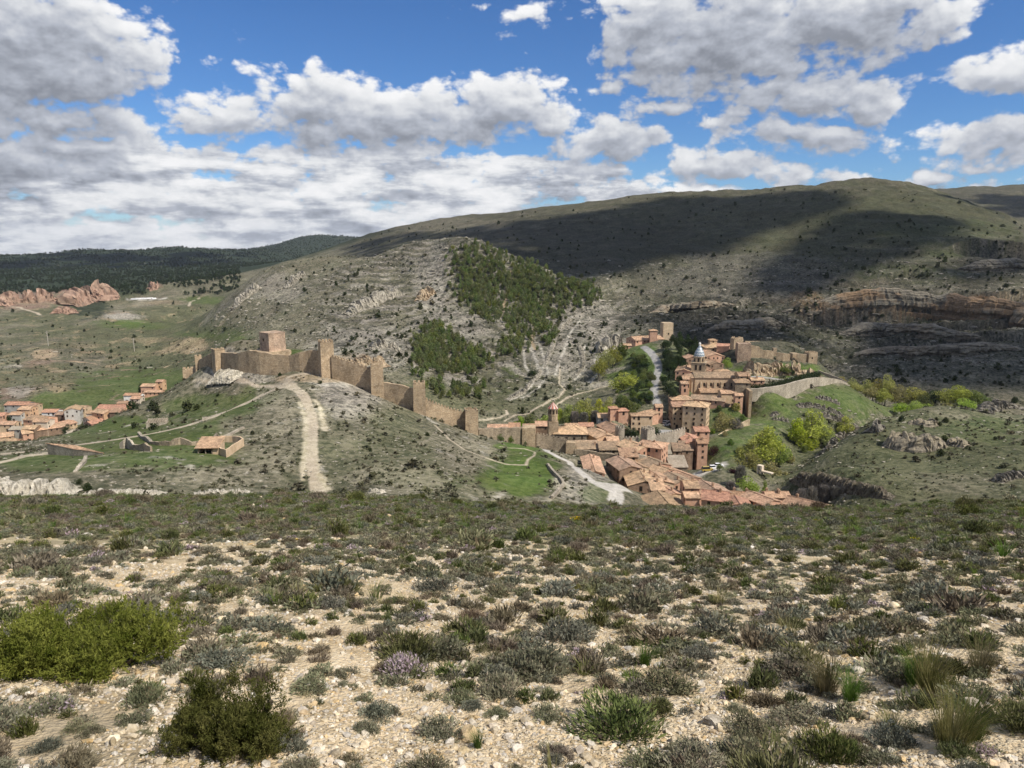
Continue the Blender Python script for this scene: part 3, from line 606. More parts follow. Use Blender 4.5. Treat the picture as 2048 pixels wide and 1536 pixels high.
def empty(name, loc, rz=0.0):
    o = bpy.data.objects.new(name, None); COL.objects.link(o); o.location = loc; o.rotation_euler = (0, 0, rz); o.empty_display_size = .5
    return o
def copy_obj(src, parent=None, loc=None, rot=None, scale=None, name=None):
    o = src.copy(); COL.objects.link(o); o.parent = parent
    if name: o.name = name
    if loc is not None: o.location = loc
    if rot is not None: o.rotation_euler = rot
    if scale is not None: o.scale = scale if hasattr(scale, '__len__') else (scale,)*3
    return o

# ---------------------------------------------------------------- house list: ridge ends as sight lines, distance of the first end
# (u1, v1, d1, u2, v2, width, wall height, roof kind, roof, wall, label, extras)
HS = []
def hs(u1, v1, d1, u2, v2, W, h, kind, rm, wm, label, **k):
    a = P(u1, v1, d1)
    x, y, z = ray(u2, v2); t = a.z / z; b = Vector((x*t, y*t, a.z))
    ax = b - a; L = ax.length
    if abs(v2 - v1) <= 2.5 and abs(u2 - u1) > 12:    # a ridge seen broadside
        b = P(u2, v1 + (v2-v1)*.3, d1); b.z = a.z; ax = b - a; L = ax.length
    rot = k.pop('rot', None)
    rot = math.atan2(ax.y, ax.x) if rot is None else R(rot)
    if kind == 'mono' and math.sin(rot) and math.cos(rot) < 0: rot += math.pi
    L = k.pop('L', None) or L
    kk = k.pop('pitch', .30); rise = kk * (W if kind == 'mono' else W/2)
    c = (a + b) * .5; base = c.z - rise - h
    if kind == 'mono': c = c + Vector((math.sin(rot), -math.cos(rot), 0)) * W/2
    if k.get('ground', True): EXTRA.append((c.x, c.y, base))
    HS.append(dict(c=(c.x, c.y, base), W=W, L=max(L, 2.0), h=h, rot=rot, kind=kind, rise=rise, rm=rm, wm=wm, label=label, **k))
# lower town
hs(1191,941,243,1180,908,6.5,6,'gable','tan','pink','pink-walled house with long tiled roof standing alone beside the white lane', chim=2)
hs(1152,881,306,1194,881,6,5,'mono','brown','stone','low house with brown roof built against the inside of the town wall', chim=1)
hs(1196,883,303,1234,883,6,5.5,'mono','brown','stone','brown-roofed house with a row of small attic windows under its eaves', row=8)
hs(1262,931,262,1234,911,9,6,'gable','brown','brownw','long brown-roofed house running downhill behind the pink lane house', chim=1)
hs(1285,932,268,1248,915,6,4.5,'gable','tan','tanw','narrow house with bright tan roof beside the long brown-roofed house')
hs(1325,926,280,1287,910,9,6,'gable','brown','pink','brown-roofed house just below the ruined stone gate tower', chim=1)
hs(1337,937,268,1308,928,7,5,'gable','tan','pink','small tan-roofed house wedged between two longer roofs', chim=1)
hs(1291,961,250,1279,937,12,5,'gable','tan','brownw','broad house with wide tan roof behind the parked black car', chim=2)
hs(1328,961,252,1302,941,8,5.5,'gable','tan','tanw','tan-roofed house behind the broad roof, with three chimneys', chim=3)
hs(1387,953,272,1322,929,8.5,6,'gable','tan','pink','longest tiled house of the lower quarter with pink end wall toward the river car park', chim=2)
hs(1367,959,255,1336,943,9,5.5,'gable','brown','pink','house with mottled brown roof one row in front of the longest house', chim=1)
hs(1297,958,246,1324,958,6,5,'mono','tan','tanw','low house with single-slope bright roof facing the black car', chim=1)
hs(1350,985,238,1319,968,9,6,'gable','tan','tanw','tan-roofed house right behind the big roof nearest the slope', chim=2)
hs(1337,1006,226,1315,981,13,5,'gable','tan','tanw','big tan-roofed house nearest the slope brow, ridge pointing at the viewer')
hs(1366,961,243,1394,962,8,6,'gable','tan','pink','tan-roofed house above the narrow tall house near the slope brow', chim=1)
hs(1367,983,231,1395,983,6,9,'gable','tan','pink','narrow tall pink house with small roof close to the slope brow')
hs(1428,976,240,1404,960,13,5.5,'gable','brown','pink','wide brown-roofed house at the lower car park', chim=1)
hs(1405,979,232,1458,984,10,5,'gable','red','pink','red-roofed house with long broadside roof and dark dormer near the slope brow', chim=1)
hs(1479,1006,221,1469,990,8,4,'gable','red','pink','small red-roofed house half hidden by shrubs on the brow')
hs(1452,981,244,1497,984,5.5,4,'gable','red','pink','low red-roofed row behind the small half-hidden house', chim=2)
hs(1546,999,226,1498,981,7.5,4.5,'gable','tan','pink','house with smooth bright tan roof slanting toward the river', chim=0)
hs(1529,983,242,1576,985,6,4,'gable','tan','pink','tan-roofed house with white chimneys beside the bare riverside trees', chim=3)
hs(1652,1009,222,1577,991,9,4,'gable','tan','orange','last long tan-roofed house at the river end of the lower quarter', chim=1)
hs(1290,893,292,1250,878,10,4.5,'gable','tan','pink','house with wide dormered roof below the crenellated tower', chim=2)
hs(1300,881,297,1309,882,9.5,9,'hip','tan','pink','tall pink house with hipped roof standing below the plaza wall', rot=-28, L=11, chim=1)
hs(1237,896,292,1272,896,6,3,'mono','tan','orange','low house with broken bright roof between the attic-window house and the pink tower house', chim=1)
hs(1391,880,318,1372,865,8,9,'gable','red','pink','red-roofed house leaning under the palace terrace', chim=1)
hs(1387,853,338,1415,853,8,6,'gable','red','pink','red-roofed house tucked directly under the palace end wall', chim=1)
hs(1392,877,316,1412,877,7,13,'gable','red','pink','tall pink house with wooden balconies on the rock edge', chim=1)
hs(1357,882,320,1379,882,7,11,'mono','brown','brownw','tall brown stone house left of the balconied pink house')
hs(1342,886,318,1356,886,6,8,'mono','brown','brownw','grey-brown narrow house against the crenellated plaza wall')
hs(1333,911,300,1367,911,8,5,'mono','pale','stone','stone barn with open dark front below the tall brown house', door=True)
hs(1324,899,308,1340,899,6,4,'gable','pale','stone','small stone shed with grey roof beside the dark blue-green tree')
# between church and plaza
hs(1195,826,354,1237,825,8,4.5,'gable','tan','grey','house with pale grey front and long roof near the poplar grove')
hs(1224,812,349,1229,812,4,6,'hip','red','pink','slim pink roof-turret house with pyramid roof near the poplar grove', rot=10, L=4)
hs(1241,816,349,1247,816,5,6,'hip','red','pink','stout red turret house with pyramid roof beside the slim turret', rot=10, L=5)
hs(1241,857,330,1212,842,10,5,'gable','tan','brownw','tan-roofed house leaning on the round crenellated tower', chim=1)
hs(1261,827,349,1303,827,6,9.5,'gable','tan','tanw','tan plastered house with square windows beside the dark garden trees', nwin=1.3, pitch=.12)
hs(1266,829,366,1305,818,8,5,'gable','tan','pink','tan-roofed house between square-windowed house and the palace')
hs(1213,873,312,1236,873,5,4,'mono','tan','orange','bright orange-walled house beside the church roofs')
hs(1212,868,313,1184,854,9,4.5,'gable','tan','orange','tan-roofed house touching the right end of the town church', chim=1)
hs(976,849,328,1015,848,6,3,'mono','tan','cream','pale tiled roofs just inside the town wall, nearest the big wall tower')
hs(1018,846,330,1040,846,6,3,'mono','red','pink','red-roofed house peeping over the town wall')
hs(1046,848,328,1070,848,5,3,'mono','tan','tanw','pale-roofed house behind the square wall tower')
hs(1071,842,330,1097,842,8,4.5,'gable','tan','brownw','dark-walled house touching the left side of the bell tower')
hs(1158,845,338,1186,844,6,4,'gable','red','pink','small red-roofed house behind the church nave')
hs(1140,846,335,1147,846,5,3,'hip','tan','tanw','tiny pyramid-roofed house behind the church nave', rot=0, L=6)
# palace and the quarter round the cathedral
hs(1389,801,372,1398,803,11,14.5,'hip','tan','tanw','palace block with hipped roof and tall sunlit end wall above the rocks', rot=-24, L=12, nwin=.8, chim=1, cat='palace')
hs(1342,803,378,1384,803,10,12,'gable','tan','tanw','palace long wing with small square windows facing the car park', nwin=1.2, cat='palace')
hs(1310,808,380,1324,808,6,8,'gable','tan','pink','palace side wing at the left of the car park', rot=0, cat='palace')
hs(1353,790,390,1369,790,10,4,'hip','tan','pink','hip-roofed pavilion rising behind the palace long wing', rot=0, L=11, cat='palace')
hs(1384,788,396,1452,793,10,5.5,'gable','brown','pink','long brown-roofed range between palace and cathedral', row=0)
hs(1440,780,392,1470,781,7,9,'gable','tan','tanw','tan block with rounded end at the right of the palace range')
hs(1478,757,394,1490,757,9,20,'hip','tan','stone','very tall stone block ending the row above the grassy slope', rot=-8, L=8)
hs(1471,785,384,1483,787,5,8,'gable','tan','pink','narrow pink house pressed against the very tall stone block', rot=-5, L=4)
hs(1368,738,428,1376,724,10,6,'gable','tan','pink','tan-roofed house left of the cathedral tower', chim=1)
hs(1386,713,446,1377,708,8,6,'gable','tan','brownw','small house directly behind the cathedral tower')
hs(1364,752,416,1377,752,7,5,'gable','tan','orange','lit orange house below the tower, left of the apse')
hs(1361,762,408,1374,762,6,8,'gable','tan','pink','stepped pink house with red lean-to at the edge of the gardens')
hs(1408,686,506,1445,687,15,4,'hip','tan','tanw','large house with spreading hipped roof behind the cathedral tower', L=14)
hs(1423,677,508,1428,677,5,2.5,'hip','tan','tanw','little tiled lantern house rising over the spreading hipped roof', rot=0, L=5, ground=False)
hs(1432,707,470,1410,698,12,5,'gable','tan','pink','tan-roofed house right behind the blue dome', chim=1)
hs(1434,724,452,1414,717,9,6,'gable','tan','brownw','tan-roofed house right of the tower belfry', chim=1)
hs(1411,732,440,1424,736,7,4,'gable','tan','pink','low tan-roofed house at the foot of the tower, right side')
hs(1432,738,428,1460,739,9,3,'hip','tan','tanw','low hipped house behind the cathedral nave roof', L=9)
hs(1474,744,410,1496,745,9,5,'gable','tan','tanw','tan-roofed house at the garden end of the cathedral')
hs(1500,755,402,1526,756,6,3,'gable','tan','pink','small tan-roofed house beside the castle garden', chim=2)
hs(1441,684,500,1453,690,8,4,'gable','red','pink','red-roofed house next to the castle ruin', rot=-20, L=8)
hs(1262,673,517,1318,670,13,7,'gable','tan','pink','long hillside mansion with tan roof at the top of the road', nwin=1.1, cat='mansion')
hs(1304,658,512,1309,658,5,4,'hip','tan','pink','square lookout room with pyramid roof over the hillside mansion', rot=0, L=5, ground=False)
hs(1246,687,506,1262,687,6,3.5,'gable','tan','pink','low annex at the left end of the hillside mansion')
# lower suburb on the left
hs(16,803,500,61,801,9,8,'gable','red','grey','long red-roofed building highest on the left of the suburb', nwin=1.2)
hs(60,806,498,77,805,8,5,'gable','tan','tanw','tan-roofed house joined to the right of the long red-roofed building')
hs(43,812,485,67,812,9,9,'gable','tan','orange','blocky orange house below the long red-roofed building')
hs(24,823,480,48,823,8,5,'gable','tan','grey','grey-fronted house below the blocky orange house')
hs(-8,825,478,13,824,9,5,'gable','red','pink','red-roofed house cut by the photo edge in the suburb')
hs(90,818,478,118,818,8,6,'gable','red','white','white house with blue-shaded front and red roof')
hs(116,823,474,136,822,8,4,'gable','brown','brownw','brown house between the white house and the pale blank gable')
hs(143,816,468,151,809,9,8.5,'gable','tan','grey','house with big pale blank gable wall')
hs(150,811,482,176,812,8,5,'gable','tan','tanw','tan-roofed house behind the pale blank gable')
hs(62,829,462,98,832,12,5,'gable','tan','pink','broad tan-roofed house in the middle of the suburb')
hs(72,837,452,101,838,8,7,'gable','tan','cream','cream-walled house in front of the broad tan roof')
hs(0,842,452,34,842,8,5,'gable','tan','tanw','tan-roofed row house at the left photo edge, third row')
hs(25,852,445,50,851,8,5,'gable','pale','grey','house with pale grey roof in the suburb')
hs(52,850,446,77,848,9,5,'gable','tan','brownw','tan-roofed house right of the pale grey roof')
hs(42,861,440,63,858,9,6,'gable','tan','pink','tan-roofed house above the white yard walls')
hs(0,866,436,27,863,10,5,'gable','tan','tanw','broad tan roof low at the left photo edge')
hs(-5,877,430,36,875,8,5,'gable','tan','pink','lowest house of the suburb at the left photo edge')
hs(70,853,448,128,845,10,4,'gable','tan','brownw','very long low roof along the bottom of the suburb')
hs(108,846,458,142,838,11,4,'gable','tan','tanw','large roof above the dark courtyard tree')
hs(172,834,460,199,829,10,5,'gable','red','cream','bright red-roofed house above the round dark tree')
hs(175,843,452,203,837,8,5,'gable','red','pink','red-roofed house at the foot of the suburb by the scrub slope')
hs(195,817,468,219,820,9,5,'gable','tan','orange','orange-walled house left of the large suburb block')
hs(200,809,476,256,808,12,7,'gable','red','orange','largest red-roofed block at the right of the suburb')
hs(226,816,466,246,816,5,6,'mono','tan','brownw','brown lean-to in front of the largest red-roofed block')
hs(238,802,484,258,802,6,4,'gable','tan','tanw','small tan house behind the largest red-roofed block')
hs(265,792,485,284,791,7,9,'gable','tan','cream','tall cream house climbing the slope at the right of the suburb')
hs(251,786,500,284,786,6,5,'gable','red','white','flat red-roofed house above the tall cream house')
hs(286,767,520,314,765,8,8,'gable','tan','pink','topmost pink house of the suburb below the castle wall')
hs(315,759,523,328,759,6,7,'gable','tan','orange','orange upper annex of the topmost pink house')
hs(291,780,508,326,778,6,3,'gable','tan','pink','low range under the topmost pink house')
hs(132,861,440,156,857,6,3,'gable','pale','stone','low stone shed at the foot of the suburb below two dark trees')
hs(178,821,471,192,823,7,5,'gable','tan','cream','little cream house in the middle right of the suburb')

def window_mesh(w, h):
    m = MB(); t = .09
    m.box(-w/2, w/2, -.035, .05, -h/2, h/2, 1)  # pane lies on the wall, coloured near-black to look like a shaded recess
    for (a, b, c, d) in ((-w/2-t, w/2+t, h/2, h/2+t), (-w/2-t, w/2+t, -h/2-t*1.4, -h/2), (-w/2-t, -w/2, -h/2, h/2), (w/2, w/2+t, -h/2, h/2), (-.03, .03, -h/2, h/2)):
        m.box(a, b, -.10 if a != -.03 else -.055, .05, c, d, 0)
    return m
PROTO = {}
def window_at(parent, loc, rz, w=.95, h=1.25, name='window'):
    key = (round(w, 2), round(h, 2), name)
    if key not in PROTO:
        o = window_mesh(w, h).build(name, [MT['frame'], MT['dark']]); PROTO[key] = o.data
    else:
        o = bpy.data.objects.new(name, PROTO[key]); COL.objects.link(o)
    o.parent = parent; o.location = loc; o.rotation_euler = (0, 0, rz)
    return o
def roof_mesh(kind, L, W, h, rise, ov=.45, th=.2):
    m = MB(); a, b = L/2 + ov*.7, W/2 + ov; k = rise / (W/2); e = h - ov * k
    top = h + rise
    if kind == 'gable':
        m.slab([(-a,-b,e),(a,-b,e),(a,0,top),(-a,0,top)], th); m.slab([(a,b,e),(-a,b,e),(-a,0,top),(a,0,top)], th)
        m.bar((-a, 0, top + .02), (a, 0, top + .02), .13)
    elif kind == 'mono':
        k = rise / W
        m.slab([(-a,-b,h-ov*k),(a,-b,h-ov*k),(a,b,h+rise+ov*k),(-a,b,h+rise+ov*k)], th)
    else:
        a = L/2 + ov; r = max(0.05, L/2 - W/2)
        for q in ([(-a,-b,e),(a,-b,e),(r,0,top),(-r,0,top)], [(a,b,e),(-a,b,e),(-r,0,top),(r,0,top)], [(a,-b,e),(a,b,e),(r,0,top)], [(-a,b,e),(-a,-b,e),(-r,0,top)]): m.slab(q, th)
        for sx in (-1, 1):
            for sy in (-1, 1): m.bar((sx*a, sy*b, e + .02), (sx*r, 0, top + .02), .11)
    return m
def wall_mesh(kind, L, W, h, rise, deep=7):
    m = MB(); a, b = L/2, W/2
    if kind == 'gable':
        m.face([(-a,-b,-deep),(a,-b,-deep),(a,-b,h),(-a,-b,h)]); m.face([(a,b,-deep),(-a,b,-deep),(-a,b,h),(a,b,h)])
        m.face([(a,-b,-deep),(a,b,-deep),(a,b,h),(a,0,h+rise-.05),(a,-b,h)]); m.face([(-a,b,-deep),(-a,-b,-deep),(-a,-b,h),(-a,0,h+rise-.05),(-a,b,h)])
    elif kind == 'mono':
        t = h + rise - .05
        m.face([(-a,-b,-deep),(a,-b,-deep),(a,-b,h),(-a,-b,h)]); m.face([(a,b,-deep),(-a,b,-deep),(-a,b,t),(a,b,t)])
        m.face([(a,-b,-deep),(a,b,-deep),(a,b,t),(a,-b,h)]); m.face([(-a,b,-deep),(-a,-b,-deep),(-a,-b,h),(-a,b,t)])
    else: m.box(-a, a, -b, b, -deep, h)
    return m
def make_house(s):
    root = empty(s.get('name', 'house'), s['c'], s['rot'])
    put_props(root, s['label'], s.get('cat', 'house'), s.get('group', 'tile-roofed houses of the old town'))
    L, W, h, rise, kind = s['L'], s['W'], s['h'], s['rise'], s['kind']
    wall_mesh(kind, L, W, h, rise).build('wall', MT[s['wm']], root)
    rf = roof_mesh(kind, L, W, h, rise).build('roof', MT[s['rm']], root)
    rr = random.Random(int(s['c'][0]*10 + s['c'][1]*7))
    c, sn = math.cos(s['rot']), math.sin(s['rot'])
    tocam = -Vector((s['c'][0], s['c'][1])).normalized()
    dens = s.get('nwin', 1.0)
    for (nx, ny, half, off, top) in ((0,-1,L,W/2,h), (0,1,L,W/2,h), (1,0,W,L/2,h), (-1,0,W,L/2,h)):
        wn = Vector((nx*c - ny*sn, nx*sn + ny*c))
        if wn.dot(tocam) < .12: continue
        fl = max(1, int((top - .4) / 2.7)); n = max(1, int(half / (2.9 / dens)))
        for f in range(fl):
            for i in range(n):
                if rr.random() < .36: continue
                p = (i + .5) / n * half - half/2 + rr.uniform(-.25, .25); z = top - 1.25 - f * 2.7
                if z < .7: continue
                big = rr.random() < .2
                rz = {(0,-1): 0, (0,1): math.pi, (1,0): math.pi/2, (-1,0): -math.pi/2}[(nx, ny)]
                loc = (p, ny*off, z) if nx == 0 else (nx*off, p, z)
                window_at(root, loc, rz, .72 if not big else .9, .95 if not big else 1.7)
        if s.get('row') and ny == -1:
            for i in range(s['row']): window_at(root, ((i+.5)/s['row']*L - L/2, -off, top - .55), 0, .55, .6)
        if s.get('door') and ny == -1: window_at(root, (-L*.12, -off, 1.5), 0, 3.2, 3.0, 'doorway')  # near-black panel stands in for the dark inside of the barn
    if s['h'] > 4 and (0) == 0 and s.get('row') is None and rr.random() < .6:
        window_at(root, (rr.uniform(-.3, .3)*L, -W/2, 1.05), 0, 1.1, 2.1, 'door')
    for i in range(s.get('chim', 0)):
        y = rr.uniform(-.3, .3) * W; x = rr.uniform(-.42, .42) * L
        zr = h + (rise * (1 - abs(y) / (W/2)) if kind != 'mono' else rise * (y + W/2) / W)
        if kind == 'hip': zr = h + rise*.5; x *= .5; y *= .5
        m = MB(); m.box(x-.35, x+.35, y-.3, y+.3, zr - .5, zr + 1.0); m.box(x-.45, x+.45, y-.4, y+.4, zr + 1.0, zr + 1.14); m.box(x-.25, x+.25, y-.22, y+.22, zr + 1.14, zr + 1.4)
        m.build('chimney', MT['chim'], rf)
    return root
def make_houses():
    for s in HS: make_house(s)
# ---------------------------------------------------------------- walls and towers
def parapet(m, path, closed=False, th=.45, w=.75, gap=.7, h=.9, rag=None):
    """one connected crenellated (or ragged) parapet along path points (x, y, z)"""
    P_ = [Vector(p) for p in path]; ed = list(zip(P_, P_[1:] + P_[:1])) if closed else list(zip(P_[:-1], P_[1:]))
    S = []
    for a, b in ed:
        L = (b - a).length; k = max(1, round(L / (w + gap)))
        for i in range(k): S += [(a.lerp(b, i/k), 0, (a, b)), (a.lerp(b, (i + gap/(w+gap)*.5)/k), 1, (a, b)), (a.lerp(b, (i + 1 - gap/(w+gap)*.5)/k), 0, (a, b))]
    if not closed: S.append((P_[-1], 0, ed[-1]))
    n = len(S); base = len(m.v); cx = sum(p.x for p in P_)/len(P_); cy = sum(p.y for p in P_)/len(P_)
    for i, (p, f, (a, b)) in enumerate(S):
        d = (b - a); nn = Vector((-d.y, d.x, 0)).normalized()
        if closed and nn.x*(p.x-cx) + nn.y*(p.y-cy) > 0: nn = -nn
        q = p + nn*th
        hh = h if rag is None else h * rag.uniform(.05, 1.0)
        for z in (-.08, .10, hh): m.v += [(p.x, p.y, p.z + z), (q.x, q.y, q.z + z)]
    for i in range(n if closed else n-1):
        j = (i+1) % n; A = base + 6*i; B = base + 6*j; f = S[i][1] or rag is not None
        lv = [(0, 2)] + ([(2, 4)] if f else [])
        for lo_, hi_ in lv:
            m.f += [(A+lo_, B+lo_, B+hi_, A+hi_), (B+lo_+1, A+lo_+1, A+hi_+1, B+hi_+1)]; m.m += [0, 0]
        t = 4 if f else 2; m.f.append((A+t, B+t, B+t+1, A+t+1)); m.m.append(0)
        if f: m.f += [(A+2, A+4, A+5, A+3), (B+2, B+3, B+5, B+4)]; m.m += [0, 0]
def wall_line(name, label, px, height, th=1.5, mat='castle', crenel=False, rag=0.0, cat='wall', group=None, ground=False, seed=1, deep=3.0, base_px=None):
    """a masonry wall whose top follows the sight lines px = (u, v, d)"""
    rr = random.Random(seed); Q = [P(*p) for p in px]
    if isinstance(height, (int, float)): height = [height]*len(Q)
    fine = []
    for i, (a, b) in enumerate(zip(Q[:-1], Q[1:])):
        n = max(1, int((b-a).length / (1.2 if rag else 4)))
        for k in range(n): fine.append((a.lerp(b, k/n), height[i] + (height[i+1]-height[i])*k/n))
    fine.append((Q[-1], height[-1]))
    root = empty(name, (Q[0].x, Q[0].y, Q[0].z - height[0])); put_props(root, label, cat, group)
    o0 = root.location; m = MB(); n = len(fine)
    L, Rr = [], []
    for i, (p, h) in enumerate(fine):
        a = fine[max(0, i-1)][0]; b = fine[min(n-1, i+1)][0]; d = Vector((b.x-a.x, b.y-a.y)).normalized(); nn = Vector((-d.y, d.x)) * th/2
        z = p.z + (rr.uniform(-rag, rag*.4) if rag else 0)
        for S, sg in ((L, 1), (Rr, -1)): S.append((p.x + nn.x*sg - o0.x, p.y + nn.y*sg - o0.y, z - o0.z, p.z - h - deep - o0.z))
    vs = []
    for i in range(n):
        l, r = L[i], Rr[i]; vs += [(l[0], l[1], l[3]), (l[0], l[1], l[2]), (r[0], r[1], r[2]), (r[0], r[1], r[3])]
    m.v = vs
    for i in range(n-1):
        a, b = 4*i, 4*i+4
        for q in ((a, b, b+1, a+1), (a+1, b+1, b+2, a+2), (a+2, b+2, b+3, a+3)): m.f.append(q); m.m.append(0)
    for q in ((0, 1, 2, 3), (4*n-1, 4*n-2, 4*n-3, 4*n-4)): m.f.append(q); m.m.append(0)
    m.build('wall_body', MT[mat], root)
    if crenel:
        c = MB(); parapet(c, [(R_[0], R_[1], R_[2]) for R_ in Rr])
        c.build('battlement', MT[mat], root)
    if ground:
        for p, h in fine[::3]: EXTRA.append((p.x, p.y, p.z - h))
    return root
def tower(name, label, u, v, d, w, h, rot=0, depth=None, mat='castle', crenel=True, taper=.96, cat='tower', group=None, ground=False, open_window=None, rag=0):
    """square tower, (u, v) is the middle of its top edge"""
    p = P(u, v, d); depth = depth or w; root = empty(name, (p.x, p.y, p.z - h), R(rot)); put_props(root, label, cat, group)
    m = MB(); a, b = w/2, depth/2; m.box(-a, a, -b, b, -3.5, h, 0, (-a*taper, a*taper, -b*taper, b*taper)); m.build('shaft', MT[mat], root)
    a *= taper; b *= taper
    if crenel:
        c = MB()
        parapet(c, [(-a, -b, h), (a, -b, h), (a, b, h), (-a, b, h)], True, .45, .8, .6)
        c.build('battlement', MT[mat], root)
    if rag:
        c = MB(); rr = random.Random(int(u))
        parapet(c, [(-a, -b, h), (a, -b, h), (a, b, h), (-a, b, h)], True, .6, .7, .5, .25 + .16*rag, rr)
        c.build('broken_parapet', MT[mat], root)
    if ground: EXTRA.append((p.x, p.y, p.z - h))
    if open_window:
        for (x, z, ww, hh) in open_window: window_at(root, (x, -depth/2*(1 - (1-taper)*z/h) - .01, z), 0, ww, hh)
    return root
def castle_and_walls():
    g = 'towers of the town wall climbing the hill'; gw = 'stretches of the town wall'
    tower('wall_tower', 'tallest crenellated wall tower beside the castle on the hilltop', 651, 684, 293, 5.4, 12.8, 25, group=g)
    tower('wall_tower', 'second wall tower downhill from the tallest one, with worn top', 753, 728, 285, 5.0, 12.3, 12, group=g)
    tower('wall_tower', 'third wall tower downhill, square and crenellated', 838, 767, 279, 4.8, 11.0, 8, group=g)
    tower('wall_tower', 'ragged-topped wall tower where the wall reaches the foot of the hill', 942, 821, 283, 5.2, 9.5, 10, crenel=False, rag=5, group=g)
    tower('wall_tower', 'broad plain wall tower with long shadow beside the small trees', 1058, 853, 302, 5.8, 8.4, -3, crenel=False, group=g)
    tower('wall_tower', 'low square tower where the town wall meets the brown-roofed houses', 1142, 883, 302, 4.2, 6, -8, crenel=False, group=g)
    tower('wall_tower', 'slim ruined tower at the far left end of the castle wall', 376, 739, 337, 4.6, 3.6, 20, crenel=True, group=g)
    tower('wall_tower', 'small crenellated tower, second from the far left end of the castle wall', 396, 714, 326, 2.9, 8, 25, group=g)
    tower('wall_tower', 'sunlit square tower at the bend of the castle wall, left of the keep', 436, 700, 315, 4.6, 9, 40, crenel=False, rag=4, group=g)
    wall_line('town_wall', 'stretch of castle wall dropping left from the bend tower', [(388,738,333),(402,718,324),(412,713,321),(424,706,317)], [4,8,8,9], 1.4, 'castle', False, .3, group=gw)
    wall_line('town_wall', 'long shaded castle wall below the keep with a dark stained middle', [(445,705,314),(478,706,306),(500,700,303),(520,703,301),(545,708,300),(580,710,299),(600,704,297),(622,700,296),(639,700,295)], [8.5,9,9.5,9,8.5,8,8.5,9,9.5], 1.6, 'castle', False, .15, group=gw)
    wall_line('town_wall', 'crenellated wall stepping down between the tallest and the second tower', [(664,712,291),(700,724,289),(744,738,287)], [7.6,8.5,10], 1.4, 'castle', True, 0, group=gw)
    wall_line('town_wall', 'wall between the second and third downhill towers', [(766,764,284),(800,769,282),(828,776,281)], [5.5,7.5,10], 1.4, 'castle', False, .2, group=gw)
    wall_line('town_wall', 'crenellated wall curving down from the third tower to the ragged tower', [(850,798,279),(880,812,281),(905,820,283),(931,826,284)], [5.5,6.5,6.5,8], 1.4, 'castle', True, 0, group=gw)
    wall_line('town_wall', 'ragged wall stretch between the ragged tower and the broad plain tower', [(956,857,290),(985,855,296),(1015,855,299),(1046,854,301)], [6,6.2,6.8,7.6], 1.4, 'stone', False, .35, group=gw)
    wall_line('town_wall', 'crenellated wall with a small gate running from the broad tower toward the church', [(1072,868,302),(1090,871,303),(1117,877,303),(1135,882,303)], [5.2,5.6,6,6], 1.4, 'stone', True, 0, group=gw)
    wall_line('town_wall', 'plain wall holding up the brown-roofed row right of the church wall', [(1150,897,300),(1175,900,299),(1200,905,297),(1235,908,294)], [4,4.5,4.5,4], 1.2, 'stone', False, .2, group=gw)
    wall_line('town_wall', 'pale ruined wall behind the long brown-roofed house', [(1255,910,289),(1275,909,289),(1296,912,289)], 5, 1.2, 'rubble', False, .5, group=gw, seed=5)
    # keep
    p = P(544, 664, 309); root = empty('castle_keep', (p.x, p.y, p.z - 7.2), R(47)); put_props(root, 'massive square red sandstone keep above the hilltop castle wall', 'keep')
    m = MB(); m.box(-3.9, 3.9, -3.9, 3.9, -.5, 6.9, 0, (-3.8, 3.8, -3.8, 3.8)); m.box(-3.9, 3.9, -3.9, 3.9, 6.9, 7.25); m.build('tower_body', MT['redstone'], root)
    m = MB(); m.box(-5.6, 5.4, -5.4, 5.8, -5, -.5); m.build('plinth', MT['castle'], root)
    window_at(root, (-3.87, .6, 4.2), -math.pi/2, .5, .9)
    # plaza wall and towers
    wall_line('town_wall', 'tall crenellated wall holding the car park terrace of the palace', [(1306,873,321),(1322,869,323),(1341,865,325),(1355,861,327),(1369,857,329)], [7,7,7.2,7,6.5], 1.3, 'rubble', True, 0, group=gw)
    wall_line('town_wall', 'low crenellated wall between the round tower and the angular tower', [(1249,876,320),(1262,876,320),(1277,875,320)], 3.6, 1.2, 'rubble', True, 0, group=gw)
    tower('wall_tower', 'angular crenellated tower left of the car park terrace wall', 1296, 858, 319, 4.6, 7.5, 30, mat='rubble', group=g)
    p = P(1240, 855, 322); root = empty('round_tower', (p.x, p.y, p.z - 7)); put_props(root, 'pale round crenellated tower beside a tan roof', 'tower')
    ring = lambda r, n=20: [(r*math.cos(6.2832*i/n), r*math.sin(6.2832*i/n)) for i in range(n)]
    m = MB(); m.prism(ring(2.25), -3, 7, 0, ring(2.1)); m.build('shaft', MT['rubble'], root)
    m = MB()
    parapet(m, [(2.1*math.cos(6.2832*i/12), 2.1*math.sin(6.2832*i/12), 7) for i in range(12)], True, .4, .6, .5)
    m.build('battlement', MT['rubble'], root)
    # wall on the grassy spur
    wall_line('curved_wall', 'long curved stone terrace wall above the green slope', [(1500,777,388),(1515,777,388),(1530,775,389),(1545,773,390),(1560,771,392),(1577,767,395),(1590,763,399),(1602,760,404),(1615,757,410),(1632,755,417),(1650,755,424),(1668,757,430),(1682,760,434),(1694,766,436)], [4,4.2,4.2,4.6,5.2,5.4,5.2,4,2.8,2.2,2,2,2,2.2], 1.3, 'rubble', False, .08)
    wall_line('garden_wall', 'thin pale garden wall falling from the castle ruin corner', [(1636,740,452),(1655,747,446),(1675,754,440),(1694,763,437)], 1.3, .6, 'rubble', False, .1)
    wall_line('retaining_wall', 'sunlit wall sloping down below the very tall stone block', [(1431,877,338),(1440,868,344),(1455,859,349),(1472,851,354),(1499,838,358)], [2.4,2.6,2.8,3,3.4], .9, 'ashlar', False, .06)
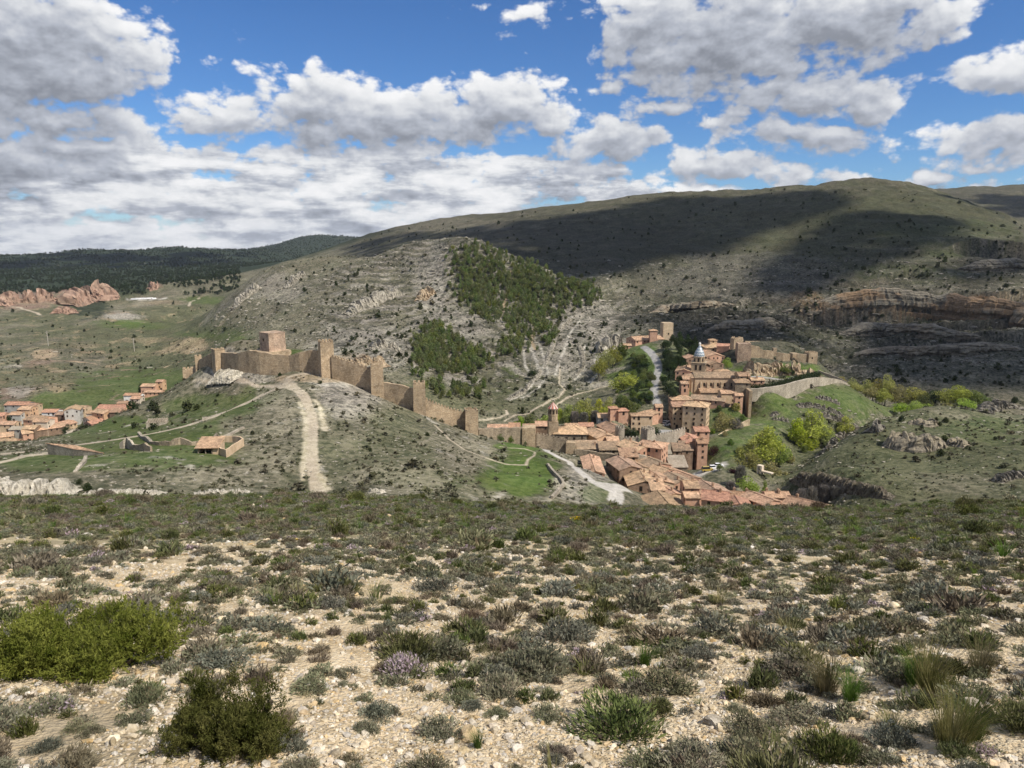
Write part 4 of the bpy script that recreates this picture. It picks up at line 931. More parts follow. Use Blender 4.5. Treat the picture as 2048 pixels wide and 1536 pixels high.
    wall_line('buttress_wall', 'narrow sunlit wall edge standing at the corner of the very tall stone block', [(1495,776,389),(1502,782,380)], [16,15], 1.6, 'castle', False, .1)
    # castle ruin over the gorge
    gr = 'walls and towers of the castle ruin'
    tower('ruin_tower', 'biggest square ruin tower with sheer front at the left of the castle ruin', 1487, 687, 468, 8.6, 14, -6, crenel=False, rag=3, group=gr, mat='redstone')
    tower('ruin_tower', 'broken crown of the castle ruin at its upper left corner', 1474, 678, 482, 6.5, 5, 5, crenel=False, rag=9, group=gr)
    tower('ruin_tower', 'slim turret in the middle of the castle ruin wall', 1549, 696, 471, 2.4, 4.5, 8, crenel=False, group=gr)
    tower('ruin_tower', 'half-round-looking ruin tower two turrets left of the end tower', 1588, 706, 468, 4.4, 9, 12, crenel=False, group=gr)
    tower('ruin_tower', 'end tower of the castle ruin with a small window', 1622, 706, 466, 6.2, 11, 8, crenel=True, group=gr, open_window=[(-.6, 8.2, .7, 1.1)])
    wall_line('ruin_wall', 'castle ruin wall between the sheer tower and the slim turret', [(1500,690,466),(1519,693,466),(1521,699,466),(1547,702,466)], [12,12,12,12], 1.2, 'castle', False, .25, group=gr)
    wall_line('ruin_wall', 'ruin wall running from the slim turret over the rock to the next tower', [(1553,705,466),(1566,706,465),(1580,708,465)], [11,11,11], 1.2, 'castle', False, .25, group=gr)
    wall_line('ruin_wall', 'ruin wall just left of the end tower', [(1594,708,464),(1613,708,463)], [11,11], 1.2, 'castle', False, .2, group=gr)
    wall_line('ruin_wall', 'rear wall of the castle ruin along the gorge edge', [(1490,682,498),(1520,682,505),(1545,687,507),(1575,696,503),(1600,702,496),(1619,706,480)], [3,2.5,2.5,2.5,2.5,2.5], .8, 'castle', False, .2, group=gr)
    # lookout tower past the mansion
    tower('lookout_tower', 'lone square tan tower above the cedars at the far end of town', 1334, 645, 532, 7.4, 10, 6, mat='ashlar', crenel=False, open_window=[(.3, 2.2, .8, 1.2)], taper=1.0)
def church_and_cathedral():
    ring = lambda r, n, o=0.0: [(r*math.cos(6.2832*(i+o)/n), r*math.sin(6.2832*(i+o)/n)) for i in range(n)]
    # town church: nave and octagonal bell tower
    a = P(1118, 851, 316); b = P(1162, 851, 316); c = (a + b)/2; W, L, h, rise = 11.5, 14.5, 6.0, 2.2
    root = empty('church', (c.x, c.y, c.z - rise - h), R(-3)); put_props(root, 'town church with long tiled nave and slender octagonal bell tower', 'church')
    EXTRA.append((c.x, c.y, c.z - rise - h))
    wall_mesh('hip', L, W, h, rise).build('wall', MT['stone'], root); roof_mesh('hip', L, W, h, rise).build('roof', MT['tan'], root)
    for x in (-5, -1.6, 1.8): window_at(root, (x, -W/2, 3.9), 0, .9, .9)
    window_at(root, (5.2, -W/2, 4.2), 0, .4, 1.3)
    t = P(1107, 804, 313) ; base = c.z - rise - h; x, y = t.x - c.x, t.y - c.y
    top = t.z - base; tw = MB(); tw.box(-2.15, 2.15, -2.15, 2.15, -4, top - 8.6, 0); sh = tw.build('bell_tower', MT['castle'], root); sh.location = (x, y, 0); sh.rotation_euler = (0, 0, R(8))
    m = MB(); m.prism(ring(2.15, 8, .5), top - 8.6, top - 3.1, 0, ring(2.05, 8, .5)); m.prism(ring(2.3, 8, .5), top - 5.9, top - 5.6); m.prism(ring(2.35, 8, .5), top - 3.1, top - 2.8); m.build('belfry', MT['castle'], sh)
    for i in range(8):
        an = 6.2832*i/8
        if math.sin(an) < .4: window_at(sh, (2.0*math.cos(an), 2.0*math.sin(an), top - 4.3), an + math.pi/2, .55, 1.5)
    m = MB(); m.prism(ring(2.5, 8, .5), top - 2.8, top - .1, 0, ring(.08, 8, .5)); sp = m.build('spire', MT['spire'], sh)
    m = MB(); m.bar((0, 0, top - .2), (0, 0, top + .9), .06); m.bar((-.3, 0, top + .55), (.3, 0, top + .55), .05); m.build('cross', MT['metal'], sp)
    # cathedral
    a = P(1386, 744, 420); b = P(1470, 742.5, 420); c = (a + b)/2; L = (b - a).length; W, h, rise = 13, 9.5, 2.3
    base = c.z - rise - h; root = empty('cathedral', (c.x, c.y, base), R(-2)); EXTRA.append((c.x, c.y, base))
    put_props(root, 'cathedral with buttressed nave and blue glazed dome on its bell tower', 'cathedral')
    wall_mesh('hip', L, W, h, rise).build('wall', MT['tanw'], root)
    m = roof_mesh('gable', L, W, h, rise); m.build('roof', MT['brown'], root)
    m = MB(); m.prism([(x*5.4 - L/2, y*6.2) for x, y in ring(1, 10, .0)], -6, h - .4); m.build('apse', MT['tanw'], root)
    m = MB(); m.prism([(x*5.9 - L/2, y*6.7) for x, y in ring(1, 10, .0)], h - .4, h + rise - .2, 0, [(x*.2 - L/2 + 2, y*.2) for x, y in ring(1, 10, .0)]); m.build('apse_roof', MT['tan'], root)
    for i in range(6):
        m = MB(); x = -L/2 + 3.5 + (L - 5)*i/5; m.box(x-.45, x+.45, -W/2 - 1.6, -W/2 - .0, -2, h - 2.6, 0, (x-.45, x+.45, -W/2 - .9, -W/2)); m.build('buttress', MT['ashlar'], root)
        if i < 5: window_at(root, (x + (L-5)/10, -W/2, 5.4), 0, .8, 1.8)
    m = MB(); m.slab([(-L/2+2, -W/2 - 6.5, 2.0), (L/2, -W/2 - 6.5, 2.0), (L/2, -W/2 - .3, 3.6), (-L/2+2, -W/2 - .3, 3.6)], .25); m.build('aisle_roof', MT['tan'], root)
    m = MB(); m.box(-L/2 + 2.4, L/2 - .4, -W/2 - 6.0, -W/2 - 1.7, -6, 1.8); m.build('aisle_wall', MT['tanw'], root)
    t = P(1397, 724.5, 430); x, y, top = t.x - c.x, t.y - c.y, t.z - base
    m = MB(); m.box(-4.1, 4.1, -4.1, 4.1, -4, top); m.box(-4.4, 4.4, -4.4, 4.4, top, top + .35); tw = m.build('bell_tower', MT['ashlar'], root); tw.location = (x, y, 0); tw.rotation_euler = (0, 0, R(-17))
    for px in (-1.3, 1.3):
        window_at(tw, (px, -4.1, top - 2.6), 0, 1.1, 2.8); window_at(tw, (4.1, px, top - 2.6), math.pi/2, 1.1, 2.8)
    m = MB(); m.prism(ring(3.5, 8, .5), top + .35, top + 3.4); m.prism(ring(3.75, 8, .5), top + 3.4, top + 3.7); oc = m.build('octagon', MT['ashlar'], tw)
    for i in range(8):
        an = 6.2832*i/8 ; window_at(oc, (3.25*math.cos(an), 3.25*math.sin(an), top + 1.8), an + math.pi/2, .8, 1.9)
    prof = [(3.05, 0), (3.05, .7), (2.8, 1.8), (2.25, 3.1), (1.55, 4.3), (.95, 5.4), (.6, 6.2)]
    m = MB()
    for (r0, z0), (r1, z1) in zip(prof[:-1], prof[1:]): m.prism(ring(r0, 16), top + 3.7 + z0, top + 3.7 + z1, 0, ring(r1, 16))
    dm = m.build('dome', MT['glazed'], tw)
    m = MB(); z = top + 9.9; m.prism(ring(.6, 8), z, z + 1.3); m.prism(ring(.8, 8), z + 1.3, z + 2.2, 0, ring(.06, 8)); m.build('lantern', MT['white'], dm)
    m = MB(); m.bar((0, 0, z + 2.1), (0, 0, z + 3.4), .07); m.bar((-.4, 0, z + 2.9), (.4, 0, z + 2.9), .06); m.build('cross', MT['metal'], dm)
def special_mats():
    m, t, b = new_mat('glazed_zigzag_tile'); tc = t.n('ShaderNodeTexCoord').outputs['Object']
    s = t.n('ShaderNodeSeparateXYZ'); t.link(tc, s.inputs[0])
    an = t.math('ARCTAN2', s.outputs[1], s.outputs[0])
    zig = t.math('PINGPONG', t.math('MULTIPLY', an, 2.546), .5)
    f = t.math('FRACT', t.math('ADD', t.math('MULTIPLY', s.outputs[2], .62), t.math('MULTIPLY', zig, 1.3)))
    t.link(t.mix(t.step(f, .45, .55), (.66, .67, .66), t.mix(t.step(f, .70, .78), (.035, .07, .20), (.04, .15, .17))), b.inputs['Base Color']); b.inputs['Roughness'].default_value = .3; b.inputs['Specular IOR Level'].default_value = .5
    MT['glazed'] = m
    m, t, b = new_mat('striped_spire_tile'); tc = t.n('ShaderNodeTexCoord').outputs['Object']; s = t.n('ShaderNodeSeparateXYZ'); t.link(tc, s.inputs[0])
    an = t.math('FRACT', t.math('MULTIPLY', t.math('ARCTAN2', s.outputs[1], s.outputs[0]), 1.2732))
    t.link(t.mix(t.step(an, .38, .45), (.55, .48, .42), (.34, .11, .075)), b.inputs['Base Color']); b.inputs['Roughness'].default_value = .5
    MT['spire'] = m
    for nm, c in (('car_white', (.78,.78,.78)), ('car_dark', (.035,.04,.05)), ('car_yellow', (.40,.29,.07)), ('car_grey', (.25,.26,.28))):
        MT[nm] = mat_plain(nm + '_paint', c, .25, .5, .03)
    MT['barkpole'] = mat_plain('pale_pole_timber', (.40,.37,.32)); MT['glass'] = mat_plain('car_window', (.015,.02,.025), .1, .6, .05); MT['tyre'] = mat_plain('tyre_rubber', (.02,.02,.02), .8)
# ---------------------------------------------------------------- vehicles
def car(u, v, dmin, rot, paint, label, van=False, z=None):
    p = G(u, v, dmin); root = empty('parked_car' if not van else 'parked_van', p, R(rot)); put_props(root, label, 'van' if van else 'car', 'parked cars')
    Lc, Wc, h1, h2 = (4.7, 1.9, 1.1, 2.0) if van else (4.2, 1.75, .82, 1.45)
    m = MB(); m.box(-Lc/2, Lc/2, -Wc/2, Wc/2, .28, h1, 0, (-Lc/2+.08, Lc/2-.08, -Wc/2+.05, Wc/2-.05)); m.build('body', MT[paint], root)
    m = MB(); x0, x1 = (-Lc/2+.1, Lc/2-1.1) if van else (-Lc/2+.35, Lc/2-1.15)
    m.box(x0, x1, -Wc/2+.07, Wc/2-.07, h1, h2-.04, 0, (x0+.35, x1-.55, -Wc/2+.22, Wc/2-.22)); m.build('window', MT['glass'], root)
    m = MB(); m.box(x0+.36, x1-.56, -Wc/2+.22, Wc/2-.22, h2-.035, h2+.02); m.build('roof', MT[paint], root)
    for sx in (-1, 1):
        for sy in (-1, 1):
            m = MB(); ring = [(.32*math.cos(a*.5236), .32*math.sin(a*.5236)) for a in range(12)]
            n = len(m.v); m.v += [(sx*Lc*.31 + x, sy*(Wc/2-.09) - .1, .32 + z_) for x, z_ in ring] + [(sx*Lc*.31 + x, sy*(Wc/2-.09) + .1, .32 + z_) for x, z_ in ring]
            m.f.append(tuple(range(12))); m.f.append(tuple(range(23, 11, -1))); m.m += [0, 0]
            for i in range(12): m.f.append(((i+1)%12, i, 12+i, 12+(i+1)%12)); m.m.append(0)
            m.build('wheel', MT['tyre'], root)
def vehicles():
    for a in ((1331,846,340,20,'car_white','white car parked nearest the tan plastered house in the car park'), (1318,843,340,-20,'car_grey','grey car at the shaded back row of the palace car park'), (1324,841,342,-18,'car_dark','dark car in the shaded back row of the palace car park'),
              (1333,851,335,22,'car_white','white car second in line in the palace car park',), (1350,855,332,28,'car_white','white car nearest the crenellated wall in the palace car park'),
              (1262,970,205,8,'car_dark','black car parked on the white lane beside a low lit wall'), (1426,937,275,10,'car_white','white car in the riverside car park under the trees'), (1437,933,275,5,'car_white','second white car half hidden by riverside trees')):
        car(*a)
    car(1338, 849, 335, 24, 'car_white', 'white van in the middle of the palace car park', True)
    car(1414, 942, 270, 8, 'car_yellow', 'yellow van in the riverside car park', True)
    for i, (u, v) in enumerate(((268,599.5),(276,599),(284,598.5),(292,598.5),(300,598),(308,598.5))):
        p = G(u, v, 1150); m = MB(); s = 1 if i % 2 else 1.4; m.box(-4*s, 4*s, -1.3, 1.3, .3, 2.9, 0, (-3.9*s, 3.9*s, -1.2, 1.2)); m.box(3.2*s, 3.9*s, -1.25, 1.25, .8, 2.2)
        o = m.build('parked_truck', MT['car_white']); o.location = p; o.rotation_euler = (0, 0, R(10*i)); put_props(o, 'far white vehicle parked on the pale lane by the quarry', 'vehicle', 'white vehicles by the far quarry')
def ground_wall(name, label, px, height, th, mat, rag, dmin=140, cat='wall', group=None, seed=1):
    q = [G(u, v, dmin) for u, v in px]; hh = height if hasattr(height, '__len__') else [height]*len(px)
    top = []
    for p, h in zip(q, hh):
        u, v = uv_of(p.x, p.y, p.z + h); top.append((u, v, p.y))
    return wall_line(name, label, top, hh, th, mat, False, rag, cat, group, seed=seed, deep=1.2)
def farm():
    gf = 'ruined farm walls on the hill meadow'
    for a in (('ruined_wall', 'ragged gable of a roofless stone hut, left of the long meadow wall', [(241,897),(248,897),(256,896),(264,899),(270,900)], [1.8,2.6,3.4,2.6,1.2], .6, 'rubble', .3), ('ruined_wall', 'broken side wall of the roofless stone hut', [(262,899),(270,900),(281,901),(292,902),(303,903)], [1.2,1.9,1.7,2.3,1.6], .6, 'stone', .35), ('ruined_wall', 'long brown meadow wall behind the ruined farmhouse', [(303,888),(320,891),(340,891),(350,890),(362,889),(374,890),(384,891),(402,890)], [.9,1.2,1.4,2.0,2.1,1.8,1.2,1.3], .6, 'stone', .2), ('ruined_wall', 'broken white rubble wall rising right of the ruined farmhouse', [(424,884),(434,882),(440,883),(452,876),(466,868),(478,861),(488,857)], [1.2,2.6,1.6,1.0,.9,.9,.7], .7, 'rubble', .35),
              ('ruined_wall', 'low rubble wall winding up from the long barn to the road', [(150,945),(160,935),(170,925),(172,915)], [.5,.7,.9,.6], .8, 'rubble', .3), ('ruined_wall', 'tumbled wall along the meadow above the roofless hut', [(278,868),(284,876),(294,881),(304,888)], [.7,1.0,1.2,.9], .8, 'rubble', .35), ('courtyard_wall', 'roofless courtyard walls joined to the ruined farmhouse', [(436,907),(444,911),(453,915),(470,903),(487,892),(481,887),(466,884),(442,884)], [2.1,2.1,2.2,2.2,2.2,2.1,1.9,1.9], .45, 'tanw', .1), ('field_wall', 'low stone terrace wall at the right edge of the green field', [(1095,930),(1108,948),(1122,963),(1127,972),(1118,983),(1104,998)], [.8,1,1.2,1.2,1.2,1], .7, 'rubble', .2)):
        ground_wall(a[0], a[1], a[2], a[3], a[4], a[5], a[6], group=gf if a[0] == 'ruined_wall' else None, seed=len(a[1]))
    # long barn, two faces meeting at the near corner
    A, B, C_ = G(96, 909, 150), G(147, 912, 150), G(206, 910, 150); D_ = A + C_ - B; z0 = min(A.z, B.z, C_.z)
    root = empty('stone_barn', B); put_props(root, 'long low stone barn with orange roof edge in the meadow beside the road', 'barn', 'farm buildings on the hill meadow')
    rel = lambda p, z: (p.x - B.x, p.y - B.y, z + z0 - B.z); q = [A, B, C_, D_]; h = [3.1, 3.1, 2.9, 3.2]
    m = MB(); n = 4
    for i in range(4): j = (i+1) % 4; m.face([rel(q[i], -2), rel(q[j], -2), rel(q[j], h[j]), rel(q[i], h[i])])
    m.build('wall', MT['rubble'], root)
    cx = (A + B + C_ + D_)/4; ex = [p + (p - cx)*.05 for p in q]
    m = MB(); m.slab([rel(ex[i], h[i] + .22 + (.25 if i == 3 else 0)) for i in (0, 1, 2)], .2); m.slab([rel(ex[i], h[i] + .22 + (.25 if i == 3 else 0)) for i in (0, 2, 3)], .2); m.build('roof', MT['tan'], root)
    # farmhouse: tiled lean-to on posts, open in front
    p = G(417, 908, 150); root = empty('ruined_farmhouse', p, R(4)); put_props(root, 'ruined farmhouse with tiled lean-to roof and dark open front', 'farmhouse', 'farm buildings on the hill meadow')
    m = MB(); m.box(-2.9, -2.5, 0.3, 5.2, -1, 2.0); m.box(2.4, 2.8, 0.0, 5.2, -1, 2.1); m.box(-2.9, 2.8, 4.8, 5.2, -1, 3.3); m.box(1.2, 2.4, .0, .3, -1, 1.9); m.build('wall', MT['tanw'], root)
    m = MB(); m.slab([(-3.4, -.6, 1.9), (3.0, -.6, 1.9), (3.0, 5.5, 3.5), (-3.4, 5.5, 3.5)], .2); m.build('roof', MT['tan'], root)
    for x in (-2.7, -.7, 1.0): m = MB(); m.bar((x, 0, -.6), (x, 0, 2.0), .1); m.build('post', MT['timber'], root)
    for (u, v, w, dp, h_, rot, lab, rf) in ((315, 851, 7.2, 4, 1.9, 14, 'roofless stone hut with bare rafters above the road', True), (410, 841, 1.6, 1.4, .9, 20, 'tiny stone trough hut beside the road', False)):
        p = G(u, v, 180); root = empty('stone_hut', p, R(rot)); put_props(root, lab, 'hut'); m = MB(); a, b = w/2, dp/2
        for (x0, x1, y0, y1, hh) in ((-a, a, -b, -b+.4, h_*.8), (-a, a, b-.4, b, h_*1.25), (-a, -a+.4, -b+.4, b-.4, h_), (a-.4, a, -b+.4, b-.4, h_)): m.box(x0, x1, y0, y1, -1.5, hh)
        m.build('wall', MT['rubble'], root)
        if rf:
            for i in range(8): m = MB(); x = -a + .5 + (w-1)*i/7; m.bar((x, -b-.2, h_*.84), (x + .15, b+.1, h_*1.3), .1); m.build('rafter', MT['timber'], root)
    # footbridge and power poles
    p, e = P(1521, 940, 296), P(1545, 947, 292); root = empty('footbridge', p, math.atan2(e.y-p.y, e.x-p.x)); L_ = (e-p).length; put_props(root, 'pale footbridge beam over the river beside the poplars', 'bridge')
    m = MB(); m.box(-.5, L_, -.9, .9, -.5, 0); m.build('deck', MT['cream'], root)
    m = MB(); m.box(-1.2, -.6, -1.0, 1.0, -4, 1.6); m.box(.5, 1.0, -1.0, 1.0, -4, 1.6); m.box(-1.2, 1.0, -1.0, 1.0, 1.6, 2.1); m.build('portal', MT['cream'], root)
    for u, v, h_, lab in ((97, 692, 17, 'thin power pole standing on the far left slope'), (269, 703, 15, 'second power pole, nearer the castle wall end')):
        p = G(u, v, 500); root = empty('power_pole', p); put_props(root, lab, 'pole', 'power poles on the far left slope')
        m = MB(); m.bar((0, 0, -1), (0, 0, h_), .28); m.build('shaft', MT['barkpole'], root); m = MB(); m.bar((-2, 0, h_-1), (2, 0, h_-1), .18); m.build('crossarm', MT['barkpole'], root)
# ---------------------------------------------------------------- foliage
def mat_leaf(name, lo, hi, trans=.3, var=.22, hue=.03, rnd_noise=6.0):
    m = bpy.data.materials.new(name); m.use_nodes = True; m.node_tree.nodes.clear(); t = NT(m.node_tree)
    tc = t.n('ShaderNodeTexCoord').outputs['Object']; rnd = t.n('ShaderNodeObjectInfo').outputs['Random']
    n = t.noise(tc, rnd_noise, 3, .6)
    col = t.mix(t.step(n, .34, .66), lo, hi)
    hs_ = t.n('ShaderNodeHueSaturation'); t.link(col, hs_.inputs['Color']); t.put(hs_.inputs['Value'], t.lin(rnd, 0, 1, 1 - var, 1 + var))
    t.put(hs_.inputs['Hue'], t.lin(t.math('FRACT', t.math('MULTIPLY', rnd, 5.7)), 0, 1, .5 - hue, .5 + hue)); t.put(hs_.inputs['Saturation'], t.lin(t.math('FRACT', t.math('MULTIPLY', rnd, 11.3)), 0, 1, .8, 1.1))
    d = t.n('ShaderNodeBsdfDiffuse'); tr = t.n('ShaderNodeBsdfTranslucent'); mx = t.n('ShaderNodeMixShader'); mx.inputs[0].default_value = trans
    t.link(hs_.outputs[0], d.inputs[0]); t.link(hs_.outputs[0], tr.inputs[0]); t.link(d.outputs[0], mx.inputs[1]); t.link(tr.outputs[0], mx.inputs[2])
    o = t.n('ShaderNodeOutputMaterial'); t.link(mx.outputs[0], o.inputs[0])
    return m
LF = {
 'poplar': mat_leaf('young_poplar_leaf', (.25,.31,.045), (.45,.51,.105), .42, .12), 'olive': mat_leaf('budding_poplar_leaf', (.22,.225,.06), (.38,.375,.11), .4, .15), 'green': mat_leaf('green_leaf', (.075,.115,.028), (.18,.225,.055), .3),
 'dark': mat_leaf('dark_conifer_leaf', (.020,.034,.015), (.065,.092,.036), .15, .2, .02), 'pine': mat_leaf('pine_needle', (.080,.105,.032), (.185,.215,.075), .15, .3, .03), 'forest': mat_leaf('forest_needle', (.018,.030,.014), (.050,.068,.032), .15, .2, .02), 'juniper': mat_leaf('juniper_leaf', (.022,.030,.013), (.062,.076,.030), .15, .3, .03),
 'grey': mat_leaf('bare_grey_twig', (.13,.12,.10), (.27,.25,.21), .1, .15), 'purple': mat_leaf('purple_leaf', (.035,.014,.016), (.075,.032,.030), .2), 'blue': mat_leaf('blue_green_needle', (.04,.06,.05), (.09,.12,.10), .15),
 'scrub': mat_leaf('hill_scrub_leaf', (.060,.064,.036), (.155,.150,.090), .15, .35, .04), 'yellow': mat_leaf('yellow_broom_flower', (.45,.30,.02), (.70,.50,.04), .2),
 'bark': mat_plain('bark', (.085,.068,.05), .95, .1, .35, 9.0), 'barkpale': mat_plain('pale_bark', (.24,.21,.17), .95, .1, .3, 7.0),
}
def leaf_quads(C, D, Ln, Wd, r):
    n = len(C); D = D / (np.linalg.norm(D, axis=1, keepdims=True) + 1e-9)
    Rn = r.normal(size=(n, 3)); S = np.cross(D, Rn); S /= (np.linalg.norm(S, axis=1, keepdims=True) + 1e-9)
    Ln = np.broadcast_to(np.asarray(Ln), (n,))[:, None]; Wd = np.broadcast_to(np.asarray(Wd), (n,))[:, None]
    V = np.stack([C - D*Ln/2, C + S*Wd/2, C + D*Ln/2, C - S*Wd/2], 1).reshape(-1, 3)
    return V, np.arange(4*n).reshape(n, 4)
def blob_points(lobes, n, r, inner=.55):
    """points in the outer shell of a set of ellipsoids (cx, cy, cz, rx, ry, rz)"""
    Lb = np.array(lobes); w = (Lb[:, 3] * Lb[:, 4] * Lb[:, 5])**.667; k = r.choice(len(Lb), n, p=w/w.sum())
    d = r.normal(size=(n, 3)); d /= np.linalg.norm(d, axis=1, keepdims=True)
    rad = inner + (1 - inner) * r.random(n)**.6
    rad *= 1 + .16*np.sin(d[:, 0]*7 + k*2.1)*np.sin(d[:, 1]*6 + k) * np.cos(d[:, 2]*5)
    return Lb[k, :3] + d * rad[:, None] * Lb[k, 3:], d
def crown_data(kind, seed, n, ls):
    r = np.random.default_rng(seed)
    if kind == 'poplar':
        lobes = [(r.normal(0, .13), r.normal(0, .13), z, .17*(1.25-z)+.05, .17*(1.25-z)+.05, .17) for z in np.linspace(.22, .86, 9)] + [(0, 0, .9, .07, .07, .12)]
        lobes += [(r.uniform(-.3, .3), r.uniform(-.3, .3), r.uniform(.2, .55), .13, .13, .2) for _ in range(7)]
    elif kind == 'round':
        lobes = [(.34*math.cos(a)*s, .34*math.sin(a)*s, z, .21, .21, .17) for a, s, z in zip(r.uniform(0, 6.28, 15), r.uniform(.3, 1, 15), r.uniform(.3, .72, 15))] + [(0, 0, .8, .24, .24, .18)]
    elif kind == 'conifer':
        lobes = []
        for z in np.linspace(.16, .9, 9):
            R_ = .42*(1.02 - z)**.8
            for a in r.uniform(0, 6.28, 5): lobes.append((R_*.62*math.cos(a), R_*.62*math.sin(a), z + r.normal(0, .02), R_*.5+.02, R_*.5+.02, .075))
        lobes.append((0, 0, .94, .05, .05, .07))
    elif kind == 'bush':
        lobes = [(.3*math.cos(a)*s, .3*math.sin(a)*s, z, .22, .22, .28) for a, s, z in zip(r.uniform(0, 6.28, 9), r.uniform(.2, 1, 9), r.uniform(.2, .62, 9))] + [(0, 0, .62, .25, .25, .3), (0, 0, .25, .42, .42, .25)]
    elif kind == 'bare':
        C = []; D = []
        for _ in range(n):
            a = r.uniform(0, 6.28); s = r.random(); z = .18 + .75*r.random(); sp = .34*s*(1 - abs(z - .55))
            C.append((sp*math.cos(a), sp*math.sin(a), z)); D.append((.5*s*math.cos(a) + r.normal(0, .12), .5*s*math.sin(a) + r.normal(0, .12), 1))
        return leaf_quads(np.array(C), np.array(D), r.uniform(.10, .24, n), ls * .35, r)
    P_, d = blob_points(lobes, n, r)
    D = d*.6 + r.normal(size=(n, 3))*.7; D[:, 2] += .25
    return leaf_quads(P_, D, ls * r.uniform(.6, 1.4, n), ls * r.uniform(.35, .75, n), r)
def trunk_mb(kind, seed):
    r = random.Random(seed); m = MB()
    def limb(a, b, r0, r1):
        a, b = Vector(a), Vector(b); q = (b-a).to_track_quat('Z', 'Y'); n = len(m.v)
        for p, rr in ((a, r0), (b, r1)):
            for i in range(6): m.v.append(tuple(p + q @ Vector((rr*math.cos(i*1.047), rr*math.sin(i*1.047), 0))))
        for i in range(6): m.f.append((n+i, n+(i+1) % 6, n+6+(i+1) % 6, n+6+i)); m.m.append(0)
    if kind in ('poplar', 'bare', 'conifer'):
        limb((0, 0, -.06), (0.01, 0, .5), .028, .017); limb((.01, 0, .5), (0, .01, .9), .017, .004)
        for i in range(9): a = r.uniform(0, 6.28); z = r.uniform(.2, .6); e = r.uniform(.12, .26); limb((0, 0, z), (e*math.cos(a), e*math.sin(a), z + r.uniform(.15, .3) * (1 if kind != 'conifer' else .1)), .009, .002)
    else:
        limb((0, 0, -.06), (0, .01, .3), .035, .028)
        for i in range(7): a = r.uniform(0, 6.28); e = r.uniform(.15, .3); limb((0, .01, .27), (e*math.cos(a), e*math.sin(a), r.uniform(.5, .75)), .016, .004)
    return m
TREE = {}
def tree_proto(kind, leaf, seed, n=2600, ls=.055):
    key = (kind, leaf, seed)
    if key not in TREE:
        V, Fq = crown_data(kind, seed, n, ls)
        me = bpy.data.meshes.new('crown'); me.from_pydata(V.tolist(), [], Fq.tolist()); me.materials.append(LF[leaf])
        tm = trunk_mb(kind, seed); tr = bpy.data.meshes.new('trunk'); tr.from_pydata(tm.v, [], tm.f); tr.materials.append(LF['barkpale' if kind == 'bare' or leaf in ('poplar', 'olive') else 'bark'])
        TREE[key] = (me, tr)
    return TREE[key]
def plant_tree(name, loc, hgt, wid, kind, leaf, label, cat='tree', group=None, seed=None, n=2600, ls=.055):
    seed = seed if seed is not None else random.randint(0, 3)
    me, tr = tree_proto(kind, leaf, seed, n, ls)
    root = empty(name, loc, random.uniform(0, 6.28)); put_props(root, label, cat, group)
    for nm, d in (('crown', me), ('trunk', tr)):
        o = bpy.data.objects.new(nm, d); COL.objects.link(o); o.parent = root; o.scale = (wid, wid, hgt)
    return root
def tree_at(u, vtop, d, wpx, kind, leaf, label, name='tree', cat='tree', group=None, seed=None, hmin=2.0, hmax=26, base_v=None):
    p = P(u, vtop, d); zb = H(p.x, p.y); dep = p.y*CT - p.z*ST; hmin = max(hmin, min(13, wpx / F_PX * dep * (1.15 if kind in ('poplar', 'conifer', 'bare') else .8))); hgt = min(hmax, max(hmin, p.z - zb))
    wid = wpx / F_PX * dep * {'poplar': 1.75, 'bare': 1.3, 'conifer': 1.15, 'round': 1.2}.get(kind, 1.05)
    if p.z - hgt > zb + .3: hgt = p.z - zb
    return plant_tree(name, (p.x, p.y, zb - .1 if p.z - zb > hmin else p.z - hgt), hgt, wid, kind, leaf, label, cat, group, seed)
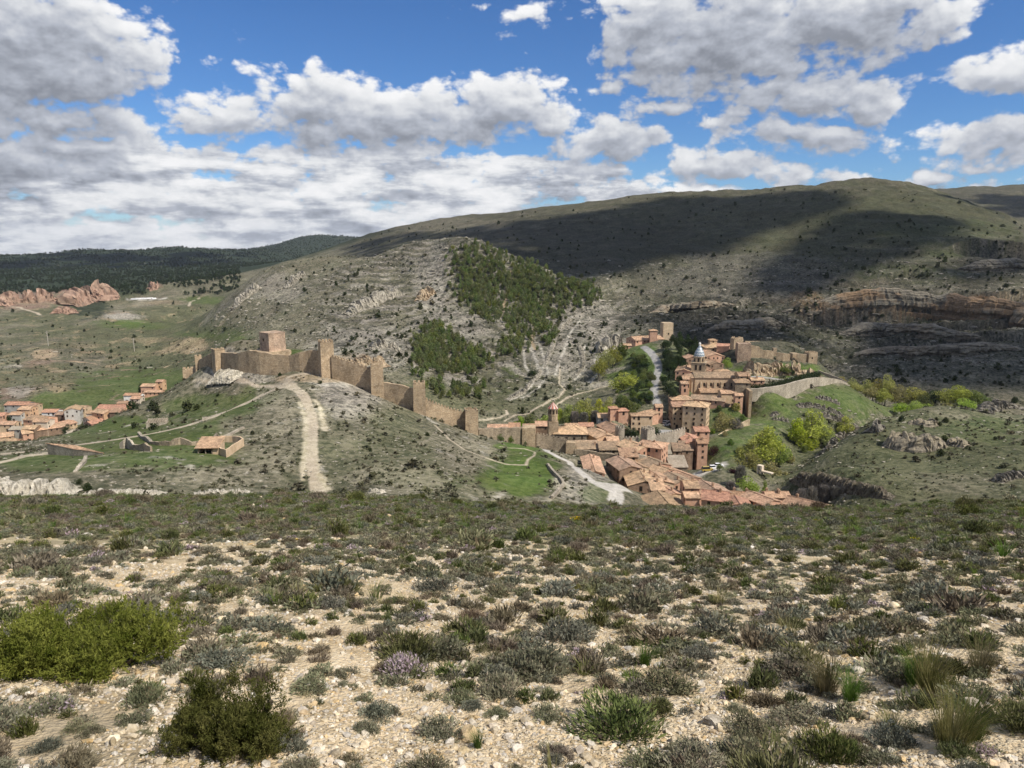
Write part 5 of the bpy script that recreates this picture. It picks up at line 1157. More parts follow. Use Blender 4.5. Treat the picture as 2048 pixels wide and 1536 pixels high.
def trees():
    gp = 'yellow-green poplars by the river below the spur'
    for (u, v, d, w, lf, lab) in ((1533,850,314,52,'poplar','tallest yellow-green poplar in the clump nearest the river footbridge'), (1508,878,310,44,'poplar','yellow-green poplar at the left of the clump by the footbridge'), (1562,872,318,34,'poplar','slim bright poplar at the right of the clump by the footbridge'), (1496,905,303,40,'olive','bronze-leaved poplar leaning left of the yellow clump'), (1550,925,300,44,'olive','bronze-leaved poplar low in front of the yellow clump'), (1525,862,322,36,'olive','bronze poplar behind the tallest yellow poplar'),
            (1626,820,352,50,'poplar','broad yellow-green poplar in the middle riverside clump'), (1598,836,346,36,'poplar','left poplar of the middle riverside clump'), (1645,838,354,34,'poplar','right poplar of the middle riverside clump'), (1612,862,342,40,'poplar','low poplar in front of the middle riverside clump'), (1690,834,374,34,'poplar','single bright yellow-green tree behind the rocky knoll spine')):
        tree_at(u, v, d, w, 'poplar', lf, lab, 'poplar_tree', group=gp)
    gr = 'riverside trees behind the rocky knoll'
    for (u, v, d, w, lf, lab) in ((1660,752,482,26,'olive','olive budding tree next to the end of the curved wall'), (1683,752,480,26,'olive','second olive budding tree past the curved wall'), (1706,754,476,26,'olive','third olive budding tree past the curved wall'), (1712,765,468,26,'poplar','bright green round tree past the curved wall'), (1735,757,470,30,'olive','olive tree in the line behind the green slope'), (1757,755,468,30,'olive','bronze tree left of the tallest tree in the line'), (1776,745,466,30,'poplar','tallest pale green tree of the riverside line'), (1800,768,458,40,'olive','rounded bronze tree right of the tallest riverside tree'), (1828,772,455,50,'olive','widest bronze tree in the riverside line'),
            (1805,805,428,36,'poplar','bright low tree in front of the bronze trees'), (1832,800,428,36,'poplar','bright tree low beside the dark tree'), (1856,806,425,34,'poplar','bright tree at the right of the low bright row'), (1870,778,446,36,'dark','dark tree in the middle of the riverside line'), (1895,775,444,40,'poplar','green tree right of the dark tree'), (1918,768,442,44,'poplar','tall spreading green tree near the right end of the riverside line'), (1946,778,438,40,'green','leafy green tree one from the right end of the riverside line'), (1966,788,436,26,'green','last tree at the right end of the riverside line'), (1897,805,420,40,'olive','low olive bush-like tree under the spreading green tree'),(1768,775,452,34,'poplar','bright tree low in the line between bronze and tallest trees'),(1748,772,455,30,'olive','small olive tree by the bare rock at the end of the green slope'),(1930,795,425,44,'poplar','light green tree in front of the right end of the line'),(1852,785,445,34,'green','green tree between the widest bronze tree and the dark one')):  # one tree in the line takes the dark leaf colour
        tree_at(u, v, d, w, 'round', lf, lab, 'riverside_tree', group=gr)
    gg = 'poplar grove behind the church'
    for i, (u, v, d, w, lf) in enumerate(((1120,818,369,26,'poplar'),(1140,808,368,28,'poplar'),(1160,800,368,28,'poplar'),(1180,797,368,28,'poplar'),(1200,797,370,28,'poplar'),(1222,794,375,30,'poplar'),(1242,790,380,30,'green'),(1256,800,376,30,'green'),(1062,828,374,26,'green'),(1088,830,372,26,'poplar'),(1040,832,374,20,'poplar'),(1150,822,362,24,'grey'),(1168,824,361,24,'grey'),(1130,830,362,22,'green'),(1190,820,361,24,'grey'),(1212,812,364,26,'poplar'))):
        kd = 'bare' if lf == 'grey' else 'poplar'
        tree_at(u, v, d, w, kd, lf, {'poplar': 'yellow-green poplar in the grove behind the church', 'green': 'darker green tree at the edge of the grove behind the church', 'grey': 'still bare grey poplar in the grove behind the church'}[lf], 'poplar_tree', group=gg + {'poplar': '', 'green': ', darker', 'grey': ', bare'}[lf])
    for a in ((1250,744,428,54,'round','poplar','large round yellow-green tree in the ravine left of the road'), (1212,698,478,34,'round','olive','olive tree at the foot of the pale cliff'), (1228,690,482,28,'round','olive','olive tree climbing toward the mansion annex'), (1243,684,486,22,'round','green','small green tree just left of the mansion annex'), (1198,716,472,30,'round','olive','lowest olive tree under the pale cliff'),
              (1456,714,456,20,'round','poplar','small bright round tree in the garden behind the cathedral'), (1540,732,448,20,'round','green','light green tree below the castle ruin rock'), (1570,729,448,28,'round','green','spreading light tree beneath the castle ruin'), (1587,738,446,9,'bush','dark','little dark cone tree on the castle lawn'), (1495,746,404,5,'conifer','dark','dark thin cypress at the garden end house'),
              (1252,845,329,24,'round','dark','dark garden tree between round tower and tan house'), (1268,852,326,18,'round','dark','dark tree over the low crenellated wall'), (1312,852,331,28,'round','dark','dark tree at the car park corner'), (1321,901,306,15,'conifer','blue','blue-green conifer beside the small stone shed'), (1448,823,354,54,'bush','olive','big olive-grey bush under the palace end wall'), (1474,832,352,34,'bush','grey','leafless grey bush beside the olive-grey bush'), (1430,888,318,32,'bush','purple','purplish thicket right of the balconied pink house'), (1465,934,284,20,'round','purple','dark purple-leaved tree at the riverside car park'), (1440,926,286,16,'round','green','green tree over the parked riverside cars'),
              (1482,930,270,28,'bare','grey','bare grey tree between purple tree and footbridge'), (1495,950,262,44,'round','poplar','bright yellow-green willow before the footbridge'), (1530,961,262,13,'poplar','poplar','single thin yellow-green tree right of the willow'), (1462,962,255,26,'bare','grey','bare grey thicket tree beside the lower car park'),
              (1001,867,291,15,'round','green','small spring tree at the foot of the ragged wall'), (1022,871,291,13,'round','green','second small spring tree at the foot of the ragged wall'), (1051,881,293,6,'round','green','thin young tree against the broad plain tower'),
              (1065,736,470,20,'round','dark','single dark round tree among the pale folded strata'), (134,847,442,20,'round','dark','dark courtyard tree in the suburb, left one'), (167,847,445,24,'round','juniper','round dark tree in the suburb, right one'), (17,829,470,9,'round','dark','dark narrow tree between two suburb roofs'), (280,764,522,9,'round','dark','dark tree beside the topmost pink suburb house'), (300,795,470,24,'bush','juniper','yellowish-green bush on the slope above the suburb')):
        tree_at(a[0], a[1], a[2], a[3], a[4], a[5], a[6], 'tree' if a[4] != 'bush' else 'bush', 'tree' if a[4] != 'bush' else 'bush')
    gc = 'dark cedars between the mansion and the cathedral'
    for i, (u, v, d, w) in enumerate(((1345,668,508,24),(1360,662,503,28),(1376,668,497,26),(1391,672,492,24),(1335,681,502,22),(1353,690,487,26),(1371,698,474,26),(1346,716,462,24),(1341,740,443,24),(1351,760,428,24),(1336,770,420,22),(1363,720,458,24),(1385,694,474,20),(1350,782,412,22))):
        tree_at(u, v, d, w, 'conifer', 'dark', 'dark spreading cedar on the slope between mansion and cathedral', 'cedar_tree', group=gc)
    gq = 'trees in the ravine left of the road'
    for i, (u, v, d, w) in enumerate(((1302,742,432,20),(1291,720,458,22),(1280,706,472,22),(1296,764,420,22),(1281,786,400,24),(1301,788,396,20),(1268,803,386,26),(1270,715,470,20),(1285,745,436,20))):
        tree_at(u, v, d, w, 'round', 'dark' if i % 2 else 'green', 'dark leafy tree in the ravine left of the road' if i % 2 else 'fresh green tree in the ravine left of the road', 'tree', group=gq + (', dark' if i % 2 else ', fresh green'))
    for (u, v, d, w) in ((1605,976,240,28),(1626,972,241,28),(1650,969,242,30),(1675,971,240,30),(1700,975,238,28),(1722,981,236,26),(1742,987,234,22)):
        tree_at(u, v, d, w, 'bare', 'grey', 'pale bare tree in the row beyond the last river house', 'bare_tree', group='row of pale bare riverside trees')
    gk = 'dark junipers on the rocky knoll'
    for (u, v, w) in ((1802,843,15),(1892,845,13),(1879,852,10),(1872,842,10),(1889,886,18),(1880,912,18),(1898,920,9),(2029,944,11),(2029,806,15),(1843,858,10),(1780,880,8),(1940,900,8),(1990,880,9),(1757,862,12)):
        p = G(u, v, 200); dep = p.y*CT - p.z*ST; s = w / F_PX * dep
        plant_tree('juniper_bush', p, s*.95, s, 'bush', 'juniper', 'round dark juniper on the rocky knoll across the river', 'bush', gk, n=1200, ls=.10)
    for (u, v, w, lab) in ((741,903,9,'lone dark shrub on the grey slope right of the track'), (160,968,16,'dark round bush on top of the white rocks'), (176,981,22,'wide dark bush spilling over the white rocks'), (855,872,11,'dark shrub by the thin path under the third tower'), (640,768,12,'low dark shrub beside the track fork'), (560,752,10,'green bush under the shaded castle wall'), (505,868,10,'dark bush on the meadow edge right of the courtyard walls')):
        p = G(u, v, 120); s = w / F_PX * (p.y*CT - p.z*ST); plant_tree('bush', p, s*.8, s, 'bush', 'juniper', lab, 'bush', n=1200, ls=.10)
    rr = random.Random(77)
    for poly, n, kind, lf, dm, h0, h1, nm, lab, gp_ in (([(1240,705),(1285,700),(1306,740),(1303,795),(1275,815),(1238,800),(1228,750)], 34, 'round', 'green', 390, 3.5, 7, 'tree', 'fresh green tree in the ravine left of the road', gq + ', fresh green'), ([(1246,700),(1290,705),(1304,760),(1290,812),(1250,800)], 22, 'round', 'dark', 390, 3.5, 7, 'tree', 'dark leafy tree in the ravine left of the road', gq + ', dark'),
            ([(1328,662),(1398,672),(1394,700),(1362,745),(1350,800),(1324,800),(1326,720)], 44, 'round', 'dark', 400, 5, 9, 'cedar_tree', 'dark spreading cedar on the slope between mansion and cathedral', gc)):
        us = [q[0] for q in poly]; vs = [q[1] for q in poly]; k = 0; g_ = 0
        while k < n and g_ < 3000:
            g_ += 1; u, v = rr.uniform(min(us), max(us)), rr.uniform(min(vs), max(vs))
            if not in_poly(u, v, poly): continue
            p = G(u, v + 12, dm); h = rr.uniform(h0, h1)
            if not (385 < p.y < 530): continue
            plant_tree(nm, p - Vector((0, 0, .3)), h, h*rr.uniform(.7, 1.0), kind, lf, lab, 'tree', gp_, n=1500, ls=.075); k += 1
    for u, v, w, lf in ((1442,838,20,'olive'),(1458,848,18,'green'),(1472,822,22,'olive'),(1484,842,18,'green'),(1490,826,16,'grey'),(1462,812,18,'green'),(1478,806,14,'olive'),(1438,822,16,'green'),(1425,868,14,'green'),(1412,895,16,'green'),(1450,872,14,'olive'),(1462,890,16,'green'),(1478,905,18,'olive'),(1560,905,22,'green'),(1580,925,22,'olive'),(1608,905,18,'green'),(1660,868,16,'olive')):
        p = G(u, v, 280); s = w / F_PX * (p.y*CT - p.z*ST); plant_tree('bush', p, s*.85, s, 'bush', lf, {'olive': 'olive-green bush on the banks below the palace and spur', 'green': 'fresh green bush on the banks below the palace and spur', 'grey': 'leafless grey bush on the bank beside the very tall stone block'}[lf], 'bush', {'olive': 'olive bushes on the banks below the spur', 'green': 'green bushes on the banks below the spur'}.get(lf), n=1200, ls=.10)
    # garden hedge
    V, Fq = None, None; Q = [P(1500,771,396), P(1530,770,398), P(1560,764,404), P(1590,755,414), P(1618,748,428), P(1640,745,440)]
    C = []; r = np.random.default_rng(5)
    for a, b in zip(Q[:-1], Q[1:]):
        n = int((b-a).length * 110); f = r.random(n)
        C.append(np.array(a)[None, :]*(1-f)[:, None] + np.array(b)[None, :]*f[:, None] + r.normal(size=(n, 3))*(.7, .7, 0) + np.c_[np.zeros(n), np.zeros(n), r.uniform(-2.2, .4, n) + .5*np.sin(f*40)])
    C = np.concatenate(C); V, Fq = leaf_quads(C, r.normal(size=C.shape), .6, .38, r)
    o = mesh_np('hedge', V, Fq, (LF['dark'],)); put_props(o, 'tall dark clipped hedge along the inside of the curved wall', 'hedge')

# ---------------------------------------------------------------- many trees on the slopes
def in_poly(u, v, poly):
    c = False; j = len(poly) - 1
    for i in range(len(poly)):
        if (poly[i][1] > v) != (poly[j][1] > v) and u < (poly[j][0]-poly[i][0])*(v-poly[i][1])/(poly[j][1]-poly[i][1]) + poly[i][0]: c = not c
        j = i
    return c
def scatter_nodes(coll):
    g = bpy.data.node_groups.new('scatter', 'GeometryNodeTree')
    g.interface.new_socket('Geometry', in_out='INPUT', socket_type='NodeSocketGeometry'); g.interface.new_socket('Geometry', in_out='OUTPUT', socket_type='NodeSocketGeometry')
    N = g.nodes; L = g.links; gi = N.new('NodeGroupInput'); go = N.new('NodeGroupOutput')
    ci = N.new('GeometryNodeCollectionInfo'); ci.inputs['Collection'].default_value = coll; ci.inputs['Separate Children'].default_value = True; ci.inputs['Reset Children'].default_value = True
    ip = N.new('GeometryNodeInstanceOnPoints'); ip.inputs['Pick Instance'].default_value = True
    def at(nm, tp):
        a = N.new('GeometryNodeInputNamedAttribute'); a.data_type = tp; a.inputs['Name'].default_value = nm; return a.outputs['Attribute']
    L.new(gi.outputs[0], ip.inputs['Points']); L.new(ci.outputs[0], ip.inputs['Instance'])
    L.new(at('idx', 'INT'), ip.inputs['Instance Index']); L.new(at('rot', 'FLOAT_VECTOR'), ip.inputs['Rotation']); L.new(at('scl', 'FLOAT_VECTOR'), ip.inputs['Scale'])
    L.new(ip.outputs[0], go.inputs[0])
    return g
def scatter(name, label, protos, pts_, rots, scls, idx):
    coll = bpy.data.collections.new(name + '_sources')
    for i, (me) in enumerate(protos):
        o = bpy.data.objects.new('%s_source_%02d' % (name, i), me); coll.objects.link(o)
    me = bpy.data.meshes.new(name); n = len(pts_); me.vertices.add(n); me.vertices.foreach_set('co', np.asarray(pts_, np.float32).ravel())
    for nm, tp, ar in (('rot', 'FLOAT_VECTOR', rots), ('scl', 'FLOAT_VECTOR', scls)): me.attributes.new(nm, tp, 'POINT').data.foreach_set('vector', np.asarray(ar, np.float32).ravel())
    me.attributes.new('idx', 'INT', 'POINT').data.foreach_set('value', np.asarray(idx, np.int32))
    o = bpy.data.objects.new(name, me); COL.objects.link(o)
    md = o.modifiers.new('scatter', 'NODES'); md.node_group = scatter_nodes(coll)
    put_props(o, label, None, None, 'stuff')
    return o
def small_tree_mesh(kind, leaf, seed, n, ls, name='tree'):
    V, Fq = crown_data(kind, seed, n, ls); tm = trunk_mb(kind, seed)
    me = bpy.data.meshes.new(name); k = len(V)
    me.from_pydata(V.tolist() + tm.v, [], Fq.tolist() + [tuple(i + k for i in f) for f in tm.f]); me.materials.append(LF[leaf]); me.materials.append(LF['bark'])
    me.polygons.foreach_set('material_index', [0]*len(Fq) + [1]*len(tm.f)); return me
def slope_trees():
    r = random.Random(11)
    protos = [small_tree_mesh('conifer' if i < 1 else 'round', 'pine', 20+i, 380, .13, 'pine_tree') for i in range(4)]
    polys = [([(905,505),(940,492),(975,492),(1010,508),(1055,525),(1100,548),(1060,580),(1005,610),(960,600),(915,600)], 560), ([(1010,540),(1100,548),(1185,572),(1198,600),(1150,620),(1120,640),(1095,700),(1060,655),(1010,650),(960,640),(925,600),(1000,600)], 720), ([(1020,640),(1060,650),(1050,705),(1035,705)], 50), ([(830,690),(850,650),(885,655),(930,690),(975,715),(980,735),(930,750),(860,745),(830,755)], 380), ([(850,765),(930,770),(990,770),(940,800),(880,800)], 55), ([(1000,680),(1045,690),(1030,715),(1000,710)], 30)]
    P_ = []
    for poly, n in polys:
        us = [p[0] for p in poly]; vs = [p[1] for p in poly]; k = 0; guard = 0
        while k < n and guard < 20000:
            guard += 1; u, v = r.uniform(min(us), max(us)), r.uniform(min(vs), max(vs))
            if not in_poly(u, v, poly): continue
            if perlin(np.array([u/16.]), np.array([v/9.]), 15)[0] < r.uniform(-.55, .05): continue
            if abs(u - np.interp(v, [540, 620, 660, 720], [1018, 1004, 1062, 1064])) < 6: continue
            p = G(u + r.gauss(0, 9), v + r.gauss(0, 5), 390)
            if not (400 < p.y < 900): continue
            P_.append(p); k += 1
    order = sorted(range(len(P_)), key=lambda i: P_[i].y)
    sc = lambda: r.uniform(4.2, 8.0)
    rest = []
    for n, i in enumerate(order):
        h = sc(); w = h * r.uniform(.55, .8); m = r.randrange(4)
        if n < 300:
            o = bpy.data.objects.new('pine_tree', protos[m]); COL.objects.link(o); o.location = P_[i] - Vector((0, 0, .2)); o.rotation_euler = (0, 0, r.uniform(0, 6.28)); o.scale = (w, w, h)
            put_props(o, 'young dark pine in the plantation on the folded hill', 'pine tree', 'plantation pines on the folded hill')
        else: rest.append((P_[i], h, w, m))
    scatter('pine_woodland', 'upper part of the young pine plantation on the folded hill', protos, [tuple(q[0] - Vector((0, 0, .2))) for q in rest], [(0, 0, r.uniform(0, 6.28)) for _ in rest], [(q[2], q[2], q[1]) for q in rest], [q[3] for q in rest])
    # junipers dotted over the slopes
    jp = [small_tree_mesh('bush', 'juniper', 40+i, 150, .24, 'juniper_bush') for i in range(4)]
    regs = [(420,1000,500,700,430,1000,230), (640,980,600,740,430,800,150), (1100,1290,600,720,440,800,90), (0,420,590,740,480,1500,150), (1250,2048,380,620,560,1500,380), (1600,2048,440,600,640,1200,190), (1280,2048,620,780,460,720,260), (1000,1300,420,560,800,1800,120), (150,440,780,860,220,520,30), (900,1200,720,840,390,480,60), (700,1000,440,500,900,1900,60)]
    J = []
    for (u0, u1, v0, v1, d0, d1, n) in regs:
        k = 0; guard = 0
        while k < n and guard < n*25:
            guard += 1; u, v = r.uniform(u0, u1), r.uniform(v0, v1); p = G(u, v, 140)
            if not (d0 < p.y < d1): continue
            if 1190 < u < 1700 and 330 < p.y < 520: continue
            if perlin(np.array([p.x/38.]), np.array([p.y/38.]), 33)[0] < r.uniform(-.35, .5): continue
            dep = p.y*CT - p.z*ST; w = min(r.lognormvariate(.62, .5), 5.5) * (1 if p.y < 700 else 1.3)
            J.append((w/dep, p, w)); k += 1
    J.sort(key=lambda q: -q[0]); rest = []
    for n, (a, p, w) in enumerate(J):
        m = r.randrange(4); h = w * r.uniform(.7, 1.1)
        if n < 290:
            o = bpy.data.objects.new('juniper_bush', jp[m]); COL.objects.link(o); o.location = p - Vector((0, 0, .15)); o.rotation_euler = (0, 0, r.uniform(0, 6.28)); o.scale = (w, w, h)
            put_props(o, 'dark juniper dotted on the stony hillsides', 'bush', 'dark junipers dotted over the hillsides')
        else: rest.append((p, w, h, m))
    scatter('hillside_scrub', 'smaller dark bushes dotted over the far hillsides', jp, [tuple(q[0]) for q in rest], [(0, 0, r.uniform(0, 6.28)) for _ in rest], [(q[1], q[1], q[2]) for q in rest], [q[3] for q in rest])
    # the pine forest on the far ridge
    fp = [small_tree_mesh('round', 'forest', 60+i, 70, .32, 'forest_pine') for i in range(3)]
    R2 = np.random.default_rng(3); F_ = []
    n = 20000; ph = R2.uniform(-.72, -.12, n); rr = np.exp(R2.uniform(math.log(1500), math.log(5200), n)); x, y = rr*np.sin(ph), rr*np.cos(ph); z = HV(x, y); u, v = uv_of(x, y, z)
    ok = (u < 740) & (v < 590) & (perlin(x/90, y/90, 5) > -.35) & ((u < 480) | (y > 2300))
    x, y, z = x[ok], y[ok], z[ok]; h = R2.uniform(5, 10, len(x))
    scatter('pine_forest', 'dark pine forest covering the far ridge', fp, np.c_[x, y, z-.3], np.c_[0*x, 0*x, R2.uniform(0, 6.28, len(x))], np.c_[h*.9, h*.9, h], R2.integers(0, 3, len(x)))
    # low scrub over the near and middle slopes
    sp = [small_tree_mesh('bush', 'scrub', 80+i, 34, .42, 'scrub') for i in range(4)]
    n = 60000; ph = R2.uniform(-.66, .66, n); rr = np.exp(R2.uniform(math.log(118), math.log(1000), n)); x, y = rr*np.sin(ph), rr*np.cos(ph); z = HV(x, y)
    i = np.clip(np.searchsorted(TR.ph, ph), 0, len(TR.ph)-1); j = np.clip(np.searchsorted(TR.lr, np.log(rr)), 0, len(TR.lr)-1)
    A = TR.A[i, j]; u, v = uv_of(x, y, z)
    grassy = A[:, 1] > A[:, 0]*1.32; pale = A.sum(1) > .40
    clump = fbm(x, y, 14, 3, .6, 301)
    ok = ~pale & (~grassy | (R2.random(n) < .10)) & (clump > R2.normal(.02, .16, n)) & ~((u > 1180) & (u < 1520) & (v > 650) & (v < 1015) & (y < 540))
    x, y, z = x[ok], y[ok], z[ok]; kp = (np.hypot(x, y) > 335) | (R2.random(len(x)) < .7); kp &= ~((uv_of(x, y, z)[0] > 375) & (uv_of(x, y, z)[0] < 500) & (uv_of(x, y, z)[1] > 868) & (uv_of(x, y, z)[1] < 925)); x, y, z = x[kp], y[kp], z[kp]; w = R2.lognormal(-.5, .5, len(x)) * (1 + .0012*np.hypot(x, y))
    scatter('scrub', 'low grey-green scrub speckling the dry hillsides', sp, np.c_[x, y, z-.05], np.c_[0*x, 0*x, R2.uniform(0, 6.28, len(x))], np.c_[w, w, w*.62], R2.integers(0, 4, len(x)))

# ---------------------------------------------------------------- rock
def mat_rock(name, dark, lo, hi, sc=.5):
    m, t, b = new_mat(name); pos = t.n('ShaderNodeNewGeometry').outputs['Position']
    n1 = t.noise(pos, sc, 8, .68); n2 = t.noise(t.vmath('MULTIPLY', pos, (1, 1, .35)), sc*2.2, 5, .65); n3 = t.noise(pos, sc*.25, 4, .6)
    col = t.mix(t.step(n1, .38, .60), lo, hi); col = t.mix(t.math('MULTIPLY', t.step(n2, .52, .36), .75), col, dark); col = t.mix(t.math('MULTIPLY', t.step(n3, .5, .65), .4), col, (.06, .065, .035))
    t.link(col, b.inputs['Base Color']); bp = t.n('ShaderNodeBump'); bp.inputs['Strength'].default_value = .9; bp.inputs['Distance'].default_value = .6
    t.link(t.math('ADD', n1, n2), bp.inputs['Height']); t.link(bp.outputs[0], b.inputs['Normal']); b.inputs['Specular IOR Level'].default_value = .1
    return m
def outcrop(label, px, dmin, hgt, thick, mat, seed=1, rough=.26, sink=.35, cat='rock outcrop', name='rock_outcrop', step=None, group=None, var=1.0):
    """a craggy rib of rock following the ground along px"""
    Q = [G(u, v, dmin) for u, v in px]; step = step or max(.22, hgt*.065); line = []
    for a, b in zip(Q[:-1], Q[1:]):
        n = max(1, int((b-a).length/step)); line += [a.lerp(b, i/n) for i in range(n)]
    line.append(Q[-1]); n = len(line); r = np.random.default_rng(seed)
    prof = [(-.62, -sink), (-.55, .12), (-.48, .34), (-.44, .56), (-.36, .78), (-.24, .95), (-.08, 1.0), (.12, .93), (.3, .7), (.42, .4), (.55, .05), (.65, -sink)]; k = len(prof)
    s = np.linspace(0, (n-1)*step, n); env = np.clip(np.minimum(np.arange(n), n-1-np.arange(n)) / max(2, n*.10), 0.12, 1)
    hh = hgt * env * (1 - .32*var + var*(.5*perlin(s/(hgt*.8), s*0+seed, seed) + .28*np.sign(perlin(s/(hgt*.25), s*0+3.3, seed+1))))
    V = np.empty((n, k, 3))
    for i in range(n):
        a, b = line[max(0, i-1)], line[min(n-1, i+1)]; d = Vector((b.x-a.x, b.y-a.y)); d = d.normalized() if d.length > 0 else Vector((1, 0)); nn = Vector((-d.y, d.x))
        if nn.y < 0: nn = -nn
        for j, (f, g) in enumerate(prof):
            x = line[i].x + nn.x*f*thick; y = line[i].y + nn.y*f*thick
            V[i, j] = (x, y, H(x, y)*(.5) + line[i].z*.5 + g*hh[i])
    S = s[:, None] + np.zeros(k)[None, :]; T = np.array([p[1] for p in prof])[None, :]*hgt + np.zeros(n)[:, None]
    crack = np.abs(perlin(S/(hgt*.19), T/(hgt*.8) + seed, seed+5)); blk = perlin(S/(hgt*.13), T/(hgt*.16), seed+7)
    push = (rough*hgt*(perlin(S/(hgt*.5), T/(hgt*.45), seed+2)*.8 + blk*.55 - .75*np.exp(-(crack/.10)**2)))
    V[:, 1:-1, 1] -= push[:, 1:-1]; V[:, 1:-1, 0] += (rough*hgt*.6*perlin(S/(hgt*.25)+9, T/(hgt*.3), seed+3))[:, 1:-1]; V[:, 1:-1, 2] += (rough*hgt*.35*blk)[:, 1:-1]
    idx = np.arange(n*k).reshape(n, k); Fq = np.stack([idx[:-1, :-1], idx[1:, :-1], idx[1:, 1:], idx[:-1, 1:]], -1).reshape(-1, 4)
    o = mesh_np(name, V.reshape(-1, 3), Fq, (mat,), False); put_props(o, label, cat, group)
    return o
def mat_cliff(name='bedded_cliff', warm=.8):
    m, t, b = new_mat(name); pos = t.n('ShaderNodeNewGeometry').outputs['Position']
    bed = t.noise(t.vmath('MULTIPLY', pos, (.035, .035, 1.0)), .55, 6, .7); fine = t.noise(pos, .35, 8, .7); drip = t.noise(t.vmath('MULTIPLY', pos, (1, 1, .08)), .25, 5, .65); och = t.noise(t.vmath('MULTIPLY', pos, (1, 1, 1.6)), .028, 4, .6)
    col = t.mix(t.step(t.math('ADD', t.math('MULTIPLY', bed, .6), t.math('MULTIPLY', fine, .4)), .38, .60), (.10,.09,.07), (.30,.265,.20))
    col = t.mix(t.math('MULTIPLY', t.step(och, .46, .60), warm), col, t.mix(fine, (.20,.12,.062), (.37,.25,.145)))
    col = t.mix(t.math('MULTIPLY', t.step(drip, .52, .66), .6), col, (.055,.05,.042))
    t.link(col, b.inputs['Base Color']); b.inputs['Specular IOR Level'].default_value = .1
    bp = t.n('ShaderNodeBump'); bp.inputs['Strength'].default_value = .9; bp.inputs['Distance'].default_value = 1.2; t.link(t.math('ADD', t.math('MULTIPLY', bed, 1.5), fine), bp.inputs['Height']); t.link(bp.outputs[0], b.inputs['Normal'])
    return m
def cliff_band(label, px, dmin, hgt, depth, seed):
    '''a long bedded cliff with a recessed foot, ledges and a rounded top'''
    if 'cliffbeds' not in MT: MT['cliffbeds'] = mat_cliff(); MT['cliffgrey'] = mat_cliff('grey_bedded_cliff', .22)
    mat = MT['cliffbeds' if seed == 3 else 'cliffgrey']
    Q = [G(u, v, dmin) for u, v in px]; line = []; step = 1.1
    for a, b in zip(Q[:-1], Q[1:]):
        n = max(1, int((b-a).length/step)); line += [a.lerp(b, i/n) for i in range(n)]
    n = len(line); xy = np.array([(p.x, p.y) for p in line]); zb = np.array([p.z for p in line])
    for k in range(1): zb = np.convolve(np.pad(zb, 12, 'edge'), np.ones(25)/25, 'valid')
    for c in (0, 1): xy[:, c] = np.convolve(np.pad(xy[:, c], 12, 'edge'), np.ones(25)/25, 'valid')
    t = np.gradient(xy, axis=0); t /= np.linalg.norm(t, axis=1)[:, None] + 1e-9; nn = np.c_[-t[:, 1], t[:, 0]]; nn *= np.where(nn[:, 1:] < 0, -1, 1)
    s = np.arange(n)*step; env = np.clip(np.minimum(np.arange(n), n-1-np.arange(n)) / (n*.26), .02, 1)**.75
    h = hgt * env * (1 + .22*perlin(s/45, s*0+seed, seed) + .10*perlin(s/11, s*0+seed, seed+1))
    prof = [(.10, -.5), (-.02, .0), (.12, .05), (.16, .13), (.14, .22), (.0, .28), (-.10, .34), (-.12, .44), (-.10, .52), (-.02, .55), (-.03, .64), (-.02, .74), (.06, .77), (.08, .86), (.16, .90), (.22, .96), (.36, 1.0), (.6, 1.0), (.85, .93), (1.1, .7), (1.4, .2)]
    k = len(prof); V = np.empty((n, k, 3)); bulge = 7*perlin(s/55, s*0+seed+.5, seed+2) + 3*perlin(s/16, s*0+seed+.5, seed+3)
    for j, (f, g) in enumerate(prof):
        rag = (1.5*perlin(s/7.5, s*0 + g*2.2 + seed, seed+4) + 1.1*perlin(s/2.9, s*0 + g*5 + seed, seed+6) - 1.6*np.exp(-(perlin(s/9, s*0 + g*.7 + seed, seed+8)/.09)**2)) * (1 if 0 <= g < .97 else .3)
        off = f*depth*(.25 + .75*env) + bulge*(.5 if f < .5 else .15) + rag
        V[:, j, 0] = xy[:, 0] + nn[:, 0]*off; V[:, j, 1] = xy[:, 1] + nn[:, 1]*off; V[:, j, 2] = zb + g*h + .45*rag - (1 - env)*1.5
    idx = np.arange(n*k).reshape(n, k); Fq = np.stack([idx[:-1, :-1], idx[1:, :-1], idx[1:, 1:], idx[:-1, 1:]], -1).reshape(-1, 4)
    o = mesh_np('cliff', V.reshape(-1, 3), Fq, (mat,), False); put_props(o, label, 'cliff')
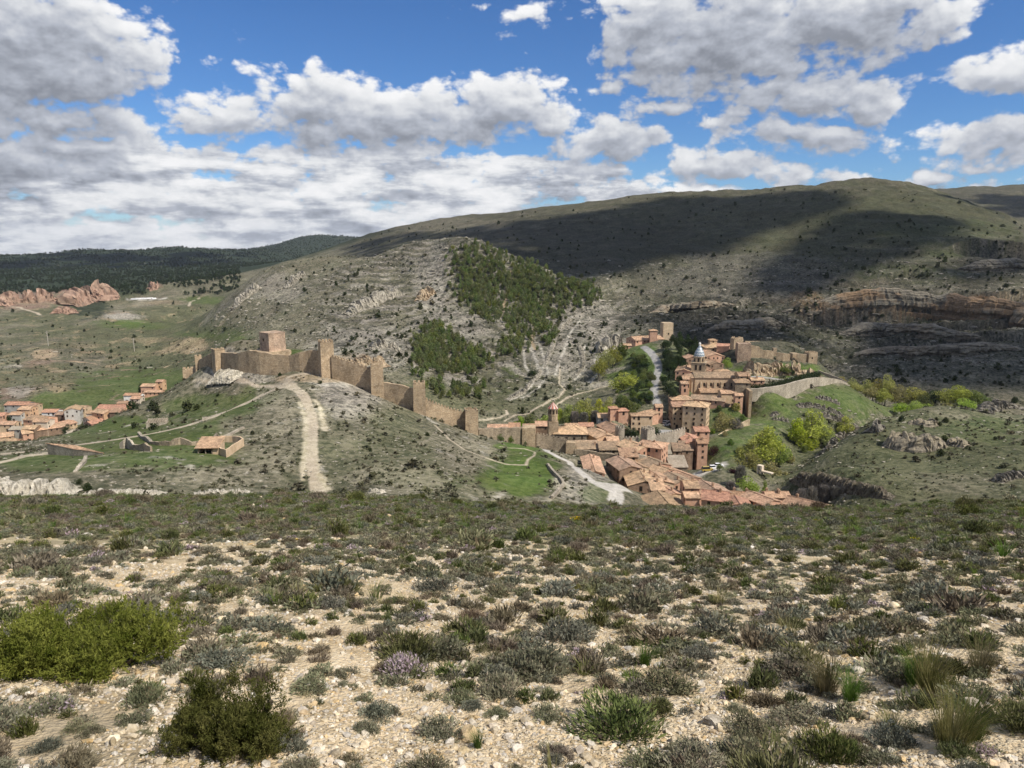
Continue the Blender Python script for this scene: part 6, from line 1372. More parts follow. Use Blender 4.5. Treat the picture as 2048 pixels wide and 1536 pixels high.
def rocks():
    for a in (('long curving ochre cliff band with overhangs across the gorge', [(1545,622),(1590,634),(1625,640),(1670,630),(1720,626),(1780,624),(1840,626),(1890,634),(1940,640),(1990,640),(2040,646),(2110,655)], 560, 21, 16, 3), ('upper grey cliff at the far right under the hill crest', [(1905,536),(1940,545),(1985,545),(2030,540),(2110,545)], 640, 13, 13, 4), ('low dark cliff step below the ochre band', [(1650,668),(1700,672),(1760,664),(1830,672),(1900,676),(1970,668)], 500, 9, 10, 5), ('dark lowest cliff step above the river trees', [(1690,712),(1750,708),(1820,716),(1900,712),(1980,704),(2080,700)], 460, 8, 9, 6),
              ('dark broken cliff behind the castle ruin', [(1400,668),(1450,660),(1510,664),(1560,652),(1590,650)], 520, 9, 9, 7), ('grey cliff step halfway up the slope behind the cathedral', [(1300,630),(1350,622),(1410,618),(1470,606)], 560, 7, 8, 8)):
        cliff_band(*a)
    dk2 = mat_rock('shade_toned_ledge', (.025,.022,.018), (.085,.07,.052), (.19,.165,.125), .5); kn = mat_rock('weathered_crag', (.06,.055,.045), (.20,.175,.135), (.38,.325,.235), .5); lime = mat_rock('grey_limestone', (.10,.095,.08), (.27,.245,.20), (.47,.43,.35)); white = mat_rock('white_limestone', (.20,.18,.15), (.42,.385,.31), (.66,.61,.51), .9)  # river ledge colour is darkened to stand for deep shade on its face
    och = mat_rock('ochre_limestone', (.13,.095,.06), (.31,.225,.14), (.50,.40,.28), .45); red = mat_rock('red_sandstone_rock', (.12,.08,.06), (.29,.185,.135), (.43,.295,.22), .06); dk = mat_rock('dark_limestone', (.045,.043,.036), (.15,.135,.11), (.30,.27,.22), .4)  # dk is limestone in a darker grey tone
    for a in (('long pale rock band slanting up the folded hill', [(690,630),(715,620),(745,608),(775,596),(800,588)], 440, 9, 12, lime, 3, .2, .6), ('pale rock rib on the left shoulder of the folded hill', [(468,618),(484,602),(500,588),(518,578)], 600, 9, 11, lime, 4), ('small pale rib higher on the left shoulder of the folded hill', [(572,577),(588,562),(608,549)], 600, 7, 9, lime, 5), ('blunt ochre crag near the upper pine plantation', [(838,602),(850,594),(864,585)], 440, 8, 9, och, 6),
              ('big notched crag crowning the rocky knoll', [(1768,888),(1785,890),(1803,896),(1820,894),(1834,900),(1850,897),(1866,894),(1877,890)], 220, 6.4, 8, kn, 7, .17, .5), ('dark leaning crag at the left top of the knoll', [(1742,866),(1752,860),(1764,862)], 220, 5.5, 6, dk, 8), ('low reddish crag right of the notched crag', [(1898,886),(1915,890),(1936,894)], 220, 3, 5, kn, 9), ('broken crag on the very top of the knoll', [(1816,846),(1835,848),(1855,852),(1870,848)], 220, 2.6, 5, kn, 10),
              ('jagged spine of rock falling along the left edge of the knoll', [(1712,850),(1695,868),(1672,882),(1660,898),(1640,908)], 220, 3.6, 4, dk, 11), ('dark ledge along the foot of the knoll above the river', [(1588,958),(1620,962),(1660,966),(1700,976),(1745,988),(1790,996)], 200, 3.2, 3.5, dk2, 12, .16, .5), ('grey rocks at the right foot of the knoll', [(1990,965),(2020,955),(2060,952)], 200, 2.4, 4, dk, 13),
              ('white limestone crags on the meadow edge behind the brow', [(-60,988),(0,987),(40,987),(80,988),(120,988),(150,989)], 125, 3.2, 7, white, 14), ('low white ledge right of the white crags', [(165,990),(210,989),(260,989),(330,990)], 125, 1.2, 4, white, 15), ('pale rock knob in front of the castle wall', [(425,757),(440,753),(458,752),(480,757)], 250, 2.6, 7, white, 16), ('thin white ledge at the brow left of the track', [(388,988),(430,986),(500,985)], 125, .9, 3, white, 17), ('few white boulders on the brow right of the track', [(735,985),(750,984),(768,987)], 125, .9, 2, white, 18),
              ('dark stepped ledge high on the green spur slope', [(1630,795),(1655,799),(1680,808)], 330, 2.0, 3, dk, 19), ('grey ledge across the middle of the green spur slope', [(1592,812),(1620,811),(1650,818),(1688,832)], 330, 2.0, 3, dk, 20), ('dark ledge low on the green spur slope', [(1640,828),(1665,836),(1690,845)], 330, 2.2, 3, dk, 21), ('small dark ledge near the yellow poplars on the spur', [(1545,838),(1562,840),(1578,843)], 320, 1.8, 2.5, dk, 22), ('dark rocks left of the middle poplar clump', [(1540,832),(1556,826)], 320, 1.5, 2.5, dk, 23),
              ('ochre crags carrying the castle ruin walls', [(1474,748),(1492,749),(1512,748),(1535,746),(1560,744),(1585,744),(1605,748),(1622,750),(1637,750)], 432, 6.5, 9, och, 24), ('pale cliff left of the hillside mansion', [(1188,708),(1205,704),(1220,699),(1236,692)], 440, 10, 10, lime, 25), ('ochre rocks behind the castle wall to the right of the tallest tower', [(690,735),(712,731),(735,724),(755,726),(772,735)], 400, 4.2, 8, och, 26), ('pale grey rocks above the ochre rocks', [(735,700),(770,694),(800,700)], 400, 5, 7, lime, 27),
              ('big rounded red sandstone bluff in the far left valley', [(128,612),(150,604),(172,596),(192,590),(210,592),(222,602)], 1100, 26, 45, red, 28), ('red sandstone outcrops at the far left', [(-10,612),(20,606),(50,602),(85,600),(115,598)], 1100, 20, 40, red, 29), ('lone small red crag on the far quarry ridge', [(296,580),(306,576),(318,575)], 1150, 13, 20, red, 30), ('low red boulders below the far red bluff', [(110,628),(130,624),(148,628)], 1000, 9, 16, red, 31),
              ('rock rib among the pale folded strata, left', [(1012,800),(1050,782),(1070,760),(1080,738)], 400, 1.8, 3, lime, 32), ('rock rib among the pale folded strata, middle', [(1090,735),(1098,708),(1108,680),(1122,655),(1142,636)], 420, 2.2, 3.5, lime, 33), ('rock rib among the pale folded strata, right', [(1150,752),(1165,735),(1166,712),(1158,690)], 420, 2.0, 3, lime, 34), ('rock spur at the far right end of the riverside trees', [(1968,826),(1990,816),(2020,812),(2050,818)], 350, 5, 7, dk, 35)):
        outcrop(*a[:7], **({'rough': a[7], 'var': a[8]} if len(a) > 7 else {}))
def rock_scatter():
    mats = [mat_rock('slope_rock_pale', (.13,.12,.10), (.30,.275,.22), (.50,.46,.38), 1.2), mat_rock('slope_rock_grey', (.05,.048,.04), (.17,.155,.125), (.31,.28,.225), 1.0)]
    pr = []
    for i in range(8):
        me = stone_mesh(950+i, 3, 'slope_rock', mats[i // 4]); r = np.random.default_rng(i)
        co = np.empty(len(me.vertices)*3, np.float32); me.vertices.foreach_get('co', co); co = co.reshape(-1, 3)
        co += (perlin(co[:, 0]*5 + i, co[:, 1]*5 + co[:, 2]*4, 3)*.09)[:, None] * np.array((1, 1, .8)); me.vertices.foreach_set('co', co.ravel()); me.update(); pr.append(me)
    R2 = np.random.default_rng(91); n = 90000; ph = R2.uniform(-.66, .66, n); rr = np.exp(R2.uniform(math.log(120), math.log(1000), n)); x, y = rr*np.sin(ph), rr*np.cos(ph); z = HV(x, y); u, v = uv_of(x, y, z)
    i = np.clip(np.searchsorted(TR.ph, ph), 0, len(TR.ph)-1); j = np.clip(np.searchsorted(TR.lr, np.log(rr)), 0, len(TR.lr)-1)
    sl = TR.slope[i, j]; cl = fbm(x + .4*z, y*1.6, 24, 4, .6, 601, True); A = TR.A[i, j]
    gorge = (y > 500) & (u > 1200) & (v > 520); midh = (y > 430) & (y < 900) & (u > 430) & (u < 1290); hill = (y < 310) & (u < 1200); knoll = (u > 1540) & (y < 420)
    p = .06 + .5*np.clip((sl - .45)*1.6, 0, 1) + .35*np.clip((cl - np.where(midh, .42, .28))*3, 0, 1)*(midh | gorge) + .30*np.clip((cl - .35)*3, 0, 1)*(hill*1.0 + knoll*.2)
    p = np.where(gorge | midh | hill | knoll, p, .02); grassy = A[:, 1] > A[:, 0]*1.32; p = np.where(grassy, p*.10, p); p = np.where(A.sum(1) > .9, 0, p)
    ok = (R2.random(n) < p*.8) & ~((u > 1180) & (u < 1530) & (v > 650) & (v < 1015) & (y < 530)); x, y, z, sl = x[ok], y[ok], z[ok], sl[ok]; rr = rr[ok]; m = len(x)
    s = np.minimum(R2.lognormal(0, .5, m), 2.2) * np.interp(rr, [120, 300, 500, 1000], [.35, .5, 1.2, 2.0]) * (1 + .5*np.clip(sl - .5, 0, 1)); g = np.where((rr > 520) & (u[ok] > 1230), R2.integers(2, 8, m), R2.integers(0, 5, m))
    scatter('hillside_rocks', 'grey limestone blocks and ledges strewn over the hillsides', pr, np.c_[x, y, z + s*.05], np.c_[R2.uniform(-.2, .2, (m, 2)), R2.uniform(-.5, .5, m)], np.c_[s*R2.uniform(1, 2.2, m), s*.8, s*R2.uniform(.5, 1.0, m)], g)
# ---------------------------------------------------------------- high clouds whose shadows lie on the hills
def shadow_clouds():
    m, t, b = new_mat('cloud_white'); b.inputs['Base Color'].default_value = (.85, .86, .88, 1); b.inputs['Roughness'].default_value = 1
    r = random.Random(9); polys = [([(700,486),(800,472),(960,455),(1080,436),(1200,424),(1330,402),(1480,394),(1640,386),(1690,410),(1600,436),(1500,470),(1420,500),(1330,505),(1260,530),(1195,575),(1110,556),(1040,516),(970,490),(850,502),(720,515)], 900, 880, 26), ([(1590,490),(1660,440),(1720,420),(1790,430),(1910,432),(1950,460),(1860,480),(1800,510),(1700,540),(1620,590),(1540,590),(1500,560)], 460, 650, 18), ([(1560,630),(1640,640),(1700,620),(1760,640),(1900,632),(2048,630),(2140,770),(1900,775),(1760,750),(1700,740),(1720,690),(1700,650),(1640,665)], 520, 440, 13), ([(1290,635),(1400,620),(1500,625),(1580,640),(1640,700),(1560,735),(1420,720),(1330,680)], 330, 530, 9), ([(1880,470),(2048,500),(2060,540),(1960,560),(1880,545),(1960,520)], 120, 620, 14), ([(-200,512),(200,506),(420,506),(560,506),(420,530),(100,540),(-200,545)], 170, 1800, 60), ([(1900,395),(2048,385),(2100,440),(2000,430)], 90, 1300, 26)]
    V, Fq = [], []
    bm = bmesh.new(); bmesh.ops.create_icosphere(bm, subdivisions=2, radius=1); bv = np.array([v.co for v in bm.verts]); bf = np.array([[v.index for v in f.verts] for f in bm.faces]); bm.free()
    k = 0
    for poly, n, dmin, rad in polys:
        us = [p[0] for p in poly]; vs = [p[1] for p in poly]; c = 0; g = 0
        while c < n and g < 30000:
            g += 1; edge = c > n*.55; e = rad*.55 if edge else 0
            u, v = r.uniform(min(us)-e, max(us)+e), r.uniform(min(vs)-e*.5, max(vs)+e*.5)
            if not in_poly(u, v, poly) and not (edge and any(in_poly(u+dx, v+dy, poly) for dx, dy in ((e,0),(-e,0),(0,e*.4),(0,-e*.4)))): continue
            p = G(u, v, dmin)
            if p.y > 5200 or (dmin == 880 and p.y < 885) or (dmin < 600 and p.y < (450 if u > 1665 else 540)): continue
            q = p + SUN * ((2700 + r.uniform(-60, 60) - p.z) / SUN.z); s = rad * (r.uniform(.15, .5) if edge else r.uniform(.5, 1.2))
            V.append(bv * np.array((s, s, s*.6)) * (1 + .28*perlin(bv[:, 0]*2 + k*3.1, bv[:, 1]*2 + bv[:, 2]*2, 9))[:, None] + np.array(q)); Fq.append(bf + k*len(bv)); k += 1; c += 1
    o = mesh_np('clouds', np.concatenate(V), np.concatenate(Fq), (m,), True); put_props(o, 'broken cumulus overhead that shades the far hills', None, None, 'stuff')
# ---------------------------------------------------------------- near slope: shrubs, grass, stones
LF.update({
 'thyme': mat_leaf('grey_green_shrub_leaf', (.11,.112,.066), (.27,.262,.165), .25, .28, .03, 5), 'broom': mat_leaf('green_broom_leaf', (.065,.078,.026), (.185,.195,.075), .25, .25, .03, 5), 'twig': mat_leaf('dry_brown_twig', (.105,.084,.056), (.255,.215,.150), .15, .25, .02, 5),
 'lavender': mat_leaf('blue_grey_shrub_leaf', (.095,.10,.075), (.25,.25,.19), .25, .22, .03, 5), 'bloom': mat_leaf('pale_pink_flower', (.30,.22,.25), (.50,.40,.44), .2, .15, .02), 'straw': mat_leaf('straw_grass', (.12,.125,.040), (.31,.285,.125), .35, .2, .03, 3), 'fresh': mat_leaf('fresh_grass', (.075,.115,.026), (.17,.21,.06), .35, .25, .03, 3),
 'jleaf': mat_leaf('yellow_green_juniper_leaf', (.10,.118,.020), (.255,.262,.062), .3, .05, .01, 7), 'jdark': mat_leaf('olive_juniper_leaf', (.048,.056,.016), (.130,.128,.048), .25, .05, .01, 7),
})
def shrub_mesh(kind, seed, n, ls, name='shrub'):
    """a cushion about one metre wide"""
    r = np.random.default_rng(seed)
    if kind == 'grass':
        a = r.uniform(0, 6.28, n); rad = .16*np.sqrt(r.random(n)); lean = r.uniform(.15, .9, n)
        base = np.c_[rad*np.cos(a), rad*np.sin(a), np.zeros(n)]; L_ = r.uniform(.5, 1.0, n)
        d1 = np.c_[np.cos(a)*lean*.5, np.sin(a)*lean*.5, np.ones(n)]; d1 /= np.linalg.norm(d1, axis=1)[:, None]
        d2 = np.c_[np.cos(a)*lean*1.3 + .25, np.sin(a)*lean*1.3, np.ones(n)*.8]; d2 /= np.linalg.norm(d2, axis=1)[:, None]
        mid = base + d1*(L_*.5)[:, None]; tip = mid + d2*(L_*.5)[:, None]; s = np.c_[-np.sin(a), np.cos(a), np.zeros(n)]*ls
        V = np.stack([base - s, base + s, mid + s*.7, mid - s*.7, tip], 1).reshape(-1, 3); k = np.arange(n)*5
        Fq = [tuple(x) for x in np.stack([k, k+1, k+2, k+3], 1)] + [tuple(x) for x in np.stack([k+3, k+2, k+4], 1)]
        mats = ['straw' if seed % 2 else 'fresh']; mi = [0]*len(Fq)
        me = bpy.data.meshes.new(name); me.from_pydata(V.tolist(), [], Fq)
        me.materials.append(LF[mats[0]]); return me
    nl = 9; lobes = [(.27*math.cos(a)*s, .27*math.sin(a)*s, z, rx, rx, rz) for a, s, z, rx, rz in zip(r.uniform(0, 6.28, nl), r.uniform(.2, 1.1, nl), r.uniform(.08, .26, nl), r.uniform(.14, .24, nl), r.uniform(.14, .24, nl))] + [(0, 0, .12, .4, .4, .2)]
    P_, d = blob_points(lobes, n, r, .5); P_[:, 2] = np.abs(P_[:, 2]) * (.75 if kind != 'broom' else 1.15)
    out = P_ * np.array((1, 1, 1.2)); out[:, 2] += .12
    D = out/np.linalg.norm(out, axis=1)[:, None] + r.normal(size=(n, 3))*{'twig': .45, 'broom': .35}.get(kind, .6); D[:, 2] += .35
    ln = ls*r.uniform(.6, 1.5, n) * (1.7 if kind in ('twig', 'broom') else 1); V, Fq = leaf_quads(P_, D, ln, ln*(.16 if kind in ('twig', 'broom') else .32), r)
    lf = {'thyme': 'thyme', 'broom': 'broom', 'twig': 'twig', 'lavender': 'lavender', 'flower': 'thyme', 'gold': 'broom', 'jleaf': 'jleaf', 'jdark': 'jdark'}[kind]
    me = bpy.data.meshes.new(name)
    # a few woody stems from the root to the shell
    ns = 26; a = r.uniform(0, 6.28, ns); tip = np.c_[.36*np.cos(a)*r.uniform(.3, 1, ns), .36*np.sin(a)*r.uniform(.3, 1, ns), r.uniform(.15, .33, ns)]; C = tip*.5; Vs, Fs = leaf_quads(C, tip, np.linalg.norm(tip, axis=1), .012, r)
    me.from_pydata(V.tolist() + Vs.tolist(), [], Fq.tolist() + (Fs + len(V)).tolist())
    me.materials.append(LF[lf]); me.materials.append(LF['twig']); sec = LF['twig'] if kind not in ('flower', 'gold') else (LF['bloom'] if kind == 'flower' else LF['yellow']); me.materials.append(sec)
    mi = np.where(r.random(n) < {'flower': .30, 'gold': .35, 'thyme': .14, 'twig': 0}.get(kind, .06), 2, 0)
    if kind in ('flower', 'gold'): mi = np.where((P_[:, 2] > .17) & (r.random(n) < .6), 2, 0)
    me.polygons.foreach_set('material_index', mi.tolist() + [1]*ns); me.update()
    return me
def stone_mesh(seed, sub=2, name='stone', mat=None):
    r = np.random.default_rng(seed); bm = bmesh.new(); bmesh.ops.create_icosphere(bm, subdivisions=sub, radius=.5)
    cuts = r.normal(size=(7, 3)); cuts /= np.linalg.norm(cuts, axis=1)[:, None]; off = r.uniform(.24, .42, 7); sc = np.array((r.uniform(.8, 1.25), r.uniform(.7, 1), r.uniform(.45, .8)))
    for v in bm.verts:
        p = np.array(v.co)
        for c, o in zip(cuts, off):
            k = p @ c - o
            if k > 0: p = p - c*k*.92
        p = p*sc + r.normal(size=3)*.012; v.co = p
    me = bpy.data.meshes.new(name); bm.to_mesh(me); bm.free(); me.materials.append(mat); return me
def mat_stone(name, lo, hi):
    m, t, b = new_mat(name); pos = t.n('ShaderNodeNewGeometry').outputs['Position']; rnd = t.n('ShaderNodeObjectInfo').outputs['Random']
    n = t.noise(pos, 11, 5, .65); n2 = t.noise(pos, 60, 3, .6)
    col = t.mix(t.step(t.math('ADD', t.math('MULTIPLY', n, .7), t.math('MULTIPLY', n2, .3)), .38, .6), lo, hi)
    hs_ = t.n('ShaderNodeHueSaturation'); t.link(col, hs_.inputs['Color']); t.put(hs_.inputs['Value'], t.lin(rnd, 0, 1, .72, 1.2)); t.put(hs_.inputs['Saturation'], t.lin(t.math('FRACT', t.math('MULTIPLY', rnd, 9.7)), 0, 1, .45, 1.15))
    t.link(hs_.outputs[0], b.inputs['Base Color']); bp = t.n('ShaderNodeBump'); bp.inputs['Strength'].default_value = .5; bp.inputs['Distance'].default_value = .01; t.link(t.math('ADD', n, n2), bp.inputs['Height']); t.link(bp.outputs[0], b.inputs['Normal'])
    return m
def near_slope():
    R2 = np.random.default_rng(21); r = random.Random(21)
    st = mat_stone('limestone_pebble', (.35,.28,.175), (.60,.51,.365)); st2 = mat_stone('ochre_stone', (.36,.26,.14), (.58,.44,.26))
    cov = lambda x, y: fbm(x, y, 2.2, 3, .6, 401) + .5*fbm(x, y, 9, 2, .5, 411)
    kinds = ['thyme', 'thyme', 'lavender', 'broom', 'twig', 'thyme', 'flower', 'lavender']
    wts = np.array([.21, .18, .14, .14, .14, .12, .02, .05])
    hi = [shrub_mesh(k, 500+i, 2600, .055, 'cushion_shrub') for i, k in enumerate(kinds)]
    lo = [shrub_mesh(k, 600+i, 520, .105, 'shrub') for i, k in enumerate(kinds)] + [shrub_mesh('gold', 650, 520, .10, 'shrub')]
    names = {'thyme': ('low grey-green cushion shrub on the stony slope', 'grey-green cushion shrubs on the stony slope'), 'lavender': ('low blue-grey cushion shrub on the stony slope', 'blue-grey cushion shrubs on the stony slope'), 'broom': ('spiky green broom shrub on the stony slope', 'green broom shrubs on the stony slope'), 'twig': ('dry brown twiggy shrub on the stony slope', 'brown twiggy shrubs on the stony slope'), 'flower': ('thyme cushion with pale pink flowers on the stony slope', 'pink-flowering thyme cushions on the stony slope')}
    # named plants, placed where the photograph shows them (u, v at the foot, width in px)
    def near(u, v): return G(u, v, 1.3)
    def big(u, v, wpx, hratio, me, name, label, cat='shrub', sx=1.0, rot=None):
        p = near(u, v); dep = p.y*CT - p.z*ST; w = wpx / F_PX * dep
        root = empty(name, p - Vector((0, 0, .02)), rot if rot is not None else r.uniform(0, 6.28)); put_props(root, label, cat)
        o = bpy.data.objects.new('foliage', me); COL.objects.link(o); o.parent = root; o.scale = (w*sx, w, w*hratio)
        m = MB(); rr = random.Random(int(u))
        for i in range(7): a = rr.uniform(0, 6.28); e = rr.uniform(.1, .3)*w; m.bar((0, 0, -.05), (e*math.cos(a), e*math.sin(a), w*rr.uniform(.12, .3)*min(1.6, hratio)), .012*w)
        m.build('stem', LF['bark'], root)
        return p, w
    taken = []
    def juniper(u, v, wpx, hpx, leaf, seed, n, label, lobes_n, ls):
        p = near(u, v); dep = p.y*CT - p.z*ST; w = wpx / F_PX * dep; h = hpx / F_PX * dep
        q = np.random.default_rng(seed); lb = []
        for i in range(lobes_n):
            x = q.uniform(-.42, .42)*w; y = q.uniform(-.24, .24)*w; hh = h*(1 - .5*(abs(x)/(w*.5))**2) * q.uniform(.62, 1.08)
            zc = hh*q.uniform(.12, .8); lb.append((x, y, zc, q.uniform(.045, .105)*w, q.uniform(.045, .10)*w, min(hh*.26, max(.05, hh - zc))))
        C, d = blob_points(lb, n, q, .55); C[:, 2] = np.abs(C[:, 2])
        # upright ragged sprays break the outline
        m_ = n//5; k_ = q.integers(0, len(lb), m_); L_ = np.array(lb)[k_]; t_ = q.random(m_); a_ = q.uniform(0, 6.28, 60)[q.integers(0, 60, m_)]
        Sx = np.c_[L_[:, 0] + .8*L_[:, 3]*np.cos(a_)*t_, L_[:, 1] + .8*L_[:, 4]*np.sin(a_)*t_, L_[:, 2] + L_[:, 5]*(.5 + .95*t_)]
        C = np.concatenate([C, Sx + q.normal(size=Sx.shape)*.012]); d = np.concatenate([d, np.c_[np.cos(a_)*.3, np.sin(a_)*.3, np.ones(m_)]]); n = len(C)
        # foliage gathers in upright tufts
        nt = 520; Tc, Td = blob_points(lb, nt, q, .8); Tc[:, 2] = np.abs(Tc[:, 2]); Ta = Td*.7 + q.normal(size=(nt, 3))*.35; Ta[:, 2] += .55; Ta /= np.linalg.norm(Ta, axis=1)[:, None]
        kt = q.integers(0, nt, n//2); tl = q.random(n//2); C[:n//2] = Tc[kt] + Ta[kt]*(tl*ls*4.2)[:, None] + q.normal(size=(n//2, 3))*(ls*.55*(1.15 - tl))[:, None]; d[:n//2] = Ta[kt]
        D = d*.7 + q.normal(size=(n, 3))*.6; D[:, 2] += .45
        V, Fq = leaf_quads(C, D, ls*q.uniform(.5, 1.5, n), ls*q.uniform(.14, .30, n), q)
        root = empty('juniper_shrub', p); put_props(root, label, 'shrub')
        mesh_np('foliage', V, Fq, (LF[leaf],), False, root)
        m = MB()
        for i in range(14): l = lb[i % len(lb)]; m.bar((l[0]*.3, l[1]*.3, -.06), (l[0]*.9, l[1]*.9, l[2]*.95), .011)
        m.build('stem', LF['bark'], root); taken.append((p.x, p.y, w*.45))
    juniper(175, 1335, 380, 140, 'jleaf', 71, 52000, 'wide bright yellow-green juniper shrub on the stony slope', 64, .032)
    juniper(468, 1498, 250, 135, 'jdark', 72, 40000, 'dark olive juniper shrub low on the slope in front', 46, .022)
    for a in ((1128,1282,170,.75,'lavender','dark blue-grey spiny cushion in the middle of the slope'), (868,1182,120,.6,'lavender','blue-grey cushion farther up the slope, left of the spiny one'), (1562,1300,120,.75,'lavender','round blue-green cushion right of the middle, above stones'), (1403,1318,100,.8,'lavender','rounded grey-green cushion with bare stems beside ochre stones'), (655,1215,95,.75,'lavender','dark round cushion above the bright gravel, left of centre'), (1238,1470,250,.55,'broom','large sprawling brown-green broom beside the white gravel heap'), (1390,1545,190,.7,'thyme','grey bush cut by the lower photo edge, right of the gravel'), (1590,1450,165,.5,'thyme','wide flat grey-green cushion above the gravel at the lower right'),
              (575,1500,120,.75,'lavender','blue-grey bush touching the dark juniper on its right'), (800,1290,110,.4,'thyme','flat green-grey mat beside bright gravel'), (440,1330,170,.5,'lavender','wide blue-green shrub between the two junipers'), (945,1240,70,.8,'twig','round brown twiggy bush on the gravel'), (1160,1100,60,.8,'twig','upright brown bush on the upper slope'), (1213,1365,75,.75,'lavender','compact green-grey cushion in the centre gravel'), (850,1555,150,.6,'thyme','grey bush at the lower edge left of centre'), (700,1545,80,.8,'thyme','small round green cushion at the lower edge'), (130,1540,150,.6,'twig','grey-brown shrub in the lower left corner'), (610,1530,60,.8,'flower','small pale flowering thyme at the lower edge'), (1985,1510,90,.6,'flower','pink flowering thyme in the lower right corner'), (1960,1410,170,.5,'thyme','dark spreading cushion at the right edge'), (1940,1030,55,.9,'broom','tall dark juniper-like bush on the brow at the right'), (1808,1030,44,.7,'broom','round dark bush on the brow left of the tall one')):
        k = a[4]; me = hi[kinds.index(k)]; p, w = big(a[0], a[1], a[2], a[3], me, 'cushion_shrub', a[5]); taken.append((p.x, p.y, w*.4))
    big(1623, 1046, 16, .9, lo[-1], 'broom_shrub', 'small yellow-flowering broom on the slope below the last river house'); big(50, 1104, 34, .7, lo[-1], 'broom_shrub', 'yellow-flowering broom at the left photo edge below the white crags')
    gm = [shrub_mesh('grass', 701+i, 320, .0045, 'grass_tuft') for i in range(4)]
    for i, (u, v, hpx, lab) in enumerate(((1650,1385,95,'long straw-coloured grass tuft at the right, leaning left'), (1700,1400,70,'short straw tuft under the leaning one'), (1862,1385,110,'tall green-straw grass tuft near the right edge'), (1830,1370,80,'thin grass tuft left of the tall one'), (1900,1500,130,'big arching grass tuft in the lower right'), (1940,1480,110,'grass tuft right of the big arching tuft'), (1960,1350,80,'pale grass tuft at the far right edge'), (1290,1330,50,'small yellow-green grass tuft in the gravel'), (1780,1470,60,'little straw tuft above the lower right gravel'), (955,1495,40,'tiny green grass tuft beside the ochre boulder'))):
        p = near(u, v); dep = p.y*CT - p.z*ST; h = hpx/F_PX*dep*1.25
        o = bpy.data.objects.new('grass_tuft', gm[i % 4]); COL.objects.link(o); o.location = p; o.rotation_euler = (0, 0, r.uniform(0, 6.28)); o.scale = (h, h, h); put_props(o, lab, 'grass tuft', 'grass tufts on the stony slope')
    for i, (u, v, wpx, m_, lab) in enumerate(((937,1475,44,st2,'flat ochre boulder beside the pale gravel heap'), (1425,1448,38,st,'pale square stone at the lower right of the slope'), (1442,1462,24,st,'pale stone leaning on the square stone'), (1789,1216,20,st,'pale stone on the upper right slope'), (1367,1335,24,st2,'ochre stone below the rounded grey-green cushion'), (1330,1385,22,st,'light stone left of the square stone, higher up'), (672,1510,26,st,'grey stone at the lower edge of the slope'), (190,1205,0,st,''), (148,1200,20,st,'white stone behind the yellow-green juniper'), (525,1300,26,st2,'ochre stone above the dark juniper'), (440,1345,20,st,'white stone left of the blue-green shrub'), (395,1405,22,st,'pale stone on the gravel left of the dark juniper'), (1715,1345,26,st,'pale stone among the grass tufts'), (1945,1415,34,st2,'grey-ochre stone at the right edge under the broom'), (340,1320,18,st,'small white stone beside the yellow-green juniper'), (1035,1500,24,st,'stone in the pale gravel heap'))):
        if not lab: continue
        p = near(u, v); dep = p.y*CT - p.z*ST; w = wpx/F_PX*dep*1.25
        o = bpy.data.objects.new('boulder', stone_mesh(900+i, 3, 'boulder', m_)); COL.objects.link(o); o.location = p + Vector((0, 0, w*.10)); o.rotation_euler = (r.uniform(-.2, .2), r.uniform(-.2, .2), r.uniform(0, 6.28)); o.scale = (w, w, w); put_props(o, lab, 'stone')
    def clear(x, y):
        ok = np.ones(len(x), bool)
        for (tx, ty, tr) in taken: ok &= np.hypot(x-tx, y-ty) > tr
        return ok
    for i in range(34):
        ph_ = r.uniform(-.62, .62); rr_ = r.uniform(34, 46); x_, y_ = rr_*math.sin(ph_), rr_*math.cos(ph_); w_ = r.uniform(.55, 1.5); k_ = r.choice((3, 3, 0, 4))
        o = bpy.data.objects.new('brow_shrub', hi[k_]); COL.objects.link(o); o.location = (x_, y_, H(x_, y_) - .03); o.rotation_euler = (0, 0, r.uniform(0, 6.28)); o.scale = (w_, w_, w_*r.uniform(.75, 1.15)); put_props(o, {3: 'green broom standing out along the brow of the near slope', 0: 'grey-green shrub standing out along the brow of the near slope', 4: 'brown twiggy shrub standing out along the brow of the near slope'}[k_], 'shrub', {3: 'green brooms along the brow', 0: 'grey-green shrubs along the brow', 4: 'brown shrubs along the brow'}[k_])
    # cushion shrubs
    n = 52000; ph = R2.uniform(-.78, .78, n); rr = np.sqrt(R2.uniform(2.4**2, 49**2, n)); x, y = rr*np.sin(ph), rr*np.cos(ph)
    c = cov(x, y); keep = (c + np.interp(rr, [2, 6, 10, 16, 30], [.05, .20, .33, .45, .55]) + R2.normal(0, .12, n) > -.02) & clear(x, y)
    keep &= R2.random(n) < np.interp(rr, [2, 8, 16, 48], [.95, .95, .70, .5])
    x, y, rr = x[keep], y[keep], rr[keep]; z = HV(x, y); k = R2.choice(len(kinds), len(x), p=wts/wts.sum())
    w = R2.lognormal(-1.52, .42, len(x)) * np.interp(rr, [2, 8, 48], [.95, 1.05, 1.45]); hz = w * R2.uniform(.55, 1.05, len(x))
    order = np.argsort(rr - w*3)[:230]; ind = np.zeros(len(x), bool); ind[order] = True
    for i in order:
        kd = kinds[k[i]]; o = bpy.data.objects.new('cushion_shrub', hi[k[i]]); COL.objects.link(o); o.location = (x[i], y[i], z[i] - .015); o.rotation_euler = (0, 0, R2.uniform(0, 6.28)); o.scale = (w[i], w[i], hz[i]); put_props(o, names[kd][0], 'shrub', names[kd][1])
    f = ~ind; k2 = np.where(R2.random(f.sum()) < .0008, len(kinds), k[f])
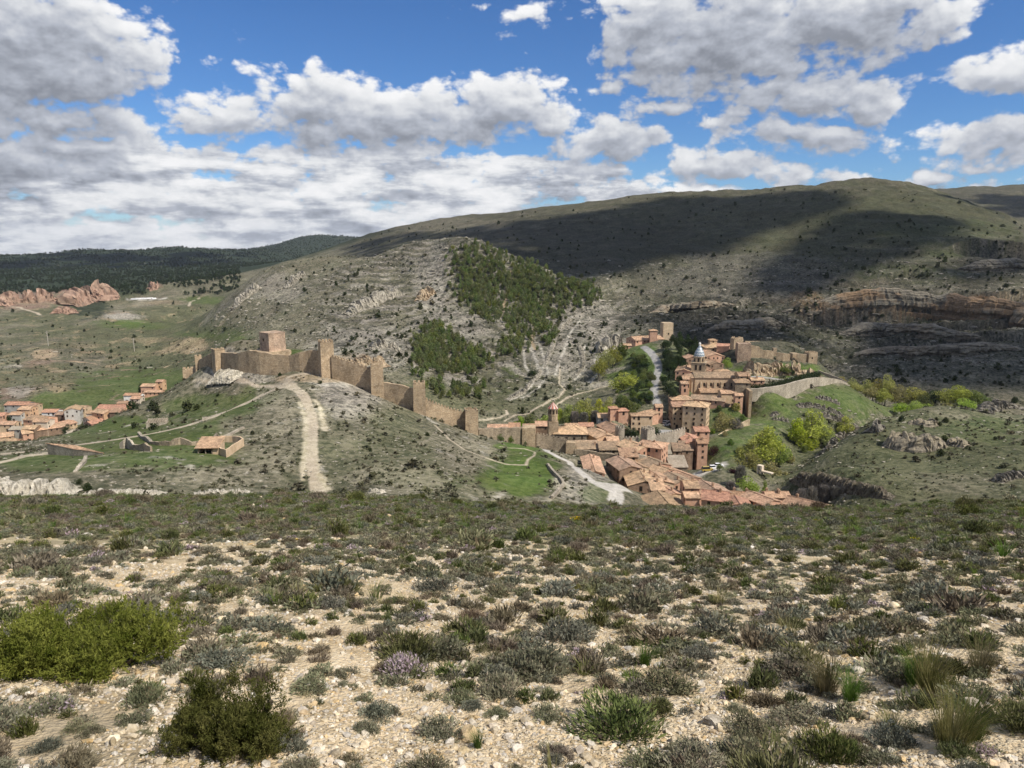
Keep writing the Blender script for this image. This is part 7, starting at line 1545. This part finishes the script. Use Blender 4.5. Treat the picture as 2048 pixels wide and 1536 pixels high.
    scatter('slope_scrub', 'low cushion shrubs covering the slope up to its brow', lo, np.c_[x[f], y[f], z[f] - .02], np.c_[np.zeros(f.sum()), np.zeros(f.sum()), R2.uniform(0, 6.28, f.sum())], np.c_[w[f], w[f], hz[f]], k2)
    # grass between them, thicker toward the brow
    n = 11000; ph = R2.uniform(-.78, .78, n); rr = np.sqrt(R2.uniform(2.4**2, 50**2, n)); x, y = rr*np.sin(ph), rr*np.cos(ph)
    keep = (cov(x, y) + np.interp(rr, [2, 10, 25, 40], [-.42, -.22, .25, .6]) > .0) & clear(x, y); x, y, rr = x[keep], y[keep], rr[keep]; z = HV(x, y)
    gs = [shrub_mesh('grass', 720+i, 60, .009, 'grass') for i in range(4)]; h = R2.lognormal(-1.95, .4, len(x))*np.interp(rr, [2, 40], [.9, 1.15])
    scatter('grass', 'short spring grass between the cushion shrubs', gs, np.c_[x, y, z - .01], np.c_[0*x, 0*x, R2.uniform(0, 6.28, len(x))], np.c_[h*1.5, h*1.5, h], np.where(rr > 18, R2.integers(0, 2, len(x))*2, R2.integers(0, 4, len(x))))
    # loose stone
    pm = [stone_mesh(800+i, 1, 'pebble', st if i < 6 else st2) for i in range(8)]
    n = 85000; ph = R2.uniform(-.78, .78, n); rr = 2.2 + 15*R2.random(n)**1.5; x, y = rr*np.sin(ph), rr*np.cos(ph)
    keep = fbm(x, y, 1.1, 3, .6, 451) > -.24; x, y, rr = x[keep], y[keep], rr[keep]; s = np.minimum(.012*(1 - R2.random(len(x)))**(-.40), .06) * np.interp(rr, [2, 16], [1, 1.9]); z = HV(x, y)
    scatter('gravel', 'pale angular limestone gravel between the shrubs', pm, np.c_[x, y, z + s*.10], R2.uniform(-.5, .5, (len(x), 3)) + np.c_[0*x, 0*x, R2.uniform(0, 6.28, len(x))], np.c_[s, s*R2.uniform(.7, 1.2, len(x)), s*R2.uniform(.6, 1.1, len(x))]*1.25, R2.integers(0, 8, len(x)))
    n = 3200; ph = R2.uniform(-.78, .78, n); rr = np.sqrt(R2.uniform(2.6**2, 44**2, n)); x, y = rr*np.sin(ph), rr*np.cos(ph); keep = (cov(x, y) < .15 + .2*R2.random(n)) & clear(x, y); x, y, rr = x[keep], y[keep], rr[keep]; z = HV(x, y); s = R2.lognormal(-3.0, .38, len(x))*np.interp(rr, [2, 40], [.8, 1.6])
    order = np.argsort(-s/rr)[:200]; ind = np.zeros(len(x), bool); ind[order] = True; sm = [stone_mesh(840+i, 2, 'stone', st if i < 5 else st2) for i in range(7)]
    for i in order:
        o = bpy.data.objects.new('stone', sm[r.randrange(7)]); COL.objects.link(o); o.location = (x[i], y[i], z[i] + s[i]*.12); o.rotation_euler = (r.uniform(-.3, .3), r.uniform(-.3, .3), r.uniform(0, 6.28)); o.scale = (s[i]*1.2, s[i], s[i]); put_props(o, 'loose pale limestone lying on the stony slope', 'stone', 'loose limestones on the stony slope')
    f = ~ind; m = f.sum()
    scatter('rubble', 'scattered limestone rubble farther up the slope', sm, np.c_[x[f], y[f], z[f] + s[f]*.12], np.c_[R2.uniform(-.3, .3, (m, 2)), R2.uniform(0, 6.28, m)], np.c_[s[f]*1.2, s[f], s[f]], R2.integers(0, 7, m))

def air_haze():
    m = MB(); m.box(-7000, 7000, -900, 10500, -420, 190); o = m.build('haze', [])
    mt = bpy.data.materials.new('pale_air'); mt.use_nodes = True; mt.node_tree.nodes.clear(); t = NT(mt.node_tree)
    v = t.n('ShaderNodeVolumePrincipled'); v.inputs['Color'].default_value = (.80, .88, 1, 1); v.inputs['Density'].default_value = HAZE; v.inputs['Anisotropy'].default_value = .2
    out = t.n('ShaderNodeOutputMaterial'); t.link(v.outputs[0], out.inputs['Volume']); o.data.materials.append(mt)
    put_props(o, 'thin blue air between the slope and the far ridges', None, None, 'stuff')
HAZE = .00003
special_mats()
castle_and_walls(); church_and_cathedral()
solve_terrain()
build_terrain()
farm(); make_houses(); vehicles()
trees(); slope_trees(); rocks(); shadow_clouds()
near_slope(); rock_scatter()
air_haze()
